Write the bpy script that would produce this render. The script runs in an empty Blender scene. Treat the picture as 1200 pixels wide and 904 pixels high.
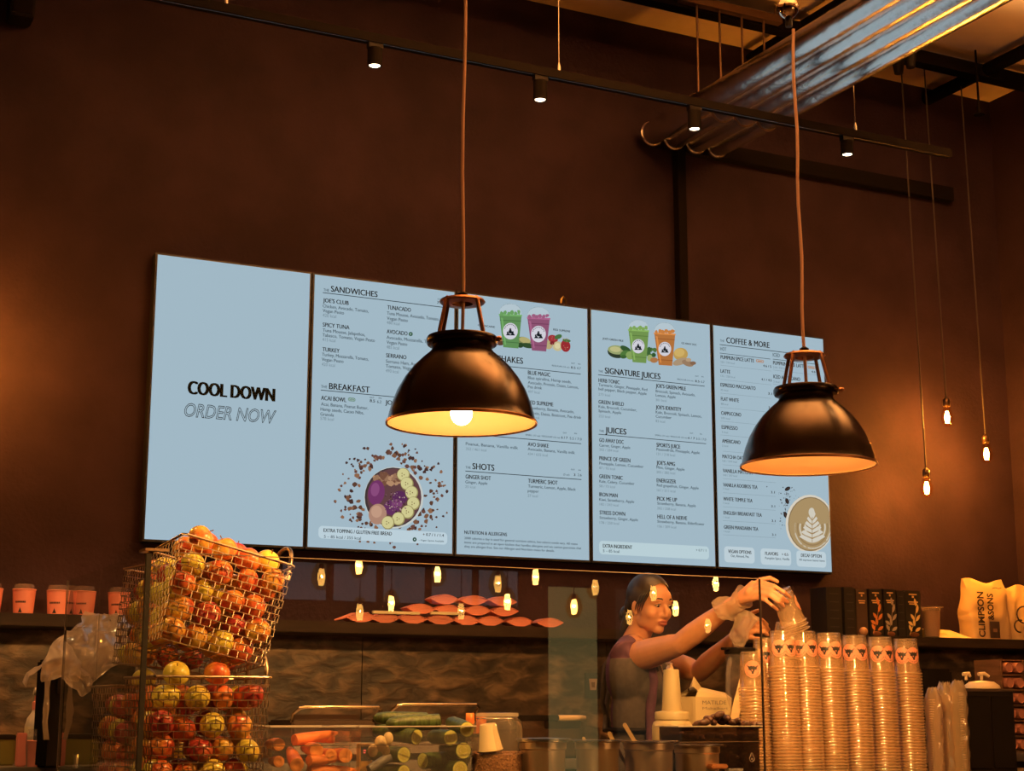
import bpy, bmesh, math, random
from mathutils import Vector, Matrix, noise

scene = bpy.context.scene
COL = scene.collection
random.seed(11)

# ------------------------------------------------------------------ camera
FPX = 1865.35                                   # focal length in pixels of the 1200x904 frame
YAW, PITCH, ROLL = (math.radians(a) for a in (26.6033, 11.4587, 0.0857))
CAM = Vector((-1.5711, -6.4935, 1.1238))
_f = Vector((math.sin(YAW) * math.cos(PITCH), math.cos(YAW) * math.cos(PITCH), math.sin(PITCH)))
_r = Vector((math.cos(YAW), -math.sin(YAW), 0))
_u = _r.cross(_f)
CR = _r * math.cos(ROLL) + _u * math.sin(ROLL)
CU = -_r * math.sin(ROLL) + _u * math.cos(ROLL)
CF = _f
cam_data = bpy.data.cameras.new('camera')
cam = bpy.data.objects.new('camera', cam_data)
COL.objects.link(cam)
cam.matrix_world = Matrix(((CR.x, CU.x, -CF.x, CAM.x), (CR.y, CU.y, -CF.y, CAM.y), (CR.z, CU.z, -CF.z, CAM.z), (0, 0, 0, 1)))
cam_data.sensor_fit = 'HORIZONTAL'
cam_data.sensor_width = 36
cam_data.lens = FPX / 1200 * 36
cam_data.clip_start = 0.05
scene.camera = cam

# ------------------------------------------------------------------ colour management, world
vs = scene.view_settings
scene.display_settings.display_device = 'sRGB'
vs.view_transform = 'Standard'
vs.look = 'None'
vs.exposure = 0.0
vs.gamma = 1.0
vs.use_curve_mapping = False
cy = scene.cycles
cy.use_denoising = True
cy.max_bounces = 8
cy.diffuse_bounces = 3
cy.glossy_bounces = 4
cy.transmission_bounces = 6
cy.transparent_max_bounces = 40
cy.caustics_reflective = False
cy.caustics_refractive = False
cy.sample_clamp_indirect = 4.0
world = bpy.data.worlds.new('world')
scene.world = world
world.use_nodes = True
world.node_tree.nodes['Background'].inputs[0].default_value = (0.35, 0.45, 0.6, 1)
world.node_tree.nodes['Background'].inputs[1].default_value = 0.02

# light levels (watts), all warm filament colour unless said
WARM = (1.0, 0.43, 0.06)
ROOMC = (1.0, 0.47, 0.19)
L_PENDANT = (85.0, 95.0, 45.0)
L_BULB = 50.0          # bare bulbs near the wall
L_ROOM = 40.0          # bare bulbs in the room behind the camera
L_CEIL_FILL = 900.0          # added fill spots for the ceiling, out of view
L_SPOT = 6.0          # track spots
SCREEN_E = 1.0

# ------------------------------------------------------------------ helpers: pixels -> points in the room
def ray(px, py):
    return CR * ((px - 600) / FPX) + CU * ((452 - py) / FPX) + CF
def P(px, py, Y):
    d = ray(px, py)
    return CAM + d * ((Y - CAM.y) / d.y)
def PZ(px, py, Z):
    d = ray(px, py)
    return CAM + d * ((Z - CAM.z) / d.z)
def PD(px, py, depth):
    return CAM + ray(px, py) * depth

# ------------------------------------------------------------------ helpers: materials
def s2l(c):
    return tuple(((x / 255) / 12.92 if x <= 10 else (((x / 255) + 0.055) / 1.055) ** 2.4) for x in c)
def new_mat(name):
    m = bpy.data.materials.new(name)
    m.use_nodes = True
    m.node_tree.nodes.clear()
    return m, m.node_tree.nodes, m.node_tree.links
def mat(name, col, rough=0.5, metal=0.0, var=0.0, scale=8.0, bump=0.0, bscale=40.0, alpha=1.0, spec=0.5, col2=None, detail=4.0, trans=0.0, coat=0.0, stretch=None, sheen=0.0, sss=0.0):
    """principled surface; var / col2 mix a noise into the colour, bump adds relief"""
    m, N, L = new_mat(name)
    o = N.new('ShaderNodeOutputMaterial')
    b = N.new('ShaderNodeBsdfPrincipled')
    L.new(b.outputs[0], o.inputs[0])
    b.inputs['Roughness'].default_value = rough
    b.inputs['Metallic'].default_value = metal
    b.inputs['Specular IOR Level'].default_value = spec
    b.inputs['Alpha'].default_value = alpha
    b.inputs['Transmission Weight'].default_value = trans
    b.inputs['Coat Weight'].default_value = coat
    if sss:
        b.inputs['Subsurface Weight'].default_value = sss
        b.inputs['Subsurface Radius'].default_value = (0.02, 0.008, 0.004)
    tc = N.new('ShaderNodeTexCoord')
    src = tc.outputs['Object']
    if stretch:
        mp = N.new('ShaderNodeMapping')
        mp.inputs['Scale'].default_value = stretch
        L.new(src, mp.inputs[0])
        src = mp.outputs[0]
    if var or col2:
        nz = N.new('ShaderNodeTexNoise')
        nz.inputs['Scale'].default_value = scale
        nz.inputs['Detail'].default_value = detail
        L.new(src, nz.inputs['Vector'])
        rp = N.new('ShaderNodeValToRGB')
        c2 = col2 if col2 else tuple(max(0, x * (1 + var)) for x in col)
        c1 = col if col2 else tuple(x * (1 - var) for x in col)
        rp.color_ramp.elements[0].position = 0.38
        rp.color_ramp.elements[1].position = 0.64
        rp.color_ramp.elements[0].color = (*c1, 1)
        rp.color_ramp.elements[1].color = (*c2, 1)
        L.new(nz.outputs['Fac'], rp.inputs[0])
        L.new(rp.outputs[0], b.inputs['Base Color'])
    else:
        b.inputs['Base Color'].default_value = (*col, 1)
    if bump:
        nb = N.new('ShaderNodeTexNoise')
        nb.inputs['Scale'].default_value = bscale
        nb.inputs['Detail'].default_value = 5
        L.new(src, nb.inputs['Vector'])
        bp = N.new('ShaderNodeBump')
        bp.inputs['Strength'].default_value = bump
        bp.inputs['Distance'].default_value = 0.01
        L.new(nb.outputs['Fac'], bp.inputs['Height'])
        L.new(bp.outputs[0], b.inputs['Normal'])
    return m
def emis(name, col, strength):
    m, N, L = new_mat(name)
    o = N.new('ShaderNodeOutputMaterial')
    e = N.new('ShaderNodeEmission')
    e.inputs[0].default_value = (*col, 1)
    e.inputs[1].default_value = strength
    L.new(e.outputs[0], o.inputs[0])
    return m
def emis_attr(name, strength):
    """lit picture on a display: colour from the mesh attribute 'Col'"""
    m, N, L = new_mat(name)
    o = N.new('ShaderNodeOutputMaterial')
    e = N.new('ShaderNodeEmission')
    a = N.new('ShaderNodeVertexColor')
    a.layer_name = 'Col'
    L.new(a.outputs[0], e.inputs[0])
    e.inputs[1].default_value = strength
    L.new(e.outputs[0], o.inputs[0])
    return m
def print_attr(name, rough=0.6):
    """printed label: colour from the mesh attribute 'Col'"""
    m, N, L = new_mat(name)
    o = N.new('ShaderNodeOutputMaterial')
    b = N.new('ShaderNodeBsdfPrincipled')
    a = N.new('ShaderNodeVertexColor')
    a.layer_name = 'Col'
    L.new(a.outputs[0], b.inputs['Base Color'])
    b.inputs['Roughness'].default_value = rough
    L.new(b.outputs[0], o.inputs[0])
    return m
def clear_mat(name, tint=(0.97, 0.97, 0.97), body=0.0, bodycol=(0.8, 0.8, 0.8), ior=1.45, rough=0.03, gloss=1.0):
    """thin clear pane or plastic wall: transparent, mirror reflection by Fresnel, and some milky body"""
    m, N, L = new_mat(name)
    o = N.new('ShaderNodeOutputMaterial')
    t = N.new('ShaderNodeBsdfTransparent')
    t.inputs[0].default_value = (*tint, 1)
    g = N.new('ShaderNodeBsdfGlossy')
    g.inputs['Roughness'].default_value = rough
    g.inputs['Color'].default_value = (gloss, gloss, gloss, 1)
    fr = N.new('ShaderNodeFresnel')
    fr.inputs['IOR'].default_value = ior
    mx = N.new('ShaderNodeMixShader')
    ge = N.new('ShaderNodeNewGeometry')
    inv = N.new('ShaderNodeMath')
    inv.operation = 'SUBTRACT'
    inv.inputs[0].default_value = 1.0
    L.new(ge.outputs['Backfacing'], inv.inputs[1])
    mu = N.new('ShaderNodeMath')
    mu.operation = 'MULTIPLY'
    L.new(fr.outputs[0], mu.inputs[0])
    L.new(inv.outputs[0], mu.inputs[1])
    L.new(mu.outputs[0], mx.inputs[0])
    last = t
    if body:
        d = N.new('ShaderNodeBsdfDiffuse')
        d.inputs[0].default_value = (*bodycol, 1)
        tl = N.new('ShaderNodeBsdfTranslucent')
        tl.inputs[0].default_value = (*bodycol, 1)
        ad = N.new('ShaderNodeMixShader')
        ad.inputs[0].default_value = 0.5
        L.new(d.outputs[0], ad.inputs[1])
        L.new(tl.outputs[0], ad.inputs[2])
        m2 = N.new('ShaderNodeMixShader')
        m2.inputs[0].default_value = body
        L.new(t.outputs[0], m2.inputs[1])
        L.new(ad.outputs[0], m2.inputs[2])
        last = m2
    L.new(last.outputs[0], mx.inputs[1])
    L.new(g.outputs[0], mx.inputs[2])
    L.new(mx.outputs[0], o.inputs[0])
    return m

# ------------------------------------------------------------------ helpers: objects
OFF = {}                                          # world offset of each parent's mesh space
def tag(o, label=None, cat=None, group=None, kind=None):
    if label: o['label'] = label
    if cat: o['category'] = cat
    if group: o['group'] = group
    if kind: o['kind'] = kind
    return o
def empty(name, loc, label, cat, group=None, kind=None, rot=None):
    o = bpy.data.objects.new(name, None)
    COL.objects.link(o)
    o.location = loc
    o.empty_display_size = 0.05
    if rot: o.rotation_euler = rot
    OFF[o.name] = Vector(loc)
    return tag(o, label, cat, group, kind)
def link(name, me, m, parent=None):
    o = bpy.data.objects.new(name, me)
    COL.objects.link(o)
    if m is not None and not me.materials:
        me.materials.append(m)
    if parent is not None:
        o.parent = parent
    return o
def copy_tree(o, parent=None):
    c = o.copy()
    COL.objects.link(c)
    if parent is not None: c.parent = parent
    for ch in list(o.children):
        copy_tree(ch, c)
    return c
def frame_to(p0, p1):
    d = (Vector(p1) - Vector(p0)).normalized()
    a = Vector((0, 0, 1)) if abs(d.z) < 0.95 else Vector((1, 0, 0))
    x = a.cross(d).normalized()
    return x, d.cross(x), d

class MB:
    """collects shapes; build() links them as one mesh object"""
    def __init__(s):
        s.v, s.f, s.c = [], [], []
        s.col = None
    def add(s, vs_, fs):
        n = len(s.v)
        s.v += [Vector(p) for p in vs_]
        s.f += [tuple(i + n for i in f) for f in fs]
        s.c += [s.col] * len(fs)
        return s
    def box(s, lo, hi, M=None):
        (a, b, c), (d, e, g) = lo, hi
        vs_ = [Vector(p) for p in ((a, b, c), (d, b, c), (d, e, c), (a, e, c), (a, b, g), (d, b, g), (d, e, g), (a, e, g))]
        if M is not None: vs_ = [M @ p for p in vs_]
        return s.add(vs_, [(0, 3, 2, 1), (4, 5, 6, 7), (0, 1, 5, 4), (1, 2, 6, 5), (2, 3, 7, 6), (3, 0, 4, 7)])
    def tube(s, pts, r, n=8, closed=False, caps=True, sq=None):
        pts = [Vector(p) for p in pts]
        k = len(pts)
        R = r if isinstance(r, (list, tuple)) else [r] * k
        vs_, fs = [], []
        prev = None
        for i, p in enumerate(pts):
            if closed: d = pts[(i + 1) % k] - pts[i - 1]
            else: d = pts[min(i + 1, k - 1)] - pts[max(i - 1, 0)]
            d.normalize()
            if prev is None:
                a = Vector((0, 0, 1)) if abs(d.z) < 0.9 else Vector((1, 0, 0))
                x = a.cross(d).normalized()
            else:
                x = (prev - d * prev.dot(d)).normalized()
            prev = x
            y = d.cross(x)
            for j in range(n):
                t = 2 * math.pi * j / n
                vs_.append(p + (x * math.cos(t) + y * math.sin(t)) * R[i])
        m = k if closed else k - 1
        for i in range(m):
            for j in range(n):
                a, b = i * n + j, i * n + (j + 1) % n
                c, d = ((i + 1) % k) * n + (j + 1) % n, ((i + 1) % k) * n + j
                fs.append((a, b, c, d))
        if caps and not closed:
            fs.append(tuple(reversed(range(n))))
            fs.append(tuple((k - 1) * n + j for j in range(n)))
        return s.add(vs_, fs)
    def lathe(s, prof, n=24, M=None, capb=False, capt=False, o=(0, 0, 0)):
        vs_, fs = [], []
        o = Vector(o)
        for (r, z) in prof:
            for j in range(n):
                t = 2 * math.pi * j / n
                p = Vector((r * math.cos(t), r * math.sin(t), z))
                vs_.append((M @ p if M is not None else p) + o)
        for i in range(len(prof) - 1):
            for j in range(n):
                a, b = i * n + j, i * n + (j + 1) % n
                fs.append((a, b, b + n, a + n))
        if capb: fs.append(tuple(reversed(range(n))))
        if capt: fs.append(tuple((len(prof) - 1) * n + j for j in range(n)))
        return s.add(vs_, fs)
    def ball(s, c, r, n=16, m=10, M=None):
        c = Vector(c)
        rx, ry, rz = r if isinstance(r, (list, tuple)) else (r, r, r)
        vs_, fs = [], []
        def put(x, y, z):
            p = Vector((x * rx, y * ry, z * rz))
            vs_.append((M @ p if M is not None else p) + c)
        put(0, 0, -1)
        for i in range(1, m):
            a = -math.pi / 2 + math.pi * i / m
            for j in range(n):
                t = 2 * math.pi * j / n
                put(math.cos(a) * math.cos(t), math.cos(a) * math.sin(t), math.sin(a))
        put(0, 0, 1)
        for j in range(n):
            fs.append((0, 1 + (j + 1) % n, 1 + j))
        for i in range(m - 2):
            for j in range(n):
                a, b = 1 + i * n + j, 1 + i * n + (j + 1) % n
                fs.append((a, b, b + n, a + n))
        t = len(vs_) - 1
        for j in range(n):
            fs.append((t, 1 + (m - 2) * n + j, 1 + (m - 2) * n + (j + 1) % n))
        return s.add(vs_, fs)
    def poly(s, pts):
        return s.add(pts, [tuple(range(len(pts)))])
    def prism(s, pts, d):
        """closed outline pts extruded by the vector d"""
        pts = [Vector(p) for p in pts]
        d = Vector(d)
        n = len(pts)
        fs = [tuple(reversed(range(n))), tuple(range(n, 2 * n))]
        fs += [(i, (i + 1) % n, (i + 1) % n + n, i + n) for i in range(n)]
        return s.add(pts + [p + d for p in pts], fs)
    def mesh(s, name, off=Vector((0, 0, 0)), smooth=True, bevel=0.0, fix=True, angle=40):
        me = bpy.data.meshes.new(name)
        me.from_pydata([p - off for p in s.v], [], s.f)
        if any(c is not None for c in s.c):
            at = me.color_attributes.new('Col', 'FLOAT_COLOR', 'CORNER')
            for p in me.polygons:
                c = s.c[p.index] or (1, 1, 1)
                for li in p.loop_indices:
                    at.data[li].color = (*c, 1)
        if bevel or fix:
            bm = bmesh.new()
            bm.from_mesh(me)
            if fix:
                bmesh.ops.recalc_face_normals(bm, faces=bm.faces)
            if bevel:
                es = [e for e in bm.edges if len(e.link_faces) == 2 and e.calc_face_angle(0) > 0.6]
                bmesh.ops.bevel(bm, geom=es, offset=bevel, segments=2, affect='EDGES', clamp_overlap=True)
            bm.to_mesh(me)
            bm.free()
        if smooth:
            for p in me.polygons: p.use_smooth = True
            try: me.set_sharp_from_angle(angle=math.radians(angle))
            except Exception: pass
        me.update()
        return me
    def build(s, name, m, parent=None, smooth=True, bevel=0.0, local=False, fix=True, angle=40):
        off = Vector((0, 0, 0))
        if parent is not None and not local:
            off = OFF[parent.name]
        me = s.mesh(name, off, smooth, bevel, fix, angle)
        o = link(name, me, m, parent)
        if parent is not None: OFF[o.name] = off
        else: OFF[o.name] = Vector((0, 0, 0))
        return o
def arc(c, r, a0, a1, n, ax=Vector((1, 0, 0)), ay=Vector((0, 0, 1))):
    return [Vector(c) + ax * (r * math.cos(a0 + (a1 - a0) * i / n)) + ay * (r * math.sin(a0 + (a1 - a0) * i / n)) for i in range(n + 1)]
def rrect(x0, z0, x1, z1, r, y, n=5):
    out = []
    for cx, cz, a in ((x1 - r, z1 - r, 0), (x0 + r, z1 - r, 90), (x0 + r, z0 + r, 180), (x1 - r, z0 + r, 270)):
        for i in range(n + 1):
            t = math.radians(a + 90 * i / n)
            out.append(Vector((cx + r * math.cos(t), y, cz + r * math.sin(t))))
    return out
def spot_light(name, loc, watts, parent, deg, blend=0.5, radius=0.02, col=WARM):
    d = bpy.data.lights.new(name, 'SPOT')
    d.energy = watts
    d.color = col
    d.shadow_soft_size = radius
    d.spot_size = math.radians(deg)
    d.spot_blend = blend
    o = bpy.data.objects.new(name, d)
    COL.objects.link(o)
    o.parent = parent
    o.location = Vector(loc) - OFF[parent.name]
    return o
def point_light(name, loc, watts, parent, radius=0.02, col=WARM):
    d = bpy.data.lights.new(name, 'POINT')
    d.energy = watts
    d.color = col
    d.shadow_soft_size = radius
    o = bpy.data.objects.new(name, d)
    COL.objects.link(o)
    o.parent = parent
    o.location = Vector(loc) - OFF[parent.name]
    return o

# ------------------------------------------------------------------ shared materials
M_WALL = mat('brown_paint', (0.030, 0.0158, 0.0235), 0.7, spec=0.08, var=0.16, scale=3.0, bump=0.25, bscale=60)
M_CEIL = mat('plywood_ceiling', (0.85, 0.63, 0.42), 0.7, var=0.12, scale=2.0, bump=0.1, bscale=20)
M_FLOOR = mat('concrete_floor', (0.12, 0.09, 0.07), 0.6, var=0.2, scale=2.5)
M_BLACK = mat('black_metal', (0.010, 0.008, 0.007), 0.6, spec=0.0)
M_BLACKP = mat('black_plastic', (0.012, 0.009, 0.008), 0.45, spec=0.06)
M_STEEL = mat('brushed_steel', (0.62, 0.58, 0.54), 0.25, 1.0, bump=0.05, bscale=120)
M_WIRE = mat('wire', (0.42, 0.33, 0.24), 0.3, 1.0)
M_WOODL = mat('light_wood', (0.62, 0.42, 0.22), 0.5, var=0.15, scale=6, stretch=(1, 1, 6))
M_GLASS = clear_mat('clear_glass', (0.93, 0.93, 0.92), ior=1.5, rough=0.0)
M_GLASSEDGE = mat('glass_edge', (0.10, 0.065, 0.05), 0.5)
M_BIN = clear_mat('clear_polycarbonate', (0.93, 0.93, 0.93), body=0.05, bodycol=(0.8, 0.75, 0.7), rough=0.08)
M_WORKTOP = mat('worktop_steel', (0.40, 0.37, 0.34), 0.35, 0.9, bump=0.04, bscale=80)
M_PINK = mat('pink_paper', (0.80, 0.25, 0.19), 0.6)
M_INK = mat('black_ink', (0.012, 0.012, 0.014), 0.7)
M_CREAM = mat('cream_paper', (0.62, 0.49, 0.29), 0.65)
# ================================================================== THE ROOM
WY = 0.06                    # face of the wall behind the counter; the lit faces of the screens lie at y = 0
XR = 4.80                    # face of the side wall
YB = -10.5                   # face of the wall behind the photographer
ZC = 4.57
def struct(name, mb, m, smooth=False, bevel=0.0):
    return tag(mb.build(name, m, smooth=smooth, bevel=bevel), kind='structure')
struct('wall_back', MB().box((-7, WY, 0), (XR, WY + 0.15, ZC)), M_WALL)
XE = 9.5                     # the seating room is wider than the counter end
struct('wall_right', MB().box((XR, -3.0, 0), (XE, WY + 0.15, ZC)), M_WALL)
struct('wall_side', MB().box((XE, YB, 0), (XE + 0.15, -3.0, ZC)), M_WALL)
struct('wall_left', MB().box((-7.15, YB, 0), (-7, WY + 0.15, ZC)), M_WALL)
struct('floor', MB().box((-7.15, YB - 0.15, -0.1), (9.65, WY + 0.15, 0)), M_FLOOR)
struct('ceiling', MB().box((-7.15, YB - 0.15, ZC), (9.65, WY + 0.15, ZC + 0.12)), M_CEIL)
# rear wall with the street door that the sneeze guard mirrors
da, db = P(643, 690, 6.5).x, P(703, 690, 6.5).x
dc, dd = P(722, 690, 6.5).x, P(800, 690, 6.5).x
zt = P(670, 688, 6.5).z
w = MB()
w.box((-7.15, YB - 0.15, 0), (da - 0.08, YB, ZC))
w.box((dd + 0.08, YB - 0.15, 0), (XE + 0.15, YB, ZC))
w.box((da - 0.08, YB - 0.15, zt + 0.06), (dd + 0.08, YB, ZC))
struct('wall_front', w, M_WALL)
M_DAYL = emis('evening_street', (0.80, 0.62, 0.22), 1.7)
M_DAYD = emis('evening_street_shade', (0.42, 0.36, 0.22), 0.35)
dr = tag(MB().box((da - 0.08, YB - 0.12, 0), (da, YB - 0.02, zt + 0.06)).box((db, YB - 0.12, 0), (dc, YB - 0.02, zt)).box((dd, YB - 0.12, 0), (dd + 0.08, YB - 0.02, zt + 0.06)).box((da, YB - 0.12, zt), (dd, YB - 0.02, zt + 0.06)).build('door_1', M_BLACK, smooth=False), kind='structure')
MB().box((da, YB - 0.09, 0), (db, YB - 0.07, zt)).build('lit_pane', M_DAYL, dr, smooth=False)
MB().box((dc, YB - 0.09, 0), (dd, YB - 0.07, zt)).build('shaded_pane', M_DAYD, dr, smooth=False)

# shopfront window beside the door, up under the lintel
wa_, wz0, wz1 = P(325, 690, 6.5).x, P(500, 708, 6.5).z, P(500, 640, 6.5).z
wn = MB()
nb_ = 5
for i in range(nb_ + 1):
    xx = wa_ + (da - 0.3 - wa_) * i / nb_
    wn.box((xx - 0.03, YB - 0.02, wz0), (xx + 0.03, YB + 0.03, wz1))
wn.box((wa_, YB - 0.02, wz0 - 0.05), (da - 0.3, YB + 0.03, wz0)).box((wa_, YB - 0.02, wz1), (da - 0.3, YB + 0.03, wz1 + 0.05)).box((wa_, YB - 0.02, wz0 + (wz1 - wz0) * 0.62), (da - 0.3, YB + 0.025, wz0 + (wz1 - wz0) * 0.62 + 0.04))
wo = struct('window_1', wn, M_BLACK)
MB().box((wa_, YB - 0.01, wz0), (da - 0.3, YB + 0.01, wz1)).build('lit_pane', emis('dusk_sky', (0.46, 0.46, 0.50), 1.1), wo, smooth=False)

# stone backsplash
m, N, L = new_mat('slate_splashback')
o_ = N.new('ShaderNodeOutputMaterial'); b_ = N.new('ShaderNodeBsdfPrincipled'); L.new(b_.outputs[0], o_.inputs[0])
tc_ = N.new('ShaderNodeTexCoord'); mp_ = N.new('ShaderNodeMapping'); mp_.inputs['Scale'].default_value = (1, 1, 2.2)
L.new(tc_.outputs['Object'], mp_.inputs[0])
nz_ = N.new('ShaderNodeTexNoise'); nz_.inputs['Scale'].default_value = 8.5; nz_.inputs['Detail'].default_value = 9; nz_.inputs['Distortion'].default_value = 0.5
L.new(mp_.outputs[0], nz_.inputs['Vector'])
rp_ = N.new('ShaderNodeValToRGB')
e_ = rp_.color_ramp.elements
e_[0].position, e_[0].color = 0.36, (0.035, 0.022, 0.016, 1)
e_[1].position, e_[1].color = 0.68, (0.27, 0.165, 0.10, 1)
x_ = e_.new(0.5); x_.color = (0.085, 0.052, 0.034, 1)
L.new(nz_.outputs['Fac'], rp_.inputs[0]); L.new(rp_.outputs[0], b_.inputs['Base Color'])
b_.inputs['Roughness'].default_value = 0.45
bp_ = N.new('ShaderNodeBump'); bp_.inputs['Strength'].default_value = 0.5; bp_.inputs['Distance'].default_value = 0.02
L.new(nz_.outputs['Fac'], bp_.inputs['Height']); L.new(bp_.outputs[0], b_.inputs['Normal'])
M_SLATE = m
w = MB()
x = -3.9
while x < XR - 0.01:
    x2 = min(x + 1.22, XR - 0.005)
    w.box((x + 0.002, WY - 0.016, 0.9), (x2 - 0.002, WY, 1.43))
    x = x2
struct('trim_1', w, M_SLATE)

# long dark wall shelf
shelf = MB().box((-4.2, -0.26, 1.425), (XR - 0.01, WY, 1.472)).build('wall_shelf', mat('dark_stained_shelf', (0.022, 0.013, 0.009), 0.6, spec=0.15, var=0.2, scale=5, stretch=(1, 8, 8)), smooth=False, bevel=0.003)
tag(shelf, 'long dark stained shelf fixed along the wall under the menu screens', 'shelf')

# worktop and cabinets against the wall
bc = MB().box((-4.2, -0.62, 0), (XR - 0.02, WY - 0.02, 0.88)).build('back_cabinet', M_BLACKP, smooth=False)
tag(bc, 'dark base cabinet run standing against the slate splashback', 'cabinet')
bw = MB().box((-4.2, -0.66, 0.88), (XR - 0.02, WY - 0.02, 0.92)).build('back_worktop', M_WORKTOP, smooth=False, bevel=0.004)
tag(bw, 'steel worktop along the wall carrying the contact grills', 'worktop')

# front counter
fc = MB().box((-0.9, -2.06, 0), (4.2, -1.2, 0.845)).build('service_counter', mat('dark_counter_front', (0.03, 0.02, 0.016), 0.5, var=0.3, scale=4), smooth=False)
tag(fc, 'dark service counter below the glass food display', 'counter')
fw = MB().box((-0.9, -2.10, 0.845), (4.2, -1.18, 0.875)).build('counter_top', mat('dark_counter_top', (0.05, 0.035, 0.026), 0.3, var=0.25, scale=6), smooth=False, bevel=0.004)
tag(fw, 'dark counter top carrying fruit baskets, food bins and cup stacks', 'counter top')
ZT = 0.875

# ------------------------------------------------------------------ menu screens
SW, SH, SG = 0.68, 1.2089, 0.02269
Z0 = 1.80
M_BEZEL = mat('screen_housing', (0.010, 0.009, 0.009), 0.4)
M_DISP = emis('lit_display', s2l((161, 184, 197)), SCREEN_E)
M_PIC = emis_attr('lit_picture', SCREEN_E)
M_TXT = mat('display_black', (0.010, 0.014, 0.017), 0.9, spec=0.0)
M_TXT2 = emis('display_grey', s2l((62, 76, 84)), SCREEN_E)
M_TXT3 = emis('display_pale_grey', s2l((112, 130, 141)), SCREEN_E)
SLAB = ['wall screen reading COOL DOWN ORDER NOW on a plain pale ground',
        'wall menu screen with sandwiches, breakfast and an acai bowl picture',
        'wall menu screen with shakes and shots behind the lit pendant lamp',
        'wall menu screen listing signature juices with a green and an orange cup',
        'wall menu screen listing coffee and teas with a latte art picture']
SCR = []
for i in range(5):
    x0 = i * (SW + SG)
    r = empty('menu_screen', (x0 + SW / 2, 0.03, Z0), SLAB[i], 'screen', 'menu screens in a row on the wall')
    MB().box((x0 - 0.009, 0.002, Z0 - 0.010), (x0 + SW + 0.009, WY - 0.001, Z0 + SH + 0.009)).build('housing', M_BEZEL, r, smooth=False, bevel=0.002)
    MB().box((x0, 0.0, Z0), (x0 + SW, 0.004, Z0 + SH)).build('display', M_DISP, r, smooth=False)
    SCR.append(r)
# small brass hook on the top edge of the third screen
q = P(660, 355, 0.02)
hk = MB().tube([q + Vector((-0.012, 0, -0.004)), q + Vector((-0.010, 0, 0.018)), q + Vector((0, 0, 0.03)), q + Vector((0.012, 0, 0.018)), q + Vector((0.014, 0, -0.004))], 0.005, 6)
hk.build('mounting_clip', mat('brass', (0.75, 0.55, 0.2), 0.3, 1.0), SCR[2])

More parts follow.
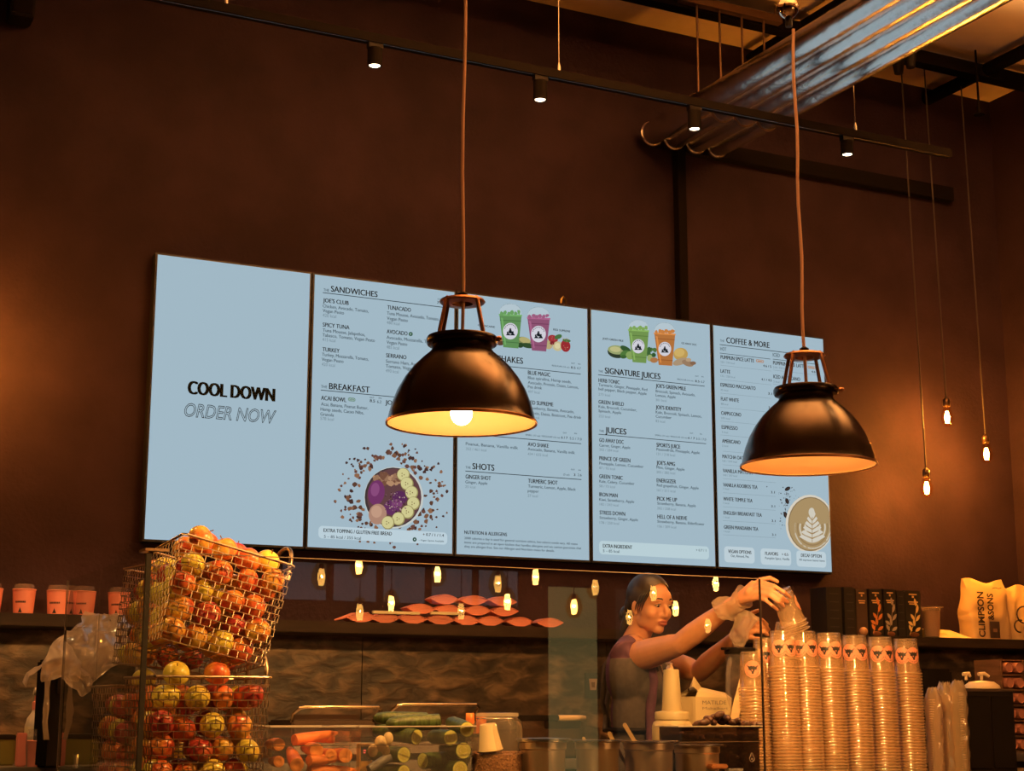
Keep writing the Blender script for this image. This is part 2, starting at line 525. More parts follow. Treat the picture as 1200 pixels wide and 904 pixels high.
# ---- writing on the screens.  Each list: origin and scale of one close-up, then (text, x, baseline, x end, cap height, style)
D, G, Q = 20, 17, 15
REG = {
 'S1': (0, 160, 290, 2.445, [('COOL DOWN', 145, 420, 392, 40, 'b'), ('ORDER NOW', 136, 484, 400, 40, 'o')]),
 'A2': (1, 360, 310, 5.022, [
  ('THE', 95, 158, 128, 17, 'n'), ('SANDWICHES', 138, 160, 412, 36, 'h'),
  ("JOE'S CLUB", 92, 222, 242, 25, 'h'), ('Chicken, Avocado, Tomato,', 90, 253, 360, D, 'n'), ('Vegan Pesto', 90, 281, 215, D, 'n'), ('420 kcal', 90, 308, 170, D, 'g'),
  ('SPICY TUNA', 90, 366, 247, 25, 'h'), ('Tuna Mousse, Jalape\u00f1os,', 90, 396, 340, D, 'n'), ('Tabasco, Tomato, Vegan Pesto', 88, 424, 397, D, 'n'), ('415 kcal', 88, 451, 165, D, 'g'),
  ('TURKEY', 88, 511, 188, 25, 'h'), ('Turkey, Mozzarella, Tomato,', 86, 539, 360, D, 'n'), ('Vegan Pesto', 84, 568, 212, D, 'n'), ('420 kcal', 84, 597, 162, D, 'g'),
  ('TUNACADO', 470, 264, 608, 25, 'h'), ('Tuna Mousse, Avocado, Tomato,', 468, 296, 775, D, 'n'), ('Vegan Pesto', 468, 326, 590, D, 'n'), ('480 kcal', 467, 351, 543, D, 'g'),
  ('AVOCADO', 467, 406, 588, 25, 'h'), ('Avocado, Mozzarella, Tomato,', 466, 438, 770, D, 'n'), ('Vegan Pesto', 466, 467, 587, D, 'n'), ('485 kcal', 465, 495, 540, D, 'g'),
  ('SERRANO', 463, 547, 582, 25, 'h'), ('Serrano Ham, Avocado,', 462, 579, 700, D, 'n'), ('Tomato, Vegan Pesto', 461, 607, 690, D, 'n'), ('490 kcal', 461, 635, 537, D, 'g'),
  ('OUT', 765, 208, 788, 9, 'n'), ('IN', 808, 213, 823, 9, 'n'), ('7.4', 763, 232, 790, 17, 'h'), ('5.5', 803, 237, 828, 17, 'n'),
  ('THE', 80, 727, 116, 17, 'n'), ('BREAKFAST', 127, 734, 366, 38, 'h'), ('ACAI BOWL', 80, 798, 228, 27, 'h'), ('NEW', 247, 801, 276, 13, 'n'),
  ('OUT', 367, 788, 393, 10, 'n'), ('IN', 420, 792, 435, 10, 'n'), ('8.5', 367, 811, 397, 18, 'h'), ('6.2', 410, 817, 435, 18, 'n'), ("JOE'S", 458, 824, 540, 27, 'h'),
  ('Acai, Banana, Peanut Butter,', 80, 831, 357, D, 'n'), ('Hemp seeds, Cacao Nibs,', 77, 861, 332, D, 'n'), ('Granola', 76, 890, 155, D, 'n')]),
 'B2': (1, 360, 470, 4.756, [('578 kcal', 72, 106, 147, 18, 'g'), ('EXTRA TOPPING / GLUTEN FREE BREAD', 90, 731, 470, 21, 'h'), ('5 \u2013 85 kcal / 355 kcal', 92, 764, 298, 17, 'n'),
  ('+ 0.7 / 1 / 1.4', 643, 752, 760, 16, 'h'), ('\u2013 Vegan Option Available', 620, 781, 760, 10, 'n')]),
 'A3': (2, 530, 330, 5.318, [('GREENCAINE', 158, 278, 264, 12, 'h'), ('RED SUPREME', 628, 306, 733, 13, 'h'), ('THE PROTEIN', 60, 470, 250, 40, 'h'), ('SHAKES', 283, 498, 438, 40, 'h'),
  ('OUT', 740, 514, 763, 9, 'n'), ('IN', 783, 519, 797, 9, 'n'), ('REGULAR (16 oz)', 620, 529, 728, 10, 'n'), ('8.5', 738, 543, 766, 15, 'h'), ('6.7', 777, 547, 800, 15, 'n'),
  ('BLUE MAGIC', 470, 580, 608, 26, 'h'), ('Blue spirulina, Hemp seeds,', 470, 608, 740, 19, 'n'), ('Avocado, Protein, Dates, Lemon,', 470, 638, 785, 19, 'n'), ('Pea drink', 470, 665, 557, 19, 'n'), ('497 kcal', 470, 694, 543, 17, 'g'),
  ('RED SUPREME', 470, 765, 627, 26, 'h'), ('Strawberry, Banana, Avocado,', 470, 795, 757, 19, 'n'), ('Protein, Dates, Beetroot, Pea drink', 470, 827, 802, 19, 'n'), ('412 kcal', 470, 853, 540, 17, 'g')]),
 'B3': (2, 530, 490, 5.024, [('SMALL (12 oz) / REGULAR (16 oz)', 430, 104, 632, 10, 'n'), ('OUT', 650, 92, 672, 9, 'n'), ('IN', 718, 96, 732, 9, 'n'), ('6 / 7', 640, 122, 677, 15, 'h'), ('5.5 / 7.0', 690, 127, 760, 15, 'n'),
  ('AVO SHAKE', 443, 166, 565, 24, 'h'), ('Avocado, Banana, Vanilla milk', 443, 191, 720, 18, 'n'), ('434 / 632 kcal', 443, 219, 560, 16, 'g'),
  ('Peanut, Banana, Vanilla milk', 78, 160, 385, 18, 'n'), ('352 / 461 kcal', 79, 189, 200, 16, 'g'),
  ('THE', 77, 298, 107, 15, 'n'), ('SHOTS', 117, 302, 245, 38, 'h'), ('OUT', 697, 308, 720, 9, 'n'), ('IN', 742, 312, 755, 9, 'n'), ('(2 oz)', 653, 338, 688, 11, 'n'), ('3', 714, 342, 723, 15, 'h'), ('2.6', 737, 343, 760, 15, 'n'),
  ('GINGER SHOT', 77, 357, 225, 25, 'h'), ('Ginger, Apple', 76, 385, 205, 18, 'n'), ('25 kcal', 75, 412, 135, 16, 'g'),
  ('TURMERIC SHOT', 445, 382, 618, 25, 'h'), ('Turmeric, Lemon, Apple, Black', 445, 410, 725, 18, 'n'), ('pepper', 443, 437, 508, 18, 'n'), ('27 kcal', 443, 465, 502, 16, 'g'),
  ('NUTRITION & ALLERGENS', 70, 683, 320, 21, 'h'), ('2000 calories a day is used for general nutrition advice, but calorie needs vary. All menu', 70, 714, 735, 14, 'n'),
  ('items are prepared in an open kitchen that handles allergens and we cannot guarantee that', 70, 739, 757, 14, 'n'), ('they are allergen free. See our Allergen and Nutrition menu for details.', 70, 763, 600, 14, 'n')]),
 'A4': (3, 690, 360, 5.652, [("JOE'S GREEN MILE", 90, 215, 227, 13, 'h'), ('GO AWAY DOC', 612, 245, 712, 13, 'h'), ('THE', 62, 432, 92, 15, 'n'), ('SIGNATURE JUICES', 104, 440, 470, 41, 'h'),
  ('OUT', 703, 462, 726, 9, 'n'), ('IN', 746, 466, 758, 9, 'n'), ('REGULAR (16 oz)', 585, 483, 690, 10, 'n'), ('8.5', 702, 498, 731, 15, 'h'), ('6.7', 741, 502, 765, 15, 'n'),
  ('HERB TONIC', 63, 497, 202, 26, 'h'), ('Turmeric, Ginger, Pineapple, Red', 63, 523, 385, 19, 'n'), ('bell pepper, Black pepper, Apple', 63, 551, 380, 19, 'n'), ('273 kcal', 63, 586, 140, 17, 'g'),
  ('GREEN SHIELD', 63, 640, 230, 26, 'h'), ('Kale, Broccoli, Cucumber,', 63, 668, 315, 19, 'n'), ('Spinach, Apple', 63, 696, 213, 19, 'n'), ('253 kcal', 65, 730, 140, 17, 'g'),
  ("JOE'S GREEN MILE", 442, 533, 640, 26, 'h'), ('Broccoli, Spinach, Avocado,', 442, 565, 702, 19, 'n'), ('Lemon, Apple', 442, 593, 573, 19, 'n'), ('301 kcal', 442, 623, 513, 17, 'g'),
  ("JOE'S IDENTITY", 442, 675, 610, 26, 'h'), ('Kale, Broccoli, Spinach, Lemon,', 442, 705, 745, 19, 'n'), ('Cucumber', 442, 733, 545, 19, 'n'), ('83 kcal', 442, 763, 503, 17, 'g'),
  ('THE', 67, 827, 98, 15, 'n'), ('JUICES', 107, 834, 245, 41, 'h'), ('OUT', 667, 840, 690, 9, 'n'), ('IN', 735, 846, 747, 9, 'n'), ('SMALL (12 oz) / REGULAR (16 oz)', 437, 853, 650, 10, 'n'), ('6 / 7', 656, 874, 700, 15, 'h'), ('5.5 / 7.0', 710, 880, 775, 15, 'n')]),
 'B4': (3, 690, 510, 5.652, [
  ('GO AWAY DOC', 68, 46, 228, 27, 'h'), ('Carrot, Ginger, Apple', 68, 76, 272, 19, 'n'), ('202 / 284 kcal', 68, 104, 193, 17, 'g'),
  ('PRINCE OF GREEN', 68, 166, 272, 27, 'h'), ('Pineapple, Lemon, Cucumber', 68, 196, 360, 19, 'n'), ('87 / 93 kcal', 68, 226, 172, 17, 'g'),
  ('GREEN TONIC', 68, 286, 222, 27, 'h'), ('Kale, Celery, Cucumber', 68, 315, 300, 19, 'n'), ('58 / 73 kcal', 68, 346, 173, 17, 'g'),
  ('IRON MAN', 68, 406, 188, 27, 'h'), ('Kiwi, Strawberry, Apple', 68, 436, 298, 19, 'n'), ('182 / 243 kcal', 70, 466, 195, 17, 'g'),
  ('STRESS DOWN', 70, 526, 238, 27, 'h'), ('Strawberry, Ginger, Apple', 70, 556, 323, 19, 'n'), ('178 / 250 kcal', 70, 588, 198, 17, 'g'),
  ('SPORTS JUICE', 447, 78, 603, 27, 'h'), ('Passionfruit, Pineapple, Apple', 447, 103, 732, 19, 'n'), ('131 / 218 kcal', 447, 133, 570, 17, 'g'),
  ("JOE'S AMG", 447, 196, 568, 27, 'h'), ('Mint, Ginger, Apple', 447, 223, 632, 19, 'n'), ('205 / 282 kcal', 447, 253, 570, 17, 'g'),
  ('ENERGIZER', 448, 313, 575, 27, 'h'), ('Red grapefruit, Ginger, Apple', 449, 341, 725, 19, 'n'), ('161 / 211 kcal', 450, 373, 572, 17, 'g'),
  ('PICK ME UP', 450, 434, 582, 27, 'h'), ('Strawberry, Banana, Apple', 452, 461, 706, 19, 'n'), ('202 / 258 kcal', 452, 493, 575, 17, 'g'),
  ('HELL OF A NERVE', 453, 553, 648, 27, 'h'), ('Strawberry, Banana, Elderflower', 453, 581, 763, 19, 'n'), ('156 / 209 kcal', 454, 613, 577, 17, 'g'),
  ('EXTRA INGREDIENT', 92, 746, 285, 25, 'h'), ('5 \u2013 85 kcal', 92, 776, 200, 19, 'n'), ('+ 0.7 / 1', 708, 770, 775, 16, 'n')]),
 'A5': (4, 830, 370, 5.652, [('THE', 77, 173, 104, 15, 'n'), ('COFFEE & MORE', 118, 181, 402, 40, 'h'), ('SMALL / LARGE', 630, 240, 722, 10, 'n'), ('HOT', 78, 231, 118, 24, 'n'), ('ICED', 426, 271, 472, 24, 'n'),
  ('PUMPKIN SPICE LATTE', 80, 286, 300, 25, 'h'), ('220 / 334 kcal', 80, 313, 172, 13, 'g'), ('4.6 / 5', 362, 340, 415, 16, 'h'), ('LATTE', 80, 379, 143, 25, 'h'), ('132 / 220 kcal', 80, 405, 175, 13, 'g'), ('4.1 / 4.5', 350, 430, 418, 16, 'h'),
  ('ESPRESSO MACCHIATO', 80, 470, 310, 25, 'h'), ('35 kcal', 80, 498, 130, 13, 'g'), ('3.1', 395, 524, 420, 16, 'h'), ('FLAT WHITE', 82, 563, 200, 25, 'h'), ('88 kcal', 83, 591, 130, 13, 'g'), ('3.6', 397, 616, 422, 16, 'h'),
  ('CAPPUCCINO', 84, 657, 215, 25, 'h'), ('109 kcal', 85, 685, 142, 13, 'g'), ('ESPRESSO', 87, 750, 192, 25, 'h'), ('2 kcal', 88, 778, 128, 13, 'g'), ('AMERICANO', 90, 842, 210, 25, 'h'), ('2 kcal', 90, 868, 130, 13, 'g'),
  ('PUMPKIN SPICE LATTE', 428, 324, 640, 25, 'h'), ('218 / 330 kcal', 428, 348, 520, 13, 'g'), ('4.6 / 5', 682, 379, 735, 16, 'h'), ('ICED AMERICANO', 430, 415, 605, 25, 'h'), ('2 kcal', 430, 443, 470, 13, 'g'), ('3.1 / 3.5', 670, 470, 735, 16, 'h'), ('ICED LATTE', 433, 508, 560, 25, 'h')]),
 'B5': (4, 830, 520, 5.652, [('MATCHA OAT LATTE', 92, 97, 300, 25, 'h'), ('165 / 234 kcal', 92, 121, 187, 13, 'g'), ('VANILLA MATCHA', 95, 191, 290, 25, 'h'), ('140 / 207 kcal', 97, 215, 190, 13, 'g'),
  ('VANILLA ROOIBOS TEA', 97, 285, 323, 25, 'h'), ('1 kcal', 98, 305, 135, 13, 'g'), ('3.1', 413, 330, 438, 16, 'h'), ('WHITE TEMPLE TEA', 98, 378, 290, 25, 'h'), ('1 kcal', 98, 400, 136, 13, 'g'), ('3.1', 415, 423, 440, 16, 'h'),
  ('ENGLISH BREAKFAST TEA', 100, 470, 352, 25, 'h'), ('1 kcal', 100, 494, 138, 13, 'g'), ('3.1', 418, 520, 443, 16, 'h'), ('GREEN MANDARIN TEA', 102, 565, 328, 25, 'h'), ('1 kcal', 102, 588, 140, 13, 'g'), ('3.1', 420, 612, 445, 16, 'h'),
  ('VEGAN OPTIONS', 130, 725, 283, 23, 'h'), ('Oat, Almond, Pea', 148, 752, 267, 17, 'n'), ('FLAVORS', 375, 739, 460, 23, 'h'), ('+ 0.5', 485, 743, 528, 18, 'h'), ('Pumpkin Spice, Vanilla', 375, 766, 535, 16, 'n'),
  ('DECAF OPTION', 613, 751, 748, 23, 'h'), ('All espresso based items', 600, 776, 770, 14, 'n')]),
}
def text_meshes(items):
    """items: (text, p0, width or None, cap height, bold offset, outline) -> list of vert/face soups laid on the x-z plane"""
    tmp = []
    for (t, p0, wd, h, off, outl) in items:
        c = bpy.data.curves.new('writing', 'FONT')
        c.body = t
        c.size = 1.0
        c.resolution_u = 3
        c.offset = off
        if outl:
            c.fill_mode = 'NONE'
            c.bevel_depth = outl
            c.bevel_resolution = 0
            c.shear = 0.22
        o = bpy.data.objects.new('writing', c)
        COL.objects.link(o)
        tmp.append(o)
    bpy.context.view_layer.update()
    dg = bpy.context.evaluated_depsgraph_get()
    out = []
    for o, (t, p0, wd, h, off, outl) in zip(tmp, items):
        me = bpy.data.meshes.new_from_object(o.evaluated_get(dg))
        vs_ = [v.co.copy() for v in me.vertices]
        fs = [tuple(p.vertices) for p in me.polygons]
        bpy.data.meshes.remove(me)
        if vs_:
            xa, xb = min(v.x for v in vs_), max(v.x for v in vs_)
            sz = h / 0.727
            sx = wd / max(xb - xa, 1e-6) if wd else sz * 0.8
            out.append(([(p0[0] + (v.x - xa) * sx, v.z * 0.0008, p0[1] + v.y * sz) for v in vs_], fs))
        else:
            out.append(([], []))
    for o in tmp:
        c = o.data
        bpy.data.objects.remove(o)
        bpy.data.curves.remove(c)
    return out
items, where = [], []
STY = {'h': 0.0, 'b': 0.0, 'n': 0.0, 'g': 0.0, 'o': 0.0}
STRIKE = {'h': (0, 0.06), 'b': (0, 0.05, 0.10, 0.15), 'n': (0, 0.03), 'g': (0,), 'o': (0,)}    # heavier type: the letters laid side by side
for key, (si, ox, oy, sc, lst) in REG.items():
    for (t, a, bl, e, h, st) in lst:
        p0, p1 = P(ox + a / sc, oy + bl / sc, 0), P(ox + e / sc, oy + bl / sc, 0)
        ph = P(ox + a / sc, oy + (bl - h) / sc, 0)
        items.append((t, (p0.x, p0.z), p1.x - p0.x, ph.z - p0.z, STY[st], 0.018 if st == 'o' else 0))
        where.append((si, st))
soups = text_meshes(items)
for si in range(5):
    for sts, nm, m_ in (('hb', 'heading_text', M_TXT), ('n', 'menu_text', M_TXT2), ('g', 'calorie_text', M_TXT3), ('o', 'outlined_text', M_TXT)):
        w = MB()
        for (s_, st), (vs_, fs) in zip(where, soups):
            if s_ == si and st in sts and vs_:
                hh = max(v[2] for v in vs_) - min(v[2] for v in vs_)
                for k_ in STRIKE[st]:
                    w.add([(v[0] + k_ * hh, v[1] - 0.0022 - 0.0002 * k_, v[2]) for v in vs_], fs)
        if w.v: w.build(nm, m_, SCR[si], smooth=False, fix=False)

# ---- rules, panels and pictures on the screens
class Pic:
    """flat coloured shapes of the shown picture, in close-up coordinates"""
    def __init__(s, key):
        s.si, s.ox, s.oy, s.sc, _ = REG[key]
        s.mb = MB()
        s.n = 0
        s.lim = (s.si * (SW + SG) + 0.001, s.si * (SW + SG) + SW - 0.001)
    def p(s, x, y, dy=None):
        q = P(s.ox + x / s.sc, s.oy + y / s.sc, 0)
        q.x = min(max(q.x, s.lim[0]), s.lim[1])
        q.z = max(q.z, Z0 + 0.001)
        q.y = -0.0002 - 0.000003 * s.n
        return q
    def poly(s, pts, rgb):
        s.n += 1
        s.mb.col = s2l(rgb)
        s.mb.poly([s.p(*q) for q in pts])
    def ell(s, x, y, rx, ry, rgb, rot=0, n=28):
        c, k = math.cos(math.radians(rot)), math.sin(math.radians(rot))
        s.poly([(x + rx * math.cos(t) * c - ry * math.sin(t) * k, y + rx * math.cos(t) * k + ry * math.sin(t) * c) for t in (2 * math.pi * i / n for i in range(n))], rgb)
    def blob(s, x, y, r, rgb, j=0.35, n=7):
        a0 = random.random() * 6
        s.poly([(x + r * (1 + random.uniform(-j, j)) * math.cos(a0 + 6.283 * i / n), y + r * (1 + random.uniform(-j, j)) * math.sin(a0 + 6.283 * i / n)) for i in range(n)], rgb)
    def ring(s, x, y, rx, ry, t, rgb, n=28, a0=0, a1=360):
        for i in range(n):
            u, v = math.radians(a0 + (a1 - a0) * i / n), math.radians(a0 + (a1 - a0) * (i + 1) / n)
            s.n -= 1
            s.poly([(x + rx * math.cos(u), y + ry * math.sin(u)), (x + rx * math.cos(v), y + ry * math.sin(v)), (x + (rx - t) * math.cos(v), y + (ry - t) * math.sin(v)), (x + (rx - t) * math.cos(u), y + (ry - t) * math.sin(u))], rgb)
        s.n += 1
    def rule(s, x0, y0, x1, t, rgb, z=None):
        a, b = s.p(x0, y0), s.p(x1, y0)
        a.z += 0
        hh = (s.p(x0, y0).z - s.p(x0, y0 + t).z)
        s.n += 1
        s.mb.col = s2l(rgb)
        yy = -0.0002 - 0.000003 * s.n
        s.mb.poly([Vector((a.x, yy, a.z - hh)), Vector((b.x, yy, a.z - hh)), Vector((b.x, yy, a.z)), Vector((a.x, yy, a.z))])
    def panel(s, x0, y0, x1, y1, rgb, r=0.018):
        a, b = s.p(x0, y0), s.p(x1, y1)
        hz = s.p(x0, y1)
        s.n += 1
        s.mb.col = s2l(rgb)
        s.mb.poly(rrect(a.x, b.z, b.x, a.z, r, -0.0002 - 0.000003 * s.n))
    def done(s, name):
        s.mb.build(name, M_PIC, SCR[s.si], smooth=False, fix=False)
DK, LN = (24, 30, 34), (118, 134, 144)
def shake(c, tl, tr, br, bl, peak, col, dark, lab, lr):
    """lidded cup with a round badge showing two seated figures"""
    dome = [tl] + [(tl[0] + (tr[0] - tl[0]) * (0.5 - 0.5 * math.cos(math.pi * i / 12)), tl[1] + (tr[1] - tl[1]) * i / 12 - (0.5 * (tl[1] + tr[1]) - peak[1]) * math.sin(math.pi * i / 12) ** 0.7) for i in range(1, 12)] + [tr]
    c.poly(dome, (178, 196, 205))
    for a, b in zip(dome, dome[1:]):
        c.n -= 1
        c.poly([a, b, (b[0], b[1] + 3), (a[0], a[1] + 3)], (120, 138, 142))
    c.n += 1
    c.poly([tl, tr, br, bl], col)
    c.poly([(tl[0] - 3, tl[1] - 4), (tr[0] + 3, tr[1] - 4), (tr[0] + 2, tr[1] + 7), (tl[0] - 2, tl[1] + 7)], tuple(min(255, int(x * 1.25)) for x in col))
    for k in (0.16, 0.82):
        l_ = [tl[0] + (bl[0] - tl[0]) * k, tl[1] + (bl[1] - tl[1]) * k]
        r_ = [tr[0] + (br[0] - tr[0]) * k, tr[1] + (br[1] - tr[1]) * k]
        c.poly([l_, r_, (r_[0], r_[1] + 5), (l_[0], l_[1] + 5)], dark)
    c.poly([(tl[0] + 10, tl[1] + 20), (tl[0] + 22, tl[1] + 22), (bl[0] + 18, bl[1] - 14), (bl[0] + 8, bl[1] - 16)], tuple(min(255, int(x * 1.2)) for x in col))
    for k in range(6):
        c.blob(tl[0] + (tr[0] - tl[0]) * (k + 0.7) / 6.5, tl[1] - 6 - 7 * (k % 2), 13, tuple(min(255, int(x * 1.12)) for x in col))
    x, y = lab
    c.ell(x, y, lr, lr * 1.12, (206, 206, 216))
    badge(c, x, y + lr * 0.12, lr * 0.60)
    for i in range(9):                                          # tiny lettering around the badge
        t = math.radians(205 + i * 16)
        c.ell(x + lr * 0.82 * math.cos(t), y + lr * 0.92 * math.sin(t), lr * 0.06, lr * 0.09, DK, n=6)
def badge(c, x, y, r):
    c.ell(x, y - r * 0.62, r * 0.22, r * 0.26, DK)
    c.poly([(x - r * 0.3, y - r * 0.45), (x + r * 0.28, y - r * 0.42), (x + r * 0.45, y + r * 0.3), (x - r * 0.15, y + r * 0.35), (x - r * 0.45, y + 0.05 * r)], DK)
    c.ell(x - r * 0.62, y + r * 0.1, r * 0.2, r * 0.22, DK)
    c.poly([(x - r * 0.9, y + r * 0.62), (x - r * 0.72, y + r * 0.2), (x - r * 0.4, y + r * 0.25), (x, y + r * 0.62)], DK)
    c.ell(x + r * 0.55, y + r * 0.02, r * 0.2, r * 0.22, DK)
    c.poly([(x, y + r * 0.62), (x + r * 0.4, y + r * 0.18), (x + r * 0.72, y + r * 0.2), (x + r * 0.98, y + r * 0.66)], DK)
    c.poly([(x - r * 0.95, y + r * 0.58), (x + r, y + r * 0.62), (x + r, y + r * 0.78), (x - r * 0.95, y + r * 0.74)], DK)
c = Pic('A2')
c.rule(92, 164, 832, 4, DK); c.rule(80, 738, 832, 4, DK)
c.ell(609, 410, 12, 12, (46, 84, 58)); c.ell(609, 410, 4, 4, (170, 195, 190))
c.panel(241, 783, 283, 808, (70, 110, 82), 0.008); c.panel(244, 786, 280, 805, (160, 190, 180), 0.006)
c.done('rules_and_marks')
c = Pic('B2')
BR = [(92, 62, 48), (122, 84, 62), (70, 48, 44), (140, 100, 74), (104, 68, 58)]
for i in range(330):                                            # scattered granola
    t = random.uniform(0, 6.283); k = random.random() ** 0.8
    rx, ry = 175 + k * 150, 180 + k * 125
    x, y = 470 + rx * math.cos(t), 530 + ry * math.sin(t)
    if not (150 < x < 800 and 235 < y < 815): continue
    if k > 0.55 and random.random() < 0.55: continue
    c.blob(x, y, random.uniform(7, 15) if k < 0.5 else random.uniform(5, 11), random.choice(BR), 0.4, 6)
c.ell(482, 540, 165, 172, (196, 200, 196)); c.ell(478, 538, 158, 166, (66, 54, 54)); c.ell(484, 536, 151, 158, (96, 64, 66))
for i in range(60):
    c.blob(random.uniform(375, 520), random.uniform(395, 470), random.uniform(9, 17), random.choice([(150, 112, 86), (176, 136, 104), (116, 78, 60)]), 0.35, 7)
c.ell(385, 512, 46, 70, (112, 52, 100), 8); c.ell(378, 495, 24, 38, (136, 74, 122), 8)
c.ell(515, 540, 42, 38, (88, 44, 84)); c.ell(470, 595, 44, 42, (98, 48, 92)); c.ell(500, 575, 30, 26, (122, 66, 110))
c.ell(392, 632, 50, 58, (172, 132, 112), 10); c.ell(386, 618, 30, 34, (192, 152, 128))
for (x, y) in ((536, 412), (556, 462), (582, 512), (592, 572), (560, 620), (508, 658), (450, 680)):
    c.ell(x, y, 36, 38, (152, 142, 92)); c.ell(x - 2, y - 2, 32, 33, (206, 200, 142))
    for k in range(3): c.ell(x - 4 + 8 * math.cos(2.1 * k), y + 8 * math.sin(2.1 * k), 3, 4, (120, 100, 62), n=6)
for i in range(70):
    c.blob(random.uniform(430, 560), random.uniform(510, 620), random.uniform(2, 5), random.choice([(176, 150, 140), (140, 100, 110), (60, 36, 44)]), 0.3, 5)
c.panel(63, 696, 780, 803, (186, 206, 216))
c.ell(598, 773, 11, 12, (40, 70, 56)); c.ell(598, 773, 4, 4, (180, 205, 205))
c.done('acai_bowl_picture')
c = Pic('A3')
c.rule(60, 497, 800, 4, DK)
for (x, y, rx, ry, col, rot) in ((275, 372, 40, 26, (150, 110, 70), -20), (265, 366, 30, 18, (176, 160, 110), -20), (300, 385, 26, 14, (92, 60, 44), 0), (215, 372, 40, 24, (170, 160, 120), 10), (120, 372, 30, 12, (60, 90, 50), 10), (440, 375, 50, 30, (120, 130, 80), 8), (452, 366, 36, 18, (176, 168, 110), 15), (470, 400, 40, 16, (50, 76, 44), 10), (425, 398, 20, 16, (44, 70, 40), 0)):
    c.ell(x, y, rx, ry, col, rot)
shake(c, (293, 206), (432, 212), (412, 418), (318, 410), (360, 138), (94, 140, 84), (70, 112, 66), (362, 310), 46)
for (x, y, rx, ry, col, rot) in ((600, 395, 26, 28, (180, 168, 120), 0), (627, 358, 32, 24, (158, 52, 56), 20), (660, 345, 24, 14, (70, 110, 60), -20), (658, 404, 32, 30, (196, 184, 140), 0), (656, 402, 18, 18, (214, 204, 160), 0), (706, 402, 30, 38, (150, 44, 48), -10), (712, 368, 26, 10, (70, 110, 60), 10), (622, 384, 14, 12, (120, 36, 44), 0)):
    c.ell(x, y, rx, ry, col, rot)
for i in range(26): c.ell(random.choice([627, 706]) + random.uniform(-20, 20), random.uniform(345, 425), 2, 3, (206, 150, 120), n=5)
shake(c, (468, 226), (608, 232), (585, 437), (496, 430), (540, 158), (140, 82, 112), (112, 60, 88), (537, 328), 46)
c.done('shakes_picture')
c = Pic('B3')
c.rule(75, 92, 758, 4, DK); c.rule(77, 311, 760, 4, DK)
c.done('rules')
c = Pic('A4')
c.rule(62, 447, 765, 4, DK); c.rule(65, 841, 775, 4, DK)
for (x, y, rx, ry, col, rot) in ((188, 297, 64, 42, (48, 58, 42), 6), (184, 284, 58, 30, (150, 160, 108), 6), (176, 280, 36, 18, (186, 184, 130), 6), (245, 280, 40, 18, (52, 84, 46), 30), (240, 312, 34, 24, (78, 118, 58), -20), (275, 320, 30, 28, (132, 160, 92), 0), (230, 330, 20, 12, (60, 96, 48), 0)):
    c.ell(x, y, rx, ry, col, rot)
for i in range(16): c.blob(412 + random.uniform(-26, 30), 300 + random.uniform(-22, 26), 14, random.choice([(60, 96, 52), (78, 114, 60), (50, 84, 46)]))
c.ell(404, 338, 18, 22, (150, 166, 104)); c.ell(432, 352, 26, 18, (170, 116, 70))
shake(c, (262, 150), (397, 158), (380, 372), (290, 365), (330, 84), (112, 146, 78), (88, 120, 60), (327, 260), 42)
for (x, y, rx, ry, col, rot) in ((608, 312, 48, 42, (186, 152, 84), 0), (600, 302, 34, 28, (204, 172, 100), 0), (606, 362, 52, 22, (168, 144, 116), -18), (655, 372, 40, 20, (150, 122, 96), 20), (690, 372, 20, 12, (132, 100, 76), 0), (660, 350, 18, 12, (180, 154, 124), 0)):
    c.ell(x, y, rx, ry, col, rot)
shake(c, (433, 172), (572, 181), (552, 390), (463, 384), (503, 102), (176, 112, 58), (146, 86, 44), (503, 278), 42)
c.done('juices_picture')
c = Pic('B4')
c.panel(68, 700, 797, 826, (184, 206, 213))
c.done('panel')
c = Pic('A5')
c.rule(75, 190, 730, 4, DK); c.rule(76, 247, 410, 3, DK); c.rule(428, 287, 730, 3, DK)
for y in (338, 432, 523, 617, 708, 800): c.rule(80, y - 10, 415, 1.5, LN)
for y in (368, 462): c.rule(430, y - 8, 735, 1.5, LN)
for (x0, y0, x1, y1) in ((316, 289, 368, 315), (658, 332, 712, 356)):
    c.panel(x0, y0, x1, y1, (176, 128, 96), 0.007); c.panel(x0 + 4, y0 + 4, x1 - 4, y1 - 4, (170, 180, 186), 0.005)
    c.rule(x0 + 10, (y0 + y1) / 2 - 4, x1 - 10, 6, (176, 128, 96))
c.done('rules_and_marks')
c = Pic('B5')
for y in (50, 140, 232, 325, 418, 510, 604): c.rule(97, y, 445, 1.5, LN)
for i in range(110):
    k = random.random()
    x, y = 525 + random.gauss(0, 34), 300 + k * 260 + random.gauss(0, 10)
    c.blob(x, y, random.uniform(1.5, 5), random.choice([(70, 70, 76), (40, 38, 42), (110, 112, 118)]), 0.3, 5)
for (x, y, a) in ((525, 300, -30), (522, 382, 70), (510, 472, 80)):
    c.ell(x, y, 20, 12, (38, 30, 30), a); c.ell(x, y, 17, 2, (90, 70, 60), a)
c.ell(672, 532, 160, 192, (214, 205, 188)); c.ell(676, 534, 148, 180, (140, 118, 84)); c.ell(677, 534, 142, 173, (168, 142, 100))
for k, (rx, ry) in enumerate(((122, 140), (104, 120), (88, 102), (70, 84), (54, 66), (38, 48))):    # rosetta
    c.ring(690, 560 - k * 2, rx, ry, 9, (206, 198, 180) if k % 2 == 0 else (150, 124, 86), a0=-15 + 0 * k, a1=195)
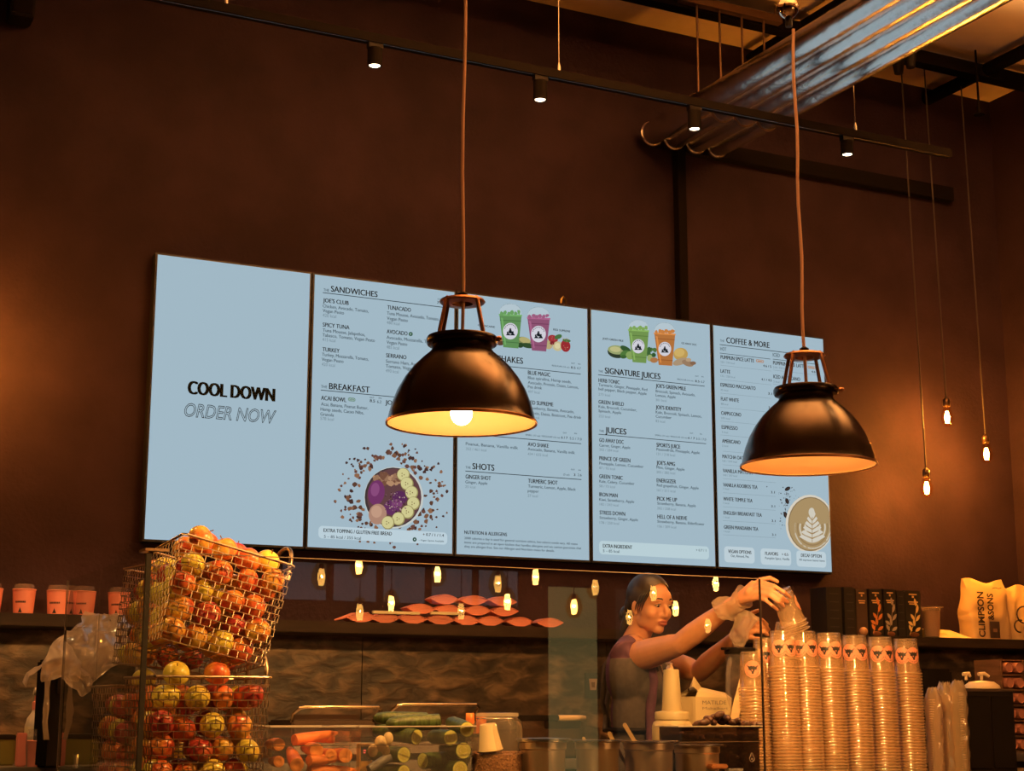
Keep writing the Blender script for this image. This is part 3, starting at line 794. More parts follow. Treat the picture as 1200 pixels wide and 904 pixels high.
for k in range(6):
    yy, s_ = 470 + k * 30, 22 + 13 * k
    for sg in (-1, 1):
        c.poly([(688, yy + 34), (688, yy + 14), (688 + sg * s_ * 0.75, yy - 16), (688 + sg * s_, yy - 2), (688 + sg * s_ * 0.6, yy + 18)], (208, 202, 188))
    c.poly([(686, yy + 34), (690, yy + 34), (690, yy - 10), (686, yy - 10)], (160, 134, 96))
c.ell(684, 456, 20, 30, (206, 200, 184))
for (x0, y0, x1, y1) in ((104, 680, 308, 796), (345, 694, 550, 812), (582, 708, 782, 824)): c.panel(x0, y0, x1, y1, (188, 205, 213))
c.done('latte_picture')
# ================================================================== LAMPS, TRACK, DUCTS, PIPES
# ---- two dome pendants over the counter
M_BRONZE = mat('dark_bronze', (0.030, 0.018, 0.013), 0.22, 0.75, var=0.25, scale=6)
M_INNER = mat('cream_enamel', (0.80, 0.47, 0.20), 0.55)
M_COPPER = mat('aged_copper', (0.36, 0.17, 0.09), 0.35, 0.85, var=0.2, scale=14)
M_CORD = mat('pale_fabric_cord', (0.85, 0.55, 0.42), 0.8)
M_CHROME = mat('polished_copper_ball', (0.80, 0.62, 0.48), 0.08, 1.0)
def pendant(x, y, z, label, watts, bulb_z, top):
    r = empty('pendant_lamp', (x, y, z), label, 'lamp', 'dome pendant lamps over the counter')
    out = [(0.211, 0), (0.2115, 0.004), (0.207, 0.010), (0.203, 0.03), (0.195, 0.058), (0.181, 0.094), (0.162, 0.128), (0.138, 0.160), (0.112, 0.186), (0.092, 0.203), (0.085, 0.212), (0.085, 0.224), (0.098, 0.226), (0.1015, 0.232), (0.1015, 0.243), (0.098, 0.249), (0.07, 0.251), (0.0, 0.252)]
    MB().lathe([(a, z + b) for a, b in out], 56, o=(x, y, 0)).build('shade', M_BRONZE, r)
    inn = [(0.2075, 0.001), (0.203, 0.010), (0.199, 0.03), (0.191, 0.058), (0.177, 0.093), (0.158, 0.126), (0.134, 0.157), (0.108, 0.182), (0.08, 0.198), (0.0, 0.203)]
    MB().lathe([(a, z + b) for a, b in inn], 56, o=(x, y, 0)).build('enamel_lining', M_INNER, r)
    MB().lathe([(0.2085, z + 0.0), (0.2125, z - 0.003), (0.2135, z + 0.002), (0.2115, z + 0.006)], 56, o=(x, y, 0)).build('rolled_rim', M_COPPER, r)
    zt_ = z + 0.352
    MB().lathe([(0.030, zt_ - 0.006), (0.062, zt_ - 0.004), (0.066, zt_), (0.062, zt_ + 0.006), (0.030, zt_ + 0.010), (0.030, zt_ - 0.006)], 32, o=(x, y, 0)).build('cage_ring', M_COPPER, r)
    for k in range(4):
        a = math.radians(18 + 90 * k)
        c_, s_ = math.cos(a), math.sin(a)
        w = MB().tube([(x + 0.087 * c_, y + 0.087 * s_, z + 0.238), (x + 0.086 * c_, y + 0.086 * s_, z + 0.256), (x + 0.062 * c_, y + 0.062 * s_, zt_ - 0.004), (x + 0.056 * c_, y + 0.056 * s_, zt_ + 0.006)], 0.0058, 8)
        w.build('strut', M_COPPER, r)
    kb = MB().lathe([(0.0, 0), (0.007, 0.001), (0.008, 0.006), (0.004, 0.010), (0.006, 0.016), (0.0, 0.020)], 12, M=Matrix.Rotation(math.radians(90), 3, 'X'), o=(x + 0.075, y - 0.075, z + 0.236))
    kb.build('set_screw', M_COPPER, r)
    MB().lathe([(0.014, zt_ + 0.004), (0.015, zt_ + 0.024), (0.009, zt_ + 0.028), (0.006, zt_ + 0.03)], 16, o=(x, y, 0), capb=True).build('cord_grip', M_BLACKP, r)
    n = 14
    MB().tube([(x + 0.0035 * math.sin(i * 1.3 + x), y, z + 0.25 + (top - z - 0.25) * i / n) for i in range(n + 1)], 0.0052, 8).build('cord', M_CORD, r)
    sk = MB().lathe([(0.0, z + 0.2), (0.022, z + 0.2), (0.022, bulb_z + 0.040), (0.016, bulb_z + 0.036), (0, bulb_z + 0.036)], 16, o=(x, y, 0)).build('socket', M_BLACKP, r)
    b = MB().ball((x, y, bulb_z), (0.031, 0.031, 0.034), 20, 12).build('bulb', emis('lit_bulb_%d' % int(100 + x * 10), (1.0, 0.62, 0.26), 80 if x < 1 else 50), r)
    spot_light('lamp_light', (x, y, z - 0.012), watts, r, 178, 0.12, 0.03, (1.0, 0.49, 0.13))
    return r
l1 = pendant(0.2705, -2.5, 1.905, 'dome pendant lamp with its bulb showing, hanging before the sandwich and shakes screens', L_PENDANT[0], 1.935, 4.45)
l2 = pendant(1.4665, -2.5, 1.868, 'dome pendant lamp hanging before the coffee screen, below a polished ball', L_PENDANT[1], 2.012, 3.33)
l3 = pendant(-1.42, -2.5, 1.905, 'dome pendant lamp past the edge of the view, on the fruit basket side', L_PENDANT[2], 1.935, 4.45)  # added out of view as fill for the baskets and bag
# polished ball at the top of the second cord, on a stem from the ceiling
MB().ball((1.4495, -2.5, 3.40), 0.036, 28, 18).build('polished_ball', M_CHROME, l2)
MB().tube([(1.4495, -2.5, 3.43), (1.4495, -2.5, 4.55)], 0.007, 8).build('stem', M_COPPER, l2)
MB().lathe([(0.012, 3.335), (0.012, 3.372), (0.006, 3.372)], 12, o=(1.4515, -2.5, 0), capb=True).build('ferrule', M_BLACKP, l2)
for i_, (x, y) in enumerate(((0.2705, -2.5), (1.4495, -2.5), (-1.42, -2.5))):
    MB().lathe([(0.0, 4.535), (0.05, 4.535), (0.055, 4.545), (0.055, ZC), (0, ZC)], 24, o=(x, y, 0)).build('ceiling_rose', M_BLACKP, (l1, l2, l3)[i_])
MB().tube([(0.2705, -2.5, 4.44), (0.2705, -2.5, 4.54)], 0.0052, 8).build('cord_end', M_CORD, l1)
MB().tube([(-1.42, -2.5, 4.44), (-1.42, -2.5, 4.54)], 0.0052, 8).build('cord_end', M_CORD, l3)

# ---- bare filament bulbs
M_ENV = clear_mat('amber_bulb_glass', (1.0, 0.80, 0.50), ior=1.3, rough=0.02)
M_FIL = emis('filament', (1.0, 0.55, 0.16), 130)
M_GLOW = emis('glowing_globe', (1.0, 0.60, 0.20), 20)
M_BROWNCORD = mat('dark_cord', (0.03, 0.018, 0.012), 0.7)
M_SOCK = mat('dark_brass_socket', (0.10, 0.055, 0.03), 0.35, 0.8)
def edison(x, y, z, top, watts, label, group, fil=M_FIL, cordm=M_BROWNCORD, sway=0.0, big=1.0):
    """z is the middle of the glass"""
    r = empty('filament_bulb', (x, y, z), label, 'light bulb', group)
    MB().lathe([(0.0, z - 0.050), (0.012, z - 0.047), (0.026, z - 0.030), (0.031, z - 0.008), (0.029, z + 0.012), (0.021, z + 0.034), (0.014, z + 0.052), (0.013, z + 0.060)] if big == 1 else [(r_ * big, z + (h_ - z) * big) for r_, h_ in ((0.0, z - 0.050), (0.02, z - 0.044), (0.034, z - 0.02), (0.036, z), (0.030, z + 0.025), (0.014, z + 0.052))], 20, o=(x, y, 0)).build('glass', M_ENV, r)
    w = MB()
    for k in range(6):
        a = k * math.pi / 3
        w.tube([(x + 0.005 * big * math.cos(a), y + 0.005 * big * math.sin(a), z + 0.030 * big), (x + 0.013 * big * math.cos(a), y + 0.013 * big * math.sin(a), z - 0.002), (x + 0.007 * big * math.cos(a), y + 0.007 * big * math.sin(a), z - 0.032 * big)], 0.0022 * big ** 1.5, 5)
    w.build('filament', fil, r)
    MB().lathe([(0.0135, z + 0.052), (0.0185, z + 0.058), (0.0185, z + 0.088), (0.014, z + 0.096), (0.006, z + 0.102), (0.0, z + 0.104)], 16, o=(x, y, 0)).build('socket', M_SOCK, r)
    MB().tube([(x + sway * (1 - (1 - i / 6.0)) , y, z + 0.10 + (top - z - 0.10) * i / 6) for i in range(7)], 0.004, 6).build('cord', cordm, r)
    point_light('bulb_light', (x, y, z), watts, r, 0.012, WARM if y > -1 else ROOMC)
    return r
RB = ['bare filament bulb on the longest dark cord, lowest of the three by the side wall', 'bare filament bulb hanging highest of the three near the side wall', 'bare filament bulb nearest the corner of the side wall, middle height']
for (px, py), lb in zip(((1086, 572), (1110, 489), (1156, 532)), RB):
    q = P(px, py, -0.24)
    edison(q.x, q.y, q.z, ZC - 0.005, L_BULB, lb, 'bare bulbs by the side wall', sway=-0.03)
q = P(-32, 400, -0.24)
edison(q.x, q.y, q.z, ZC - 0.005, L_BULB * 1.5, 'bare filament bulb glowing on the wall past the end of the pink cup shelf', 'bare bulb by the wall')
# bulbs in the room behind, seen mirrored in the sneeze guard
GB = 'bare filament bulb in the seating room, seen as a reflection in the sneeze guard'
for (px, py, Yv) in ((420, 663, 4.6), (458, 707, 4.9), (512, 673, 4.2), (594, 705, 4.0), (627, 676, 4.4), (672, 711, 4.7), (791, 713, 4.4), (838, 684, 4.1)):
    q = P(px, py, Yv)
    edison(q.x, -4.0 - Yv, q.z, ZC - 0.005, L_ROOM, GB, 'bulbs mirrored in the glass', big=1.9)
for (px, py, Yv) in ((376, 676, 5.4), (421, 717, 5.8), (540, 716, 5.6), (583, 684, 5.2), (697, 688, 5.5), (737, 723, 5.8), (765, 695, 5.3), (829, 733, 5.9)):  # added dim bulbs that stand in for second reflections of the ones above
    q = P(px, py, Yv)
    edison(q.x, -4.0 - Yv, q.z, ZC - 0.005, L_ROOM * 0.3, GB, 'bulbs mirrored in the glass', fil=M_GLOW, big=2.2)

for k, (x, y, lb) in enumerate(((1.2, -2.6, 'black uplighter washing the plywood ceiling above the sandwich screen'), (3.7, -2.6, 'black uplighter washing the plywood ceiling toward the side wall'), (2.4, -3.0, 'black uplighter washing the plywood ceiling above the second pendant'))):
    r = empty('ceiling_uplighter', (x, y, 3.450), lb, 'uplighter', 'uplighters under the ceiling')  # unseen lamp, added only to brighten the ceiling
    MB().lathe([(0, 3.410), (0.04, 3.410), (0.05, 3.450), (0.05, 3.550), (0.045, 3.550), (0.045, 3.510), (0, 3.510)], 24, o=(x, y, 0)).build('housing', M_BLACK, r)
    MB().lathe([(0, 3.515), (0.043, 3.515), (0.043, 3.525), (0, 3.528)], 24, o=(x, y, 0)).build('lens', emis('uplighter_lens_%d' % k, (1.0, 0.62, 0.28), 4), r)
    MB().tube([(x + 0.055, y, 3.480), (x + 0.055, y, ZC)], 0.006, 6).build('stem', M_BLACK, r)
    o = spot_light('uplight', (x, y, 3.570), L_CEIL_FILL, r, 122, 0.3, 0.04, (1.0, 0.52, 0.18))
    o.rotation_euler = (math.pi, 0, 0)

# ---- track with spotlights
def track():
    y, z = -1.0, 3.705
    r = empty('lighting_track', (1.6, y, z), 'long black lighting track hung on thin wires above the menu screens', 'light track')
    MB().box((-1.7, y - 0.018, z - 0.018), (3.5, y + 0.018, z + 0.018)).build('rail', M_BLACK, r, smooth=False)
    MB().box((-1.7, y - 0.010, z - 0.0185), (3.5, y - 0.006, z - 0.0175)).build('conductor', M_STEEL, r, smooth=False)
    for px, py in ((265, 5), (655, 72), (1002, 141)):
        q = P(px, py, y)
        MB().tube([(q.x, y, z + 0.018), (q.x, y, ZC)], 0.0022, 5).lathe([(0.008, z + 0.018), (0.008, z + 0.04), (0.003, z + 0.06)], 10, o=(q.x, y, 0)).build('suspension_wire', M_STEEL, r)
    return r
track()
M_LED = emis('spot_lens', (1.0, 0.80, 0.55), 9)
SPL = ['black cylinder spotlight at the near track end above the fruit baskets', 'black cylinder spotlight on the track high above the first menu screen', 'black cylinder spotlight on the track above the shakes screen', 'black cylinder spotlight on the track in front of the foil ducts', 'black cylinder spotlight at the track end beyond the foil ducts']
for (px, py), lb in zip(((-92, -30), (439, 78), (633, 118), (814, 152), (993, 182)), SPL):  # first spot is added out of view as fill for the basket end
    y = -1.0
    q = P(px, py, y)
    x, zb, zt_ = q.x, q.z, 3.687
    r = empty('track_spotlight', (x, y, zb), lb, 'spotlight', 'spotlights on the track')
    MB().lathe([(0.022, zb + 0.012), (0.026, zb), (0.029, zb + 0.002), (0.029, zt_ - 0.022), (0.024, zt_ - 0.02), (0.0, zt_ - 0.02)], 24, o=(x, y, 0)).build('barrel', M_BLACK, r)
    MB().box((x - 0.03, y - 0.014, zt_ - 0.022), (x + 0.03, y + 0.014, zt_)).build('track_adapter', M_BLACKP, r, smooth=False)
    MB().lathe([(0.0, zb + 0.004), (0.021, zb + 0.004), (0.0225, zb + 0.012)], 20, o=(x, y, 0)).build('lens', M_LED, r)
    d = bpy.data.lights.new('spot_light', 'SPOT')
    d.energy = L_SPOT * (4 if px > 300 else 16); d.spot_size = math.radians(55); d.spot_blend = 0.6; d.color = (1.0, 0.68, 0.34); d.shadow_soft_size = 0.02
    o = bpy.data.objects.new('spot_light', d); COL.objects.link(o); o.parent = r; o.location = (0, 0, -0.01)
    if px < 0: o.rotation_euler = (0, math.radians(-16), 0)

# ---- four foil ducts running out from the wall
m, N, L = new_mat('crinkled_foil')
o_ = N.new('ShaderNodeOutputMaterial'); b_ = N.new('ShaderNodeBsdfPrincipled'); L.new(b_.outputs[0], o_.inputs[0])
b_.inputs['Base Color'].default_value = (0.86, 0.82, 0.78, 1); b_.inputs['Metallic'].default_value = 1; b_.inputs['Roughness'].default_value = 0.22
tc_ = N.new('ShaderNodeTexCoord'); mp_ = N.new('ShaderNodeMapping'); mp_.inputs['Scale'].default_value = (40, 16, 40); L.new(tc_.outputs['Object'], mp_.inputs[0])
nz_ = N.new('ShaderNodeTexNoise'); nz_.inputs['Scale'].default_value = 1.6; nz_.inputs['Detail'].default_value = 6; L.new(mp_.outputs[0], nz_.inputs['Vector'])
bp_ = N.new('ShaderNodeBump'); bp_.inputs['Strength'].default_value = 0.13; bp_.inputs['Distance'].default_value = 0.012; L.new(nz_.outputs['Fac'], bp_.inputs['Height']); L.new(bp_.outputs[0], b_.inputs['Normal'])
M_FOIL = m
M_UNI = mat('brown_steel', (0.14, 0.075, 0.04), 0.5, 0.6)
DL = ['silver foil duct running out from the wall, first of four past the vertical trunking', 'silver foil duct, second of four hanging side by side', 'silver foil duct, third of four hanging side by side', 'silver foil duct, outermost of four toward the side wall']
for k in range(4):
    x, z = 2.455 + 0.131 * k, 3.955
    r = empty('foil_duct', (x, -0.1, z), DL[k], 'duct', 'foil ventilation ducts')
    w = MB()
    n, seg = 26, 150
    vs_, fs = [], []
    ph = random.random() * 9
    for i in range(seg + 1):
        y = 0.0 - 4.4 * i / seg
        for j in range(n):
            t = 2 * math.pi * j / n
            rr = 0.0585 + 0.0009 * noise.noise(Vector((math.cos(t) * 1.5 + ph, math.sin(t) * 1.5, y * 9)))
            if i % 23 == 5: rr += 0.002
            vs_.append((x + rr * math.cos(t), y, z + rr * math.sin(t)))
    for i in range(seg):
        for j in range(n):
            a, b = i * n + j, i * n + (j + 1) % n
            fs.append((a, a + n, b + n, b))
    w.add(vs_, fs)
    w.build('foil_skin', M_FOIL, r, angle=75)
    MB().tube(arc((x, -0.02, z), 0.0605, 0, 2 * math.pi, 24)[:-1], 0.004, 6, closed=True).build('end_collar', M_FOIL, r)
    for yh in (-0.45, -2.2):
        MB().tube(arc((x, yh, z), 0.0615, 0, 2 * math.pi, 24)[:-1], 0.0035, 5, closed=True).tube([(x, yh, z + 0.062), (x, yh, ZC - 0.10)], 0.0055, 6).build('hanger_rod', M_UNI, r)
for yh, nm in ((-0.45, 'steel hanger channel above the wall end of the foil ducts'), (-2.2, 'steel hanger channel above the room end of the foil ducts')):
    w = MB().box((2.36, yh - 0.02, ZC - 0.10), (2.95, yh + 0.02, ZC - 0.06))
    for xx in (2.39, 2.92): w.tube([(xx, yh, ZC - 0.06), (xx, yh, ZC)], 0.005, 6)
    tag(w.build('hanger_channel', M_UNI, smooth=False), nm, 'hanger')

# ---- black pipes and beams under the ceiling
def pipe(pts, r_, label, cat='pipe', name='ceiling_pipe', fl=None):
    w = MB().tube(pts, r_, 12)
    o = w.build(name, M_BLACK)
    return tag(o, label, cat, 'black pipes under the ceiling')
zb = 4.49
yb = PZ(1125, 80, zb).y
bm_ = MB().box((-3, yb - 0.035, zb - 0.035), (XR - 0.01, yb + 0.035, zb + 0.035))
for xx in (0.2, 1.4, 2.2, 3.3, 4.4): bm_.box((xx - 0.01, yb - 0.01, zb + 0.035), (xx + 0.01, yb + 0.01, ZC))
tag(bm_.build('ceiling_beam', M_BLACK, smooth=False), 'black beam under the ceiling running parallel to the menu wall', 'beam')
xb = PZ(1158, 81, 4.50).x
pipe([(xb, WY - 0.005, 4.50), (xb, -5, 4.50)], 0.036, 'black pipe crossing under the beam beyond the foil ducts')
xb2 = PZ(945, 26, 4.52).x
pipe([(xb2, WY - 0.005, 4.52), (xb2, -5, 4.52)], 0.022, 'thin black pipe running beside the foil ducts')
# sprinkler on the crossing pipe, two small black fittings beside it
r = empty('sprinkler', (xb - 0.12, yb + 0.02, 4.39), 'small sprinkler head on a thin rod where the black pipes cross', 'sprinkler')
MB().tube([(xb - 0.12, yb - 0.08, 4.2), (xb - 0.12, yb - 0.08, ZC)], 0.006, 6).build('rod', M_BLACK, r)
MB().lathe([(0.0, 4.20), (0.03, 4.205), (0.03, 4.21), (0.01, 4.22), (0.012, 4.25)], 14, o=(xb - 0.12, yb - 0.08, 0)).build('deflector', M_BLACK, r)
for (px, py), lb in (((1053, 82), 'small black cone fitting under the ceiling, closer to the foil ducts'), ((1067, 75), 'small black cylinder fitting hanging from the ceiling beam')):
    q = PZ(px, py, 4.33)
    w = MB().lathe([(0.0, 4.31), (0.022, 4.31), (0.034, 4.39), (0.012, 4.39), (0.012, ZC), (0, ZC)], 16, o=(q.x, q.y, 0))
    tag(w.build('ceiling_sensor', M_BLACKP), lb, 'sensor')
# trunking on the wall: upright with a horizontal run
z1 = 3.945
w = MB().box((2.625, WY - 0.05, 3.02), (2.675, WY - 0.001, z1 + 0.04))
r = tag(w.build('cable_trunking', M_BLACK, smooth=False, bevel=0.003), 'black trunking rising up the wall behind the screens then turning along it', 'trunking')
MB().box((2.675, WY - 0.05, z1 - 0.04), (XR - 0.35, WY - 0.001, z1 + 0.04)).build('horizontal_run', M_BLACK, r, smooth=False, bevel=0.003)
# dark projector-like box high on the wall is only a dark outline in the photo: a plain black loudspeaker
q0, q1 = P(9, 22, 0.0), P(38, 22, 0.0)
sp_ = empty('wall_speaker', ((q0.x + q1.x) / 2, 0.0, q0.z), 'black box high on the wall at the top corner of the view', 'box')
MB().box((q0.x, -0.06, q0.z), (q1.x, WY, q0.z + 0.2)).build('housing', M_BLACKP, sp_, smooth=False, bevel=0.006)
MB().box((q0.x + 0.01, -0.064, q0.z + 0.012), (q1.x - 0.01, -0.06, q0.z + 0.188)).build('front_cloth', M_BLACK, sp_, smooth=False)
# ================================================================== SNEEZE GUARD
GX0, GX1, GY, GZ = -0.470, 1.622, -2.0, 1.556
r = empty('sneeze_guard', (0.6, GY, ZT), 'clear glass sneeze guard standing along the front of the counter', 'glass screen')
MB().box((GX0, GY - 0.004, ZT), (GX1, GY + 0.004, GZ)).build('front_pane', M_GLASS, r, smooth=False)
MB().box((GX0, GY - 0.0042, GZ), (GX1, GY + 0.0042, GZ + 0.0022)).build('polished_edge', M_GLASSEDGE, r, smooth=False)
MB().box((GX1, GY - 0.0045, ZT), (GX1 + 0.0035, GY + 0.0045, GZ)).build('end_edge', mat('dark_glass_edge', (0.025, 0.015, 0.012), 0.6, spec=0.1), r, smooth=False)
pts = [Vector((GX0 - 0.003, GY + 0.006, ZT)), Vector((GX0 - 0.003, GY + 0.006, GZ - 0.002))]
yy = P(118, 669, 0).y
pts += [Vector((GX0 - 0.003, -1.46, GZ - 0.002)), Vector((GX0 - 0.003, -1.42, GZ - 0.014)), Vector((GX0 - 0.003, -1.405, GZ - 0.05)), Vector((GX0 - 0.003, -1.40, ZT))]
MB().prism(pts, (0.006, 0, 0)).build('side_pane', M_GLASS, r, smooth=False)
MB().box((GX0 - 0.003, -1.394, ZT), (GX0 + 0.003, -0.885, GZ - 0.004)).build('rear_side_pane', M_GLASS, r, smooth=False)
MB().box((GX0 - 0.004, -0.885, ZT), (GX0 + 0.004, -0.880, GZ - 0.004)).build('rear_edge', M_GLASSEDGE, r, smooth=False)
MB().box((GX0 - 0.007, GY - 0.007, ZT), (GX0 + 0.007, GY + 0.007, GZ - 0.006)).build('corner_post', mat('dark_corner_joint', (0.018, 0.015, 0.012), 0.6, spec=0.15), r, smooth=False)
MB().prism([(GX0 - 0.012, GY - 0.010, GZ + 0.002), (GX0 + 0.055, GY - 0.010, GZ + 0.002), (GX0 + 0.055, GY + 0.010, GZ + 0.002), (GX0 + 0.012, GY + 0.010, GZ + 0.002), (GX0 + 0.012, GY + 0.065, GZ + 0.002), (GX0 - 0.012, GY + 0.065, GZ + 0.002)], (0, 0, 0.008)).build('corner_bracket', mat('brushed_brass', (0.75, 0.52, 0.30), 0.3, 1.0), r, smooth=False, bevel=0.001)
for px, Y in ((272, -2.012), (103, -2.012)):
    pass
for x0 in (-0.20, 0.7, 1.5):
    MB().box((x0 - 0.03, GY - 0.012, ZT), (x0 + 0.03, GY + 0.012, ZT + 0.055)).build('pane_clamp', M_STEEL, r, smooth=False, bevel=0.002)

# ================================================================== FRUIT BASKETS
BW, BD, BH = 0.345, 0.34, 0.305                    # width, depth, height of a basket (x, y, z)
TAP = 0.92                                         # floor size against rim size
def bpt(u, v, h):
    """u,v in -1..1 across width and depth, h 0..1 up"""
    k = TAP + (1 - TAP) * h
    return Vector((u * BW / 2 * k, v * BD / 2 * k, h * BH))
def build_basket(name, loc, rot, label, handles=(1, -1)):
    r = empty(name, loc, label, 'wire basket', 'wire fruit baskets', rot=rot)
    rows, w = 14, MB()
    for i in range(rows + 1):
        h = i / rows
        w.tube([bpt(a, b, h) for a, b in ((-1, -1), (1, -1), (1, 1), (-1, 1))], 0.0017, 5, closed=True)
    for face in range(4):
        n = 11 if face % 2 == 0 else 10
        for i in range(rows):
            for k in range(n + 1):
                t = -1 + 2 * (k + (0.5 if i % 2 else 0)) / n
                if t > 1.001: continue
                a, b = ((t, -1), (1, t), (-t, 1), (-1, -t))[face]
                w.tube([bpt(a, b, i / rows), bpt(a, b, (i + 1) / rows)], 0.0015, 4, caps=False)
    for k in range(12):
        t = -1 + 2 * k / 11
        w.tube([bpt(t, -1, 0.0), bpt(t, 1, 0.0)], 0.0016, 4, caps=False)
    w.build('wire_mesh', M_WIRE, r, local=True)
    MB().tube([bpt(a * 1.015, b * 1.015, 1.0) for a, b in ((-0.94, -1), (0.94, -1), (1, -0.94), (1, 0.94), (0.94, 1), (-0.94, 1), (-1, 0.94), (-1, -0.94))], 0.004, 8, closed=True).build('rim', M_WIRE, r, local=True)
    for sg in handles:
        pts = []
        for i in range(13):
            t = math.pi * i / 12
            pts.append(bpt(sg, -0.55 * math.cos(t), 1.0) + Vector((sg * 0.012, 0, 0.085 * math.sin(t) ** 0.75)))
        pts = [bpt(sg, -0.55, 0.93) + Vector((sg * 0.01, 0, 0))] + pts + [bpt(sg, 0.55, 0.93) + Vector((sg * 0.01, 0, 0))]
        h_ = MB().tube(pts, 0.0062, 10).build('handle', M_WIRE, r, local=True)
        MB().tube([pts[0] + Vector((0, -0.012, 0)), pts[0] + Vector((0, 0.012, 0))], 0.009, 8).tube([pts[-1] + Vector((0, -0.012, 0)), pts[-1] + Vector((0, 0.012, 0))], 0.009, 8).build('handle_clip', M_WIRE, h_, local=True)
    return r
TILT = math.radians(13.5)
Bloc = {
 'lower_front': ((-0.262, -1.80, ZT + 0.03), (0, 0, 0)),
 'upper_front': ((-0.262, -1.80, ZT + 0.395), (math.radians(-4), TILT, 0)),
 'lower_back': ((-0.268, -1.385, ZT - 0.022 + 0.03), (0, 0, 0)),
 'upper_back': ((-0.225, -1.385, ZT + 0.365), (math.radians(2), math.radians(7), 0)),
}
BLAB = {'lower_front': 'upright wire basket of apples at the glass corner, carrying the tilted basket',
 'upper_front': 'tilted wire basket of apples heaped above its rim, lying on the front basket',
 'lower_back': 'lower wire basket of apples behind the glass corner, next to the plastic bag',
 'upper_back': 'smaller looking leaning wire basket of apples seen through the side pane'}
# apples: one mesh for each colouring
def apple_mat(name, a, b, c, mid=0.5, streak=True):
    m, N, L = new_mat(name)
    o = N.new('ShaderNodeOutputMaterial'); p = N.new('ShaderNodeBsdfPrincipled'); L.new(p.outputs[0], o.inputs[0])
    t = N.new('ShaderNodeTexCoord'); mp = N.new('ShaderNodeMapping'); mp.inputs['Scale'].default_value = (14, 14, 6)
    oi = N.new('ShaderNodeObjectInfo')
    ad = N.new('ShaderNodeVectorMath'); ad.operation = 'ADD'
    L.new(t.outputs['Object'], mp.inputs[0]); L.new(mp.outputs[0], ad.inputs[0]); 
    sc = N.new('ShaderNodeVectorMath'); sc.operation = 'SCALE'; sc.inputs['Scale'].default_value = 37.0
    cb = N.new('ShaderNodeCombineXYZ'); L.new(oi.outputs['Random'], cb.inputs[0]); L.new(oi.outputs['Random'], cb.inputs[1]); L.new(cb.outputs[0], sc.inputs[0]); L.new(sc.outputs[0], ad.inputs[1])
    nz = N.new('ShaderNodeTexNoise'); nz.inputs['Scale'].default_value = 1.7; nz.inputs['Detail'].default_value = 3; L.new(ad.outputs[0], nz.inputs['Vector'])
    rp = N.new('ShaderNodeValToRGB'); e = rp.color_ramp.elements
    e[0].position, e[0].color = 0.34, (*a, 1); e[1].position, e[1].color = 0.68, (*c, 1); x = e.new(mid); x.color = (*b, 1)
    L.new(nz.outputs['Fac'], rp.inputs[0]); L.new(rp.outputs[0], p.inputs['Base Color'])
    p.inputs['Roughness'].default_value = 0.28
    p.inputs['Coat Weight'].default_value = 0.15
    return m
AP = [('yellow', apple_mat('yellow_apple_skin', (0.85, 0.62, 0.10), (0.72, 0.58, 0.09), (0.60, 0.52, 0.08))),
      ('yellow apple with a red blush', apple_mat('blushed_apple_skin', (0.78, 0.52, 0.09), (0.74, 0.34, 0.07), (0.55, 0.09, 0.045))),
      ('orange red', apple_mat('orange_apple_skin', (0.78, 0.30, 0.06), (0.70, 0.17, 0.05), (0.52, 0.07, 0.04))),
      ('dark red', apple_mat('red_apple_skin', (0.50, 0.07, 0.05), (0.36, 0.03, 0.035), (0.58, 0.14, 0.06)))]
ar = 0.037
AM = []
for nm, mm in AP:
    w = MB()
    pr = []
    for i in range(15):
        t = math.pi * i / 14
        rr = math.sin(t) * (1.0 + 0.06 * math.cos(t))
        zz = -math.cos(t) * 0.93
        if i >= 11: zz -= 0.17 * ((i - 10.5) / 3.5) ** 2
        if i <= 2: zz += 0.07 * (2.5 - i) / 2.5
        pr.append((max(rr, 0.0005) * ar, zz * ar))
    w.lathe(pr, 20)
    me = w.mesh('apple', angle=180)
    me.materials.append(mm)
    AM.append(me)
stem_me = MB().tube([(0, 0, ar * 0.62), (0.002, 0, ar * 0.85), (0.006, 0.001, ar * 1.12)], [0.0016, 0.0013, 0.0018], 6).mesh('stem')
stem_me.materials.append(mat('apple_stem', (0.10, 0.055, 0.025), 0.7))
ORD = ['top', 'second', 'third', 'fourth', 'fifth', 'bottom']
NTH = ['first', 'second', 'third', 'fourth', 'fifth', 'sixth', 'seventh']
CW = ['yellow', 'red-blushed yellow', 'orange-red', 'dark red']
BSH = {'lower_front': 'upright front basket', 'upper_front': 'tilted front basket', 'lower_back': 'lower back basket', 'upper_back': 'leaning back basket'}
def apple(ci, loc, M3, label, group, stem, s=1.0):
    r = link('apple', AM[ci], None)
    r.location = loc
    r.rotation_euler = M3
    r.scale = (s, s, s * random.uniform(0.92, 1.0))
    tag(r, label, 'apple', group)
    if stem: link('stem', stem_me, None, r)
rng = random.Random(5)
WEI = {'upper_front': (5, 4, 4, 2), 'lower_front': (5, 3, 3, 4), 'lower_back': (2, 3, 3, 4), 'upper_back': (3, 4, 3, 2)}
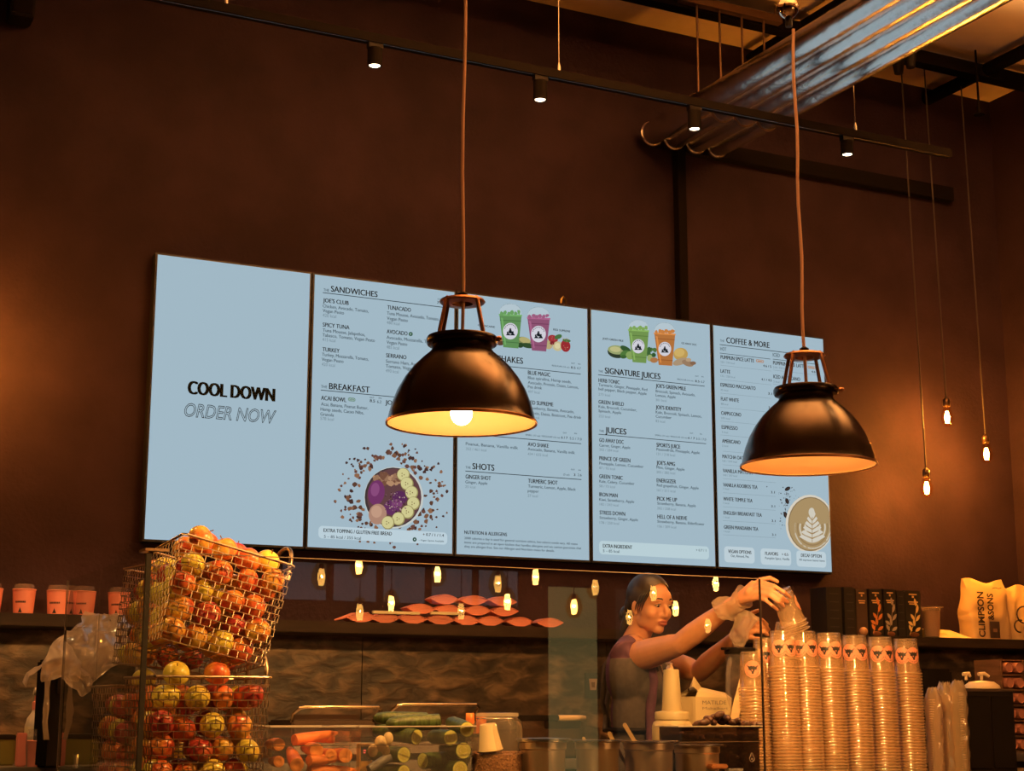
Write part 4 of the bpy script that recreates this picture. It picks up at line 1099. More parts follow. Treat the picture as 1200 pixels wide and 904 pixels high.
for key in ('lower_front', 'upper_front', 'lower_back', 'upper_back'):
    loc, rot = Bloc[key]
    from mathutils import Euler
    M = Matrix.Translation(loc) @ Euler(rot).to_matrix().to_4x4()
    build_basket('wire_basket', loc, rot, BLAB[key], (1,) if key.endswith('front') else ())
    front = key.endswith('front')
    nx, ny, nz_ = 4, 4, 4
    pts, info = [], []
    for iz in range(nz_):
        h = 0.125 + iz * 0.248
        for ix in range(nx):
            for iy in range(ny):
                px_ = (ix + 0.5 + (0.22 if iz % 2 else -0.22)) / nx
                py_ = (iy + 0.5 + (0.22 if (iz + ix) % 2 else -0.22)) / ny
                pts.append(Vector(((-1 + 2 * px_) * BW / 2 * 0.95 + rng.uniform(-0.014, 0.014), (-1 + 2 * py_) * BD / 2 * 0.95 + rng.uniform(-0.014, 0.014), h * BH + rng.uniform(-0.012, 0.012))))
                info.append((ix, iy, iz))
    for it in range(60):
        for i in range(len(pts)):
            for j in range(i):
                d = pts[i] - pts[j]
                l = d.length
                if l < 0.0755:
                    d *= (0.0755 - l) / max(l, 1e-5) * 0.5
                    pts[i] += d; pts[j] -= d
        for p_ in pts:
            p_.z = max(0.038, min(p_.z - 0.0004, BH + 0.005))
            k = TAP + (1 - TAP) * max(0, min(1, p_.z / BH))
            p_.x = max(-BW / 2 * k + 0.0375, min(BW / 2 * k - 0.0375, p_.x))
            p_.y = max(-BD / 2 * k + 0.0375, min(BD / 2 * k - 0.0375, p_.y))
    for p_, (ix, iy, iz) in zip(pts, info):
        vis = (iy == 0 or ix == 0 or iz == nz_ - 1 or (iy == 1 and front) or (ix == nx - 1 and key == 'upper_front'))
        if not vis or (not front and ix > 2): continue
        ci = rng.choices(range(4), WEI[key])[0]
        row = ('top', 'second', 'third', 'bottom')[nz_ - 1 - iz]
        lay = ('front layer', 'second layer', 'third layer', 'rear layer')[iy]
        lb = '%s apple, %s of the %s, %s row, %s from glass' % (CW[ci], lay, BSH[key], row, NTH[ix])
        apple(ci, M @ p_, (rng.uniform(0, 6.28), rng.uniform(0, 6.28), rng.uniform(0, 6.28)), lb, 'apples in the ' + BSH[key], False, rng.uniform(0.97, 1.03))
    # heap above the rim
    tops = {'upper_front': [(-0.105, -0.10, 0.02, 1, 'glass corner'), (-0.03, -0.11, 0.005, 1, 'middle of the front rim'), (0.03, -0.03, 0.02, 3, 'middle of the heap'), (0.115, -0.085, 0.012, 0, 'handle'), (0.05, -0.10, -0.004, 2, 'front rim by the handle'), (-0.06, 0.0, 0.03, 2, 'back of the heap'), (-0.10, 0.09, 0.02, 1, 'rear rim')],
            'upper_back': [(-0.10, -0.08, 0.01, 0, 'front corner'), (-0.03, -0.04, 0.015, 1, 'middle of the heap'), (-0.09, 0.06, 0.01, 1, 'rear corner')],
            'lower_back': [(-0.075, -0.11, 0.022, 0, 'front corner')], 'lower_front': [(0.03, -0.11, 0.012, 2, 'front rim'), (-0.09, -0.11, 0.010, 0, 'glass corner')]}[key]
    for (x, y, dz, ci, wh) in tops:
        lb = '%s apple heaped on top, %s, %s' % (CW[ci], wh, BSH[key])
        apple(ci, M @ Vector((x, y, BH + dz)), (rng.uniform(-0.6, 0.6), rng.uniform(-0.9, 0.9), rng.uniform(0, 6)), lb, 'apples in the ' + BSH[key], True, 1.04)

# ================================================================== LEFT END: pink cups, bag, spray bottle
M_LID = clear_mat('clear_lid', (0.95, 0.93, 0.93), body=0.12, bodycol=(0.9, 0.8, 0.75), rough=0.05)
def pink_cup(x, y, z, label, sc=1.0, yaw=0.0):
    r = empty('lidded_pink_cup', (x, y, z), label, 'cup', 'lidded pink cups on the shelf')
    h, r0, r1 = 0.092 * sc, 0.0365 * sc, 0.0435 * sc
    MB().lathe([(0, z + 0.004), (r0 - 0.004, z + 0.004), (r0 - 0.003, z), (r0, z), (r1, z + h), (r1 + 0.002, z + h + 0.002), (r1, z + h + 0.004), (r1 - 0.003, z + h), (r1 - 0.006, z + h - 0.01), (0, z + h - 0.01)], 32, o=(x, y, 0)).build('paper_cup', M_PINK, r)
    MB().lathe([(r1 + 0.002, z + h - 0.002), (r1 + 0.003, z + h + 0.004), (r1 - 0.004, z + h + 0.008), (r1 - 0.007, z + h + 0.022), (r1 - 0.012, z + h + 0.024), (0, z + h + 0.022)], 32, o=(x, y, 0)).build('lid', M_LID, r)
    # small printed word line and triangular emblem facing out
    w = MB()
    a0 = math.radians(-90 - 15) + yaw
    def onc(a, zz):
        rr = r0 + (r1 - r0) * (zz - z) / h + 0.0006
        return Vector((x + rr * math.cos(a), y + rr * math.sin(a), zz))
    for i in range(7):
        a = a0 + (i - 3) * 0.15
        w.poly([onc(a - 0.055, z + 0.043), onc(a + 0.055, z + 0.043), onc(a + 0.055, z + 0.050), onc(a - 0.055, z + 0.050)])
    w.poly([onc(a0 - 0.2, z + 0.006), onc(a0 + 0.22, z + 0.006), onc(a0 + 0.12, z + 0.016), onc(a0 + 0.02, z + 0.026), onc(a0 - 0.08, z + 0.015)])
    w.build('printed_mark', M_INK, r, smooth=False, fix=False)
    return r
pl = ['pink paper cup with clear lid at the shelf end, cut by the view edge', 'pink paper cup with clear lid, first whole one on the shelf end', 'pink paper cup with clear lid beside the upright glass edge', 'pink paper cup with clear lid seen through the rear side pane', 'pink paper cup with clear lid half behind the leaning fruit basket']
for px, lb in zip((-12, 27, 67, 98, 139), pl):
    q = P(px, 718, -0.15)
    pink_cup(q.x, -0.15, 1.4723, lb, 1.0, -0.25)

# black upright panel of a machine and the plastic bag hung over it
q0, q1 = P(58, 772, -0.80), P(118, 904, -0.80)
bx = empty('black_juicer', (-0.40, -0.70, 0.92), 'tall matt black machine standing behind the fruit baskets under the plastic bag', 'machine')
BX0, BX1, BZ1 = q0.x, q0.x + 0.30, q0.z
MB().box((BX0, -0.80, 0.92), (BX1, -0.58, BZ1)).build('body', M_BLACK, bx, smooth=False, bevel=0.008)
MB().box((BX0 + 0.03, -0.806, BZ1 - 0.12), (BX1 - 0.03, -0.80, BZ1 - 0.03)).build('front_plate', M_BLACKP, bx, smooth=False, bevel=0.002)
MB().tube([(BX0 + 0.10, -0.806, 0.97), (BX0 + 0.10, -0.83, 0.96), (BX0 + 0.10, -0.83, 0.92)], 0.012, 10).build('spout', M_STEEL, bx)
M_BAG = clear_mat('crumpled_plastic_film', (0.9, 0.84, 0.8), body=0.48, bodycol=(0.95, 0.74, 0.60), rough=0.08, ior=1.7)
def film(name, rows, m, parent=None, jit=0.006, seed=1):
    """soft sheet through rows of points"""
    w = MB()
    F = 5
    up = []
    for i in range((len(rows) - 1) * F + 1):
        i0 = min(i // F, len(rows) - 2); u = i / F - i0
        us = u * u * (3 - 2 * u) * 0.4 + u * 0.6
        row = []
        for j in range((len(rows[0]) - 1) * F + 1):
            j0 = min(j // F, len(rows[0]) - 2); v = j / F - j0
            p = (Vector(rows[i0][j0]).lerp(Vector(rows[i0][j0 + 1]), v)).lerp(Vector(rows[i0 + 1][j0]).lerp(Vector(rows[i0 + 1][j0 + 1]), v), us)
            row.append(p)
        up.append(row)
    n, k = len(up[0]), len(up)
    vs_ = []
    for row in up:
        for p in row:
            o1, o2 = Vector((seed, 0, 0)), Vector((0, seed, 3))
            d = Vector((noise.noise(p * 16 + o1), noise.noise(p * 16 + o2), noise.noise(p * 16 + o1 + o2))) * jit * 1.6
            rg_ = 1 - abs(noise.noise(p * 38 + o2)) * 2
            d += -CF * rg_ * jit * 0.8 + Vector((0, 0, noise.noise(p * 45 + o1))) * jit * 0.4
            vs_.append(p + d)
    fs = [(i * n + j, i * n + j + 1, (i + 1) * n + j + 1, (i + 1) * n + j) for i in range(k - 1) for j in range(n - 1)]
    w.add(vs_, fs)
    return w.build(name, m, parent, angle=80)
def lerp_row(a, b, n, sag=0, ax=Vector((0, 0, -1))):
    return [Vector(a).lerp(Vector(b), i / n) + ax * sag * math.sin(math.pi * i / n) for i in range(n + 1)]
bag = empty('plastic_bag', tuple(P(100, 760, -0.72)), 'crumpled clear plastic bag draped over the tall black machine', 'plastic bag')
Yf = -0.83
rows = []
for (a, b, ya, yb_) in (((102, 719), (160, 722), -0.60, -0.60), ((78, 738), (156, 735), -0.78, -0.72), ((62, 757), (150, 760), -0.83, -0.84), ((50, 775), (140, 778), -0.845, -0.835), ((56, 792), (128, 786), -0.84, -0.83), ((76, 796), (112, 800), -0.835, -0.83), ((94, 812), (108, 808), -0.84, -0.84)):
    rows.append(lerp_row(P(a[0], a[1], ya), P(b[0], b[1], yb_), 7, 0.012, Vector((0, 1, 0))))
film('front_sheet', rows, M_BAG, bag, 0.018, 2)
rows = [lerp_row(P(60, 764, -0.83), P(50, 780, -0.80), 3), lerp_row(P(48, 785, -0.835), P(40, 782, -0.80), 3), lerp_row(P(36, 792, -0.835), P(32, 790, -0.80), 3), lerp_row(P(32, 806, -0.835), P(28, 800, -0.82), 3)]
film('twisted_corner', rows, M_BAG, bag, 0.006, 4)
rows = [lerp_row(P(54, 775, -0.835), P(62, 790, -0.84), 3), lerp_row(P(52, 800, -0.835), P(58, 806, -0.84), 3), lerp_row(P(50, 835, -0.855), P(57, 835, -0.84), 3), lerp_row(P(50, 868, -0.83), P(57, 868, -0.84), 3)]
film('hanging_strip', rows, M_BAG, bag, 0.004, 6)

# spray bottle and bagged pink cups at the end of the back worktop
q = P(41, 878, -0.46); x, y, z = q.x, -0.46, 0.92
sb = empty('spray_bottle', (x, y, z), 'white trigger spray bottle with a pale label behind the bagged pink cups', 'spray bottle')
M_SPW = mat('white_plastic', (0.55, 0.45, 0.36), 0.4)
MB().lathe([(0, z), (0.036, z), (0.040, z + 0.006), (0.040, z + 0.14), (0.034, z + 0.165), (0.020, z + 0.185), (0.016, z + 0.20), (0, z + 0.20)], 28, o=(x, y, 0)).build('bottle', M_SPW, sb)
MB().lathe([(0.0405, z + 0.085), (0.0408, z + 0.086), (0.0408, z + 0.135), (0.0405, z + 0.136)], 28, o=(x, y, 0)).build('paper_label', M_CREAM, sb)
MB().lathe([(0.019, z + 0.195), (0.019, z + 0.222), (0.013, z + 0.226), (0.012, z + 0.245), (0, z + 0.245)], 18, o=(x, y, 0)).build('collar', M_PINK, sb)
MB().tube([(x - 0.015, y, z + 0.262), (x + 0.01, y, z + 0.258), (x + 0.045, y, z + 0.278)], [0.014, 0.015, 0.006], 10).build('trigger_head', M_SPW, sb)
MB().tube([(x + 0.02, y, z + 0.255), (x + 0.026, y, z + 0.235), (x + 0.02, y, z + 0.215)], [0.005, 0.004, 0.004], 8).build('trigger', M_SPW, sb)
for k, (px, lb) in enumerate(((27, 'pink paper cup sleeve standing bare against the bagged cups'), (42, 'bagged pink paper cup with a dark emblem beside the spray bottle'))):
    q = P(px, 904, -0.62)
    if k == 1:
        t = empty('bagged_pink_cup', (q.x, -0.62, 0.92), lb, 'cup')
        z = 0.92
        MB().lathe([(0, z), (0.030, z), (0.034, z + 0.085), (0.036, z + 0.088), (0.034, z + 0.09), (0, z + 0.088)], 24, o=(q.x, -0.62, 0)).build('paper_cup', M_PINK, t)
        w = MB()
        for i in range(14):
            a = 2 * math.pi * i / 14
        w.lathe([(0.034, z + 0.001), (0.040, z + 0.06), (0.038, z + 0.105), (0.030, z + 0.118), (0.036, z + 0.128)], 22, o=(q.x, -0.62, 0))
        for v in w.v: v += Vector((noise.noise(v * 60) * 0.005, noise.noise(v * 60 + Vector((3, 3, 3))) * 0.005, 0))
        w.build('clear_wrap', M_LID, t, angle=20)
        MB().ball((q.x + 0.004, -0.62 - 0.0335, z + 0.045), (0.013, 0.002, 0.018), 14, 8).build('emblem', M_INK, t)
    else:
        w = MB().box((q.x - 0.02, -0.60, 0.92), (q.x + 0.012, -0.56, 1.035))
        tag(w.build('pink_carton', M_PINK, smooth=False, bevel=0.003), 'flat pink carton standing beside the bagged pink cup', 'carton')
q = P(8, 880, -0.5)
tg = empty('tea_tin', (q.x - 0.02, -0.45, 0.92), 'olive green tin at the end of the back worktop', 'tin')
MB().box((q.x - 0.12, -0.50, 0.92), (q.x + 0.03, -0.36, 1.012)).build('tin', mat('olive_tin', (0.30, 0.24, 0.05), 0.4, 0.3), tg, smooth=False, bevel=0.006)
MB().box((q.x - 0.122, -0.502, 1.012), (q.x + 0.032, -0.358, 1.028)).build('lid', mat('dark_tin_lid', (0.05, 0.035, 0.02), 0.4, 0.5), tg, smooth=False, bevel=0.004)
# ================================================================== FOOD BINS ON THE COUNTER
def open_bin(name, x0, x1, y0, y1, z0, z1, label, cat='food container', m=None, band=0.55):
    r = empty(name, ((x0 + x1) / 2, (y0 + y1) / 2, z0), label, cat, 'clear food bins on the counter')
    m = m or M_BIN
    t, e = 0.004, 0.012
    w = MB()
    ix0, ix1, iy0, iy1 = x0 + e, x1 - e, y0 + e, y1 - e
    w.box((ix0, iy0, z0), (ix1, iy1, z0 + t))
    w.box((ix0, iy0, z0 + t), (ix1, iy0 + t, z1)).box((ix0, iy1 - t, z0 + t), (ix1, iy1, z1))
    w.box((ix0, iy0 + t, z0 + t), (ix0 + t, iy1 - t, z1)).box((ix1 - t, iy0 + t, z0 + t), (ix1, iy1 - t, z1))
    w.build('tub', m, r, smooth=False)
    w = MB()
    w.box((x0, y0, z1), (x1, iy0 + t, z1 + 0.004)).box((x0, iy1 - t, z1), (x1, y1, z1 + 0.004))
    w.box((x0, iy0 + t, z1), (ix0 + t, iy1 - t, z1 + 0.004)).box((ix1 - t, iy0 + t, z1), (x1, iy1 - t, z1 + 0.004))
    w.build('rim', mat('pale_bin_rim_' + str(len(bpy.data.materials)), (0.62, 0.55, 0.50), 0.3, alpha=0.85), r, smooth=False, bevel=0.001)
    zz = z0 + (z1 - z0) * 0.72
    MB().box((ix0 - 0.001, iy0 - 0.001, zz), (ix1 + 0.001, iy0, zz + 0.0025)).build('step_line', M_GLASSEDGE, r, smooth=False)
    return r
zc = 1.066
ca, cb = P(316, 852, -1.93).x, P(417, 852, -1.93).x
open_bin('carrot_bin', ca, cb, -1.935, -1.66, ZT, zc, 'clear food bin full of peeled carrots beside the fruit baskets')
da_, db_ = P(420, 852, -1.93).x, P(558, 852, -1.93).x
open_bin('cucumber_bin', da_, db_, -1.935, -1.66, ZT, zc, 'wide clear food bin of cucumbers between carrots and nut jar')
M_CAR = mat('carrot_flesh', (0.85, 0.24, 0.055), 0.5, var=0.12, scale=30, stretch=(1, 1, 6), bump=0.12, bscale=30)
M_CARC = mat('carrot_cut', (0.95, 0.36, 0.09), 0.5, var=0.15, scale=50)
def carrot(px, py, r_, yaw, pit, L, label, ye=-1.90):
    c = P(px, py, ye)
    d = Vector((math.sin(yaw) * math.cos(pit), math.cos(yaw) * math.cos(pit), math.sin(pit)))
    x, y, z = frame_to((0, 0, 0), d)
    M = Matrix((x, y, z)).transposed()
    o = empty('carrot', c, label, 'carrot', 'carrots in the clear bin')
    MB().lathe([(r_ * 0.96, 0.0), (r_, 0.004), (r_ * 1.02, L * 0.2), (r_ * 0.9, L * 0.5), (r_ * 0.66, L * 0.8), (r_ * 0.3, L * 0.96), (0.0, L)], 18, M=M, o=c).build('root', M_CAR, o)
    MB().lathe([(0.0, -0.0008), (r_ * 0.5, -0.0006), (r_ * 0.55, -0.0012), (r_ * 0.96, 0.0)], 18, M=M, o=c).build('cut_face', M_CARC, o)
NCA = [(327, 873, .0185, .1, 0, .17, 'uppermost cut carrot against the basket side of the bin'), (327, 893, .0165, .15, -.02, .16, 'cut carrot under another at the basket side of the bin'), (348, 897, .0215, .2, .22, .2, 'long carrot pointing out at the viewer, low in the bin'),
       (371, 880, .0215, .12, .03, .2, 'round carrot end, first of three side by side'), (388, 885, .0185, .1, .0, .18, 'round carrot end, middle of three side by side'), (405, 886, .0215, .05, 0, .2, 'round carrot end, last of three by the cucumber bin'),
       (362, 892, .017, 1.3, .05, .12, 'short carrot lying across between the cut ends'), (382, 905, .020, 1.45, 0.0, .16, 'carrot lying flat along the bottom of the view'), (358, 909, .018, .4, 0, .15, 'low carrot below the long pointing one')]
for a in NCA[:7]: carrot(*a)
carrot(NCA[7][0] - 20, NCA[7][1], *NCA[7][2:], ye=-1.88)
carrot(345, 868, .018, 1.25, .12, .17, 'carrot lying across the top of the bin under its rim', ye=-1.80)
carrot(392, 866, .015, -1.2, .05, .13, 'carrot lying across the top by the cucumber bin', ye=-1.76)
M_CUK = mat('cucumber_skin', (0.055, 0.085, 0.02), 0.35, var=0.5, scale=20, stretch=(6, 6, 1), bump=0.2, bscale=60)
m, N, L = new_mat('cucumber_cut')
o_ = N.new('ShaderNodeOutputMaterial'); b_ = N.new('ShaderNodeBsdfPrincipled'); L.new(b_.outputs[0], o_.inputs[0]); b_.inputs['Roughness'].default_value = 0.35
v_ = N.new('ShaderNodeVertexColor'); v_.layer_name = 'Col'; L.new(v_.outputs[0], b_.inputs['Base Color'])
M_CUC = m
def cucumber(px, py, r_, d, L, label, ye=-1.90, both=False):
    c = P(px, py, ye)
    d = Vector(d).normalized()
    x, y, z = frame_to((0, 0, 0), d)
    M = Matrix((x, y, z)).transposed()
    o = empty('cucumber', c, label, 'cucumber', 'cucumbers in the clear bin')
    MB().lathe([(r_ * 0.985, 0.0), (r_, 0.004), (r_ * 1.03, L * 0.4), (r_, L * 0.75), (r_ * 0.75, L * 0.93), (r_ * 0.35, L * 0.99), (0, L)], 22, M=M, o=c).build('skin', M_CUK, o)
    w = MB()
    n = 36
    def rp(k, a, e=0.0015): return c + M @ Vector((r_ * k * math.cos(a), r_ * k * math.sin(a), -e))
    for (k0, k1, colr) in ((0.93, 0.99, (0.10, 0.16, 0.03)), (0.66, 0.93, (0.66, 0.66, 0.20)), (0.0, 0.66, (0.55, 0.52, 0.12))):
        w.col = colr
        for i in range(n):
            a, b = 2 * math.pi * i / n, 2 * math.pi * (i + 1) / n
            w.poly([rp(k0, a), rp(k1, a), rp(k1, b), rp(k0, b)] if k0 else [rp(0, 0), rp(k1, a), rp(k1, b)])
    for lobe in range(3):
        for j in range(5):
            a = lobe * 2.094 + (j - 2) * 0.22
            k = 0.42 + 0.06 * (j % 2)
            w.col = (0.80, 0.72, 0.36)
            w.poly([rp(k - 0.10, a, 0.002), rp(k, a - 0.09, 0.002), rp(k + 0.10, a, 0.002), rp(k, a + 0.09, 0.002)])
    w.build('cut_face', M_CUC, o, smooth=False, fix=False)
for a in [(514, 846, .0245, (-1, .12, -.05), .17, 'cucumber lying on top of the heap with its cut end toward the nut jar', -1.86), (488, 864, .0235, (-.35, 1, .1), .2, 'cucumber end below the topmost cucumber, upper row'),
          (528, 865, .024, (.1, 1, 0), .2, 'cucumber end in the upper row, second from the jar'), (547, 855, .0235, (.15, 1, .1), .2, 'cucumber end in the upper corner beside the jar', -1.915),
          (473, 885, .024, (-.2, 1, 0), .2, 'cucumber end in the second row, facing the pale ginger'), (543, 880, .0255, (.1, 1, 0), .2, 'cucumber end in the second row beside the jar'), (539, 902, .026, (0, 1, 0), .2, 'cucumber end low in the corner beside the jar'),
          (473, 905, .021, (-.1, 1, 0), .2, 'cucumber end low in the middle of the bin')]:
    cucumber(*a[:6], **({'ye': a[6]} if len(a) > 6 else {}))
cucumber(496, 892, .025, (1, .35, .02), .2, 'dark cucumber lying sideways in the middle of the bin', ye=-1.84)
cucumber(500, 843, .021, (-1, .3, .02), .17, 'cucumber lying along the rear of the heap', ye=-1.76)
g = MB()
for (px, py, rr) in ((437, 880, .016), (446, 872, .020), (455, 866, .016), (452, 880, .014)): g.ball(P(px, py, -1.87), (rr, rr * .8, rr * 1.25), 14, 10)
tag(g.build('ginger_root', mat('ginger_skin', (0.62, 0.46, 0.24), 0.6, var=0.15, scale=30)), 'pale knobbly ginger root at the carrot side of the cucumber bin', 'ginger')
w = MB().tube([P(432, 902, -1.88), P(452, 890, -1.87), P(473, 882, -1.84)], [.012, .015, .010], 12)
tag(w.build('grey_scoop_handle', mat('grey_plastic', (0.20, 0.20, 0.21), 0.4)), 'grey handle lying slanted among the ginger and cucumbers', 'handle')

# ---- glass jar of nuts with a paper scoop
jx, jy = (P(556, 870, -1.86).x + P(612, 870, -1.86).x) / 2, -1.85
jr = (P(612, 870, -1.86).x - P(556, 870, -1.86).x) / 2 * 0.97
jz = P(584, 836, -1.85).z
jar = empty('glass_jar', (jx, jy, ZT), 'clear glass clip jar half filled with granola beside the cucumbers', 'jar')
M_JAR = clear_mat('jar_glass', (0.95, 0.94, 0.92), body=0.13, bodycol=(0.85, 0.75, 0.6), rough=0.02, ior=1.5)
MB().lathe([(0, ZT + 0.004), (jr * 0.92, ZT + 0.004), (jr, ZT + 0.014), (jr, jz - 0.055), (jr * 0.96, jz - 0.036), (jr * 0.80, jz - 0.022), (jr * 0.78, jz - 0.016), (jr * 0.82, jz - 0.012), (jr * 0.82, jz)], 40, o=(jx, jy, 0)).build('glass', M_JAR, jar)
MB().lathe([(jr * 0.82, jz - 0.012), (jr * 0.845, jz - 0.010), (jr * 0.845, jz), (jr * 0.78, jz + 0.001)], 40, o=(jx, jy, 0)).build('thick_rim', mat('thick_glass_rim', (0.55, 0.47, 0.38), 0.15, alpha=0.6), jar)
MB().tube(arc((jx, jy, jz - 0.017), jr * 0.80, 0, 2 * math.pi, 36, Vector((1, 0, 0)), Vector((0, 1, 0)))[:-1], 0.0018, 6, closed=True).tube([(jx + jr * 0.82, jy - 0.01, jz - 0.017), (jx + jr * 0.98, jy - 0.01, jz - 0.028), (jx + jr * 1.04, jy - 0.01, jz - 0.045)], 0.0018, 6).build('wire_clip', M_STEEL, jar)
zf = ZT + 0.112
w = MB()
rg = random.Random(3)
w.lathe([(0, ZT + 0.006), (jr * 0.90, ZT + 0.006), (jr * 0.95, ZT + 0.016), (jr * 0.95, zf - 0.006), (0, zf)], 30, o=(jx, jy, 0))
for i in range(620):
    a = rg.uniform(0, 6.283)
    if i < 420: rr, zz = jr * 0.95, rg.uniform(ZT + 0.008, zf)
    else: rr, zz = jr * 0.93 * math.sqrt(rg.random()), zf
    Mx = Matrix.Rotation(rg.uniform(0, 6), 3, 'X') @ Matrix.Rotation(rg.uniform(0, 6), 3, 'Y')
    w.ball((jx + rr * math.cos(a), jy + rr * math.sin(a), zz), (rg.uniform(.0025, .005), rg.uniform(.002, .0035), rg.uniform(.002, .003)), 6, 4, M=Mx)
tag(w.build('granola', mat('granola_bits', (0.42, 0.20, 0.085), 0.6, col2=(0.20, 0.075, 0.03), scale=160)), 'brown granola filling the lower half of the glass jar', 'granola', kind='stuff')
sc0 = P(575, 879, jy - 0.035)
sax = Vector((-0.16, -0.05, 1)).normalized()
x, y, z = frame_to((0, 0, 0), sax)
Mx = Matrix((x, y, z)).transposed()
w = MB().lathe([(0.0385, -0.002), (0.0395, 0.0), (0.0375, 0.002), (0.0255, 0.078), (0.024, 0.080), (0.0, 0.078)], 26, M=Mx, o=sc0)
tag(w.build('paper_cup_scoop', M_CREAM), 'upside down cream paper cup used as a scoop, stuck in the granola', 'paper cup')

# ---- round steel pots
def pot(pxa, pxb, py, Y, label, depth=0.14, dark=False, lid=True):
    a, b = P(pxa, py, Y), P(pxb, py, Y)
    x, r_ = (a.x + b.x) / 2, (b.x - a.x) / 2 * 0.98
    y, z1 = Y + r_ * 0.4, (a.z + b.z) / 2
    o = empty('steel_pot', (x, y, ZT), label, 'pot', 'round steel pots on the counter')
    MB().lathe([(0, ZT), (r_ * 0.74, ZT), (r_ * 0.78, ZT + 0.005), (r_ * 0.80, z1 - 0.028), (r_ * 0.84, z1 - 0.024), (r_ * 0.84, z1 - 0.004), (r_ * 0.90, z1 - 0.002), (r_ * 0.90, z1), (r_ * 0.82, z1 + 0.0005), (r_ * 0.81, z1 - 0.024), (r_ * 0.77, z1 - 0.03), (r_ * 0.75, ZT + 0.006), (0, ZT + 0.006)], 44, o=(x, y, 0)).build('pot_wall', M_POT, o)
    MB().lathe([(r_ * 0.82, z1 - 0.001), (r_ * 1.0, z1), (r_ * 1.0, z1 + 0.0035), (r_ * 0.84, z1 + 0.004)], 44, o=(x, y, 0)).build('rim', M_STEEL, o)
    return x, y, z1, r_, o
M_POT = mat('dull_steel', (0.60, 0.48, 0.36), 0.33, 0.93, bump=0.04, bscale=90)
PX1 = pot(612, 672, 869, -1.93, 'round steel pot with its lid, nearest to the nut jar')
PX2 = pot(678, 734, 869, -1.93, 'round steel pot next to the lidded one, holding a short wooden stick')
PX3 = pot(736, 798, 870, -1.93, 'round steel pot with a long wooden stirrer standing in it')
PX4 = pot(796, 851, 874, -1.88, 'low round steel pot in front of the box of dates')
for i_, (A, B, lb, r_) in enumerate((((731, 848), (746, 873), 'long wooden stirrer leaning out of the third steel pot', .0045), ((713, 858), (722, 875), 'short wooden stick leaning out of the second steel pot', .0045), ((683, 864), (688, 872), 'tip of a pale spoon at the edge of the second steel pot', .003))):
    a, b = P(*A, -1.86), P(*B, -1.86)
    b = b + (b - a) * 1.3
    w = MB()
    x, y, z = frame_to(a, b)
    L_ = (b - a).length
    n = 12
    prof = [(-0.002, 0), (-r_ * 1.4, 0.006)]
    out = [Vector((r_ * 1.5 * math.cos(t), 0, 0.006 - 0.006 * math.sin(t))) for t in [math.pi * i / 8 for i in range(9)]] + [Vector((-r_ * 1.1, 0, L_)), Vector((r_ * 1.1, 0, L_))]
    Mx = Matrix((CR, -CF, z)).transposed()
    zz = (b - a).normalized(); xx = (CR - zz * CR.dot(zz)).normalized(); yy_ = zz.cross(xx)
    Mx = Matrix((xx, yy_, zz)).transposed()
    w.prism([a + Mx @ p for p in out], yy_ * 0.002)
    tag(w.build('wooden_stirrer', M_WOODL, smooth=False), lb, 'stirrer', 'stirrers in the pots')
x, y, z1, r_, o = PX1
MB().lathe([(r_ * 0.99, z1 + 0.005), (r_ * 0.99, z1 + 0.008), (r_ * 0.5, z1 + 0.010), (0, z1 + 0.011)], 40, o=(x, y, 0), capb=True).build('flat_lid', M_STEEL, o)
x, y, z1, r_, o = PX4
MB().box((x - 0.01, y - r_ * 0.82 - 0.03, z1 - 0.075), (x + 0.055, y - r_ * 0.8 + 0.01, z1 - 0.060)).build('copper_handle', mat('copper_handle', (0.65, 0.28, 0.12), 0.35, 0.7), o, smooth=False, bevel=0.004)

# ---- dark clear box of dates
M_SMOKE = clear_mat('smoked_polycarbonate', (0.55, 0.48, 0.44), body=0.22, bodycol=(0.10, 0.07, 0.06), rough=0.06)
bx0, bx1 = P(793, 853, -1.75).x, P(893, 853, -1.75).x
bz = 1.060
tb = open_bin('date_box', bx0, bx1, -1.76, -1.605, ZT, bz, 'smoked clear box heaped with brown dates in front of the cup stacks', m=M_SMOKE)
M_DATE = mat('date_skin', (0.075, 0.032, 0.022), 0.32, var=0.4, scale=60, bump=0.35, bscale=120)
dm = MB()
pr = [(0.0005, -0.021), (0.006, -0.019), (0.010, -0.010), (0.0112, 0.0), (0.010, 0.011), (0.0055, 0.019), (0.0005, 0.021)]
dm.lathe(pr, 14)
DME = dm.mesh('date', angle=180); DME.materials.append(M_DATE)
dl = [(830, 843), (838, 841), (845, 842), (826, 847), (836, 847), (846, 846), (853, 846), (858, 847), (866, 848), (874, 849), (852, 842), (843, 838), (882, 850), (818, 849), (889, 850), (864, 846)]
DN = ['over the middle of the box', 'beside the topmost date', 'on the carton side', 'low at the carton side', 'under the topmost date', 'below the heap top', 'toward the cups', 'midway to the cups', 'lower toward the cups', 'near the cups', 'high toward the cups', 'at the very top of the heap', 'close by the cup stacks', 'at the bottle end', 'in the corner by the cups', 'behind the lower toward the cups']
for (px, py), nm in zip(dl, DN):
    o = link('date', DME, None)
    o.location = P(px, py, -1.685 + rg.uniform(-0.03, 0.02))
    o.rotation_euler = (rg.uniform(1.2, 1.9), rg.uniform(-.5, .5), rg.uniform(0, 3.1))
    o.scale = (1.15, 1.15, 1.0)
    tag(o, 'brown date in the heap above the smoked box, ' + nm, 'date', 'dates in the smoked box')
k = 0
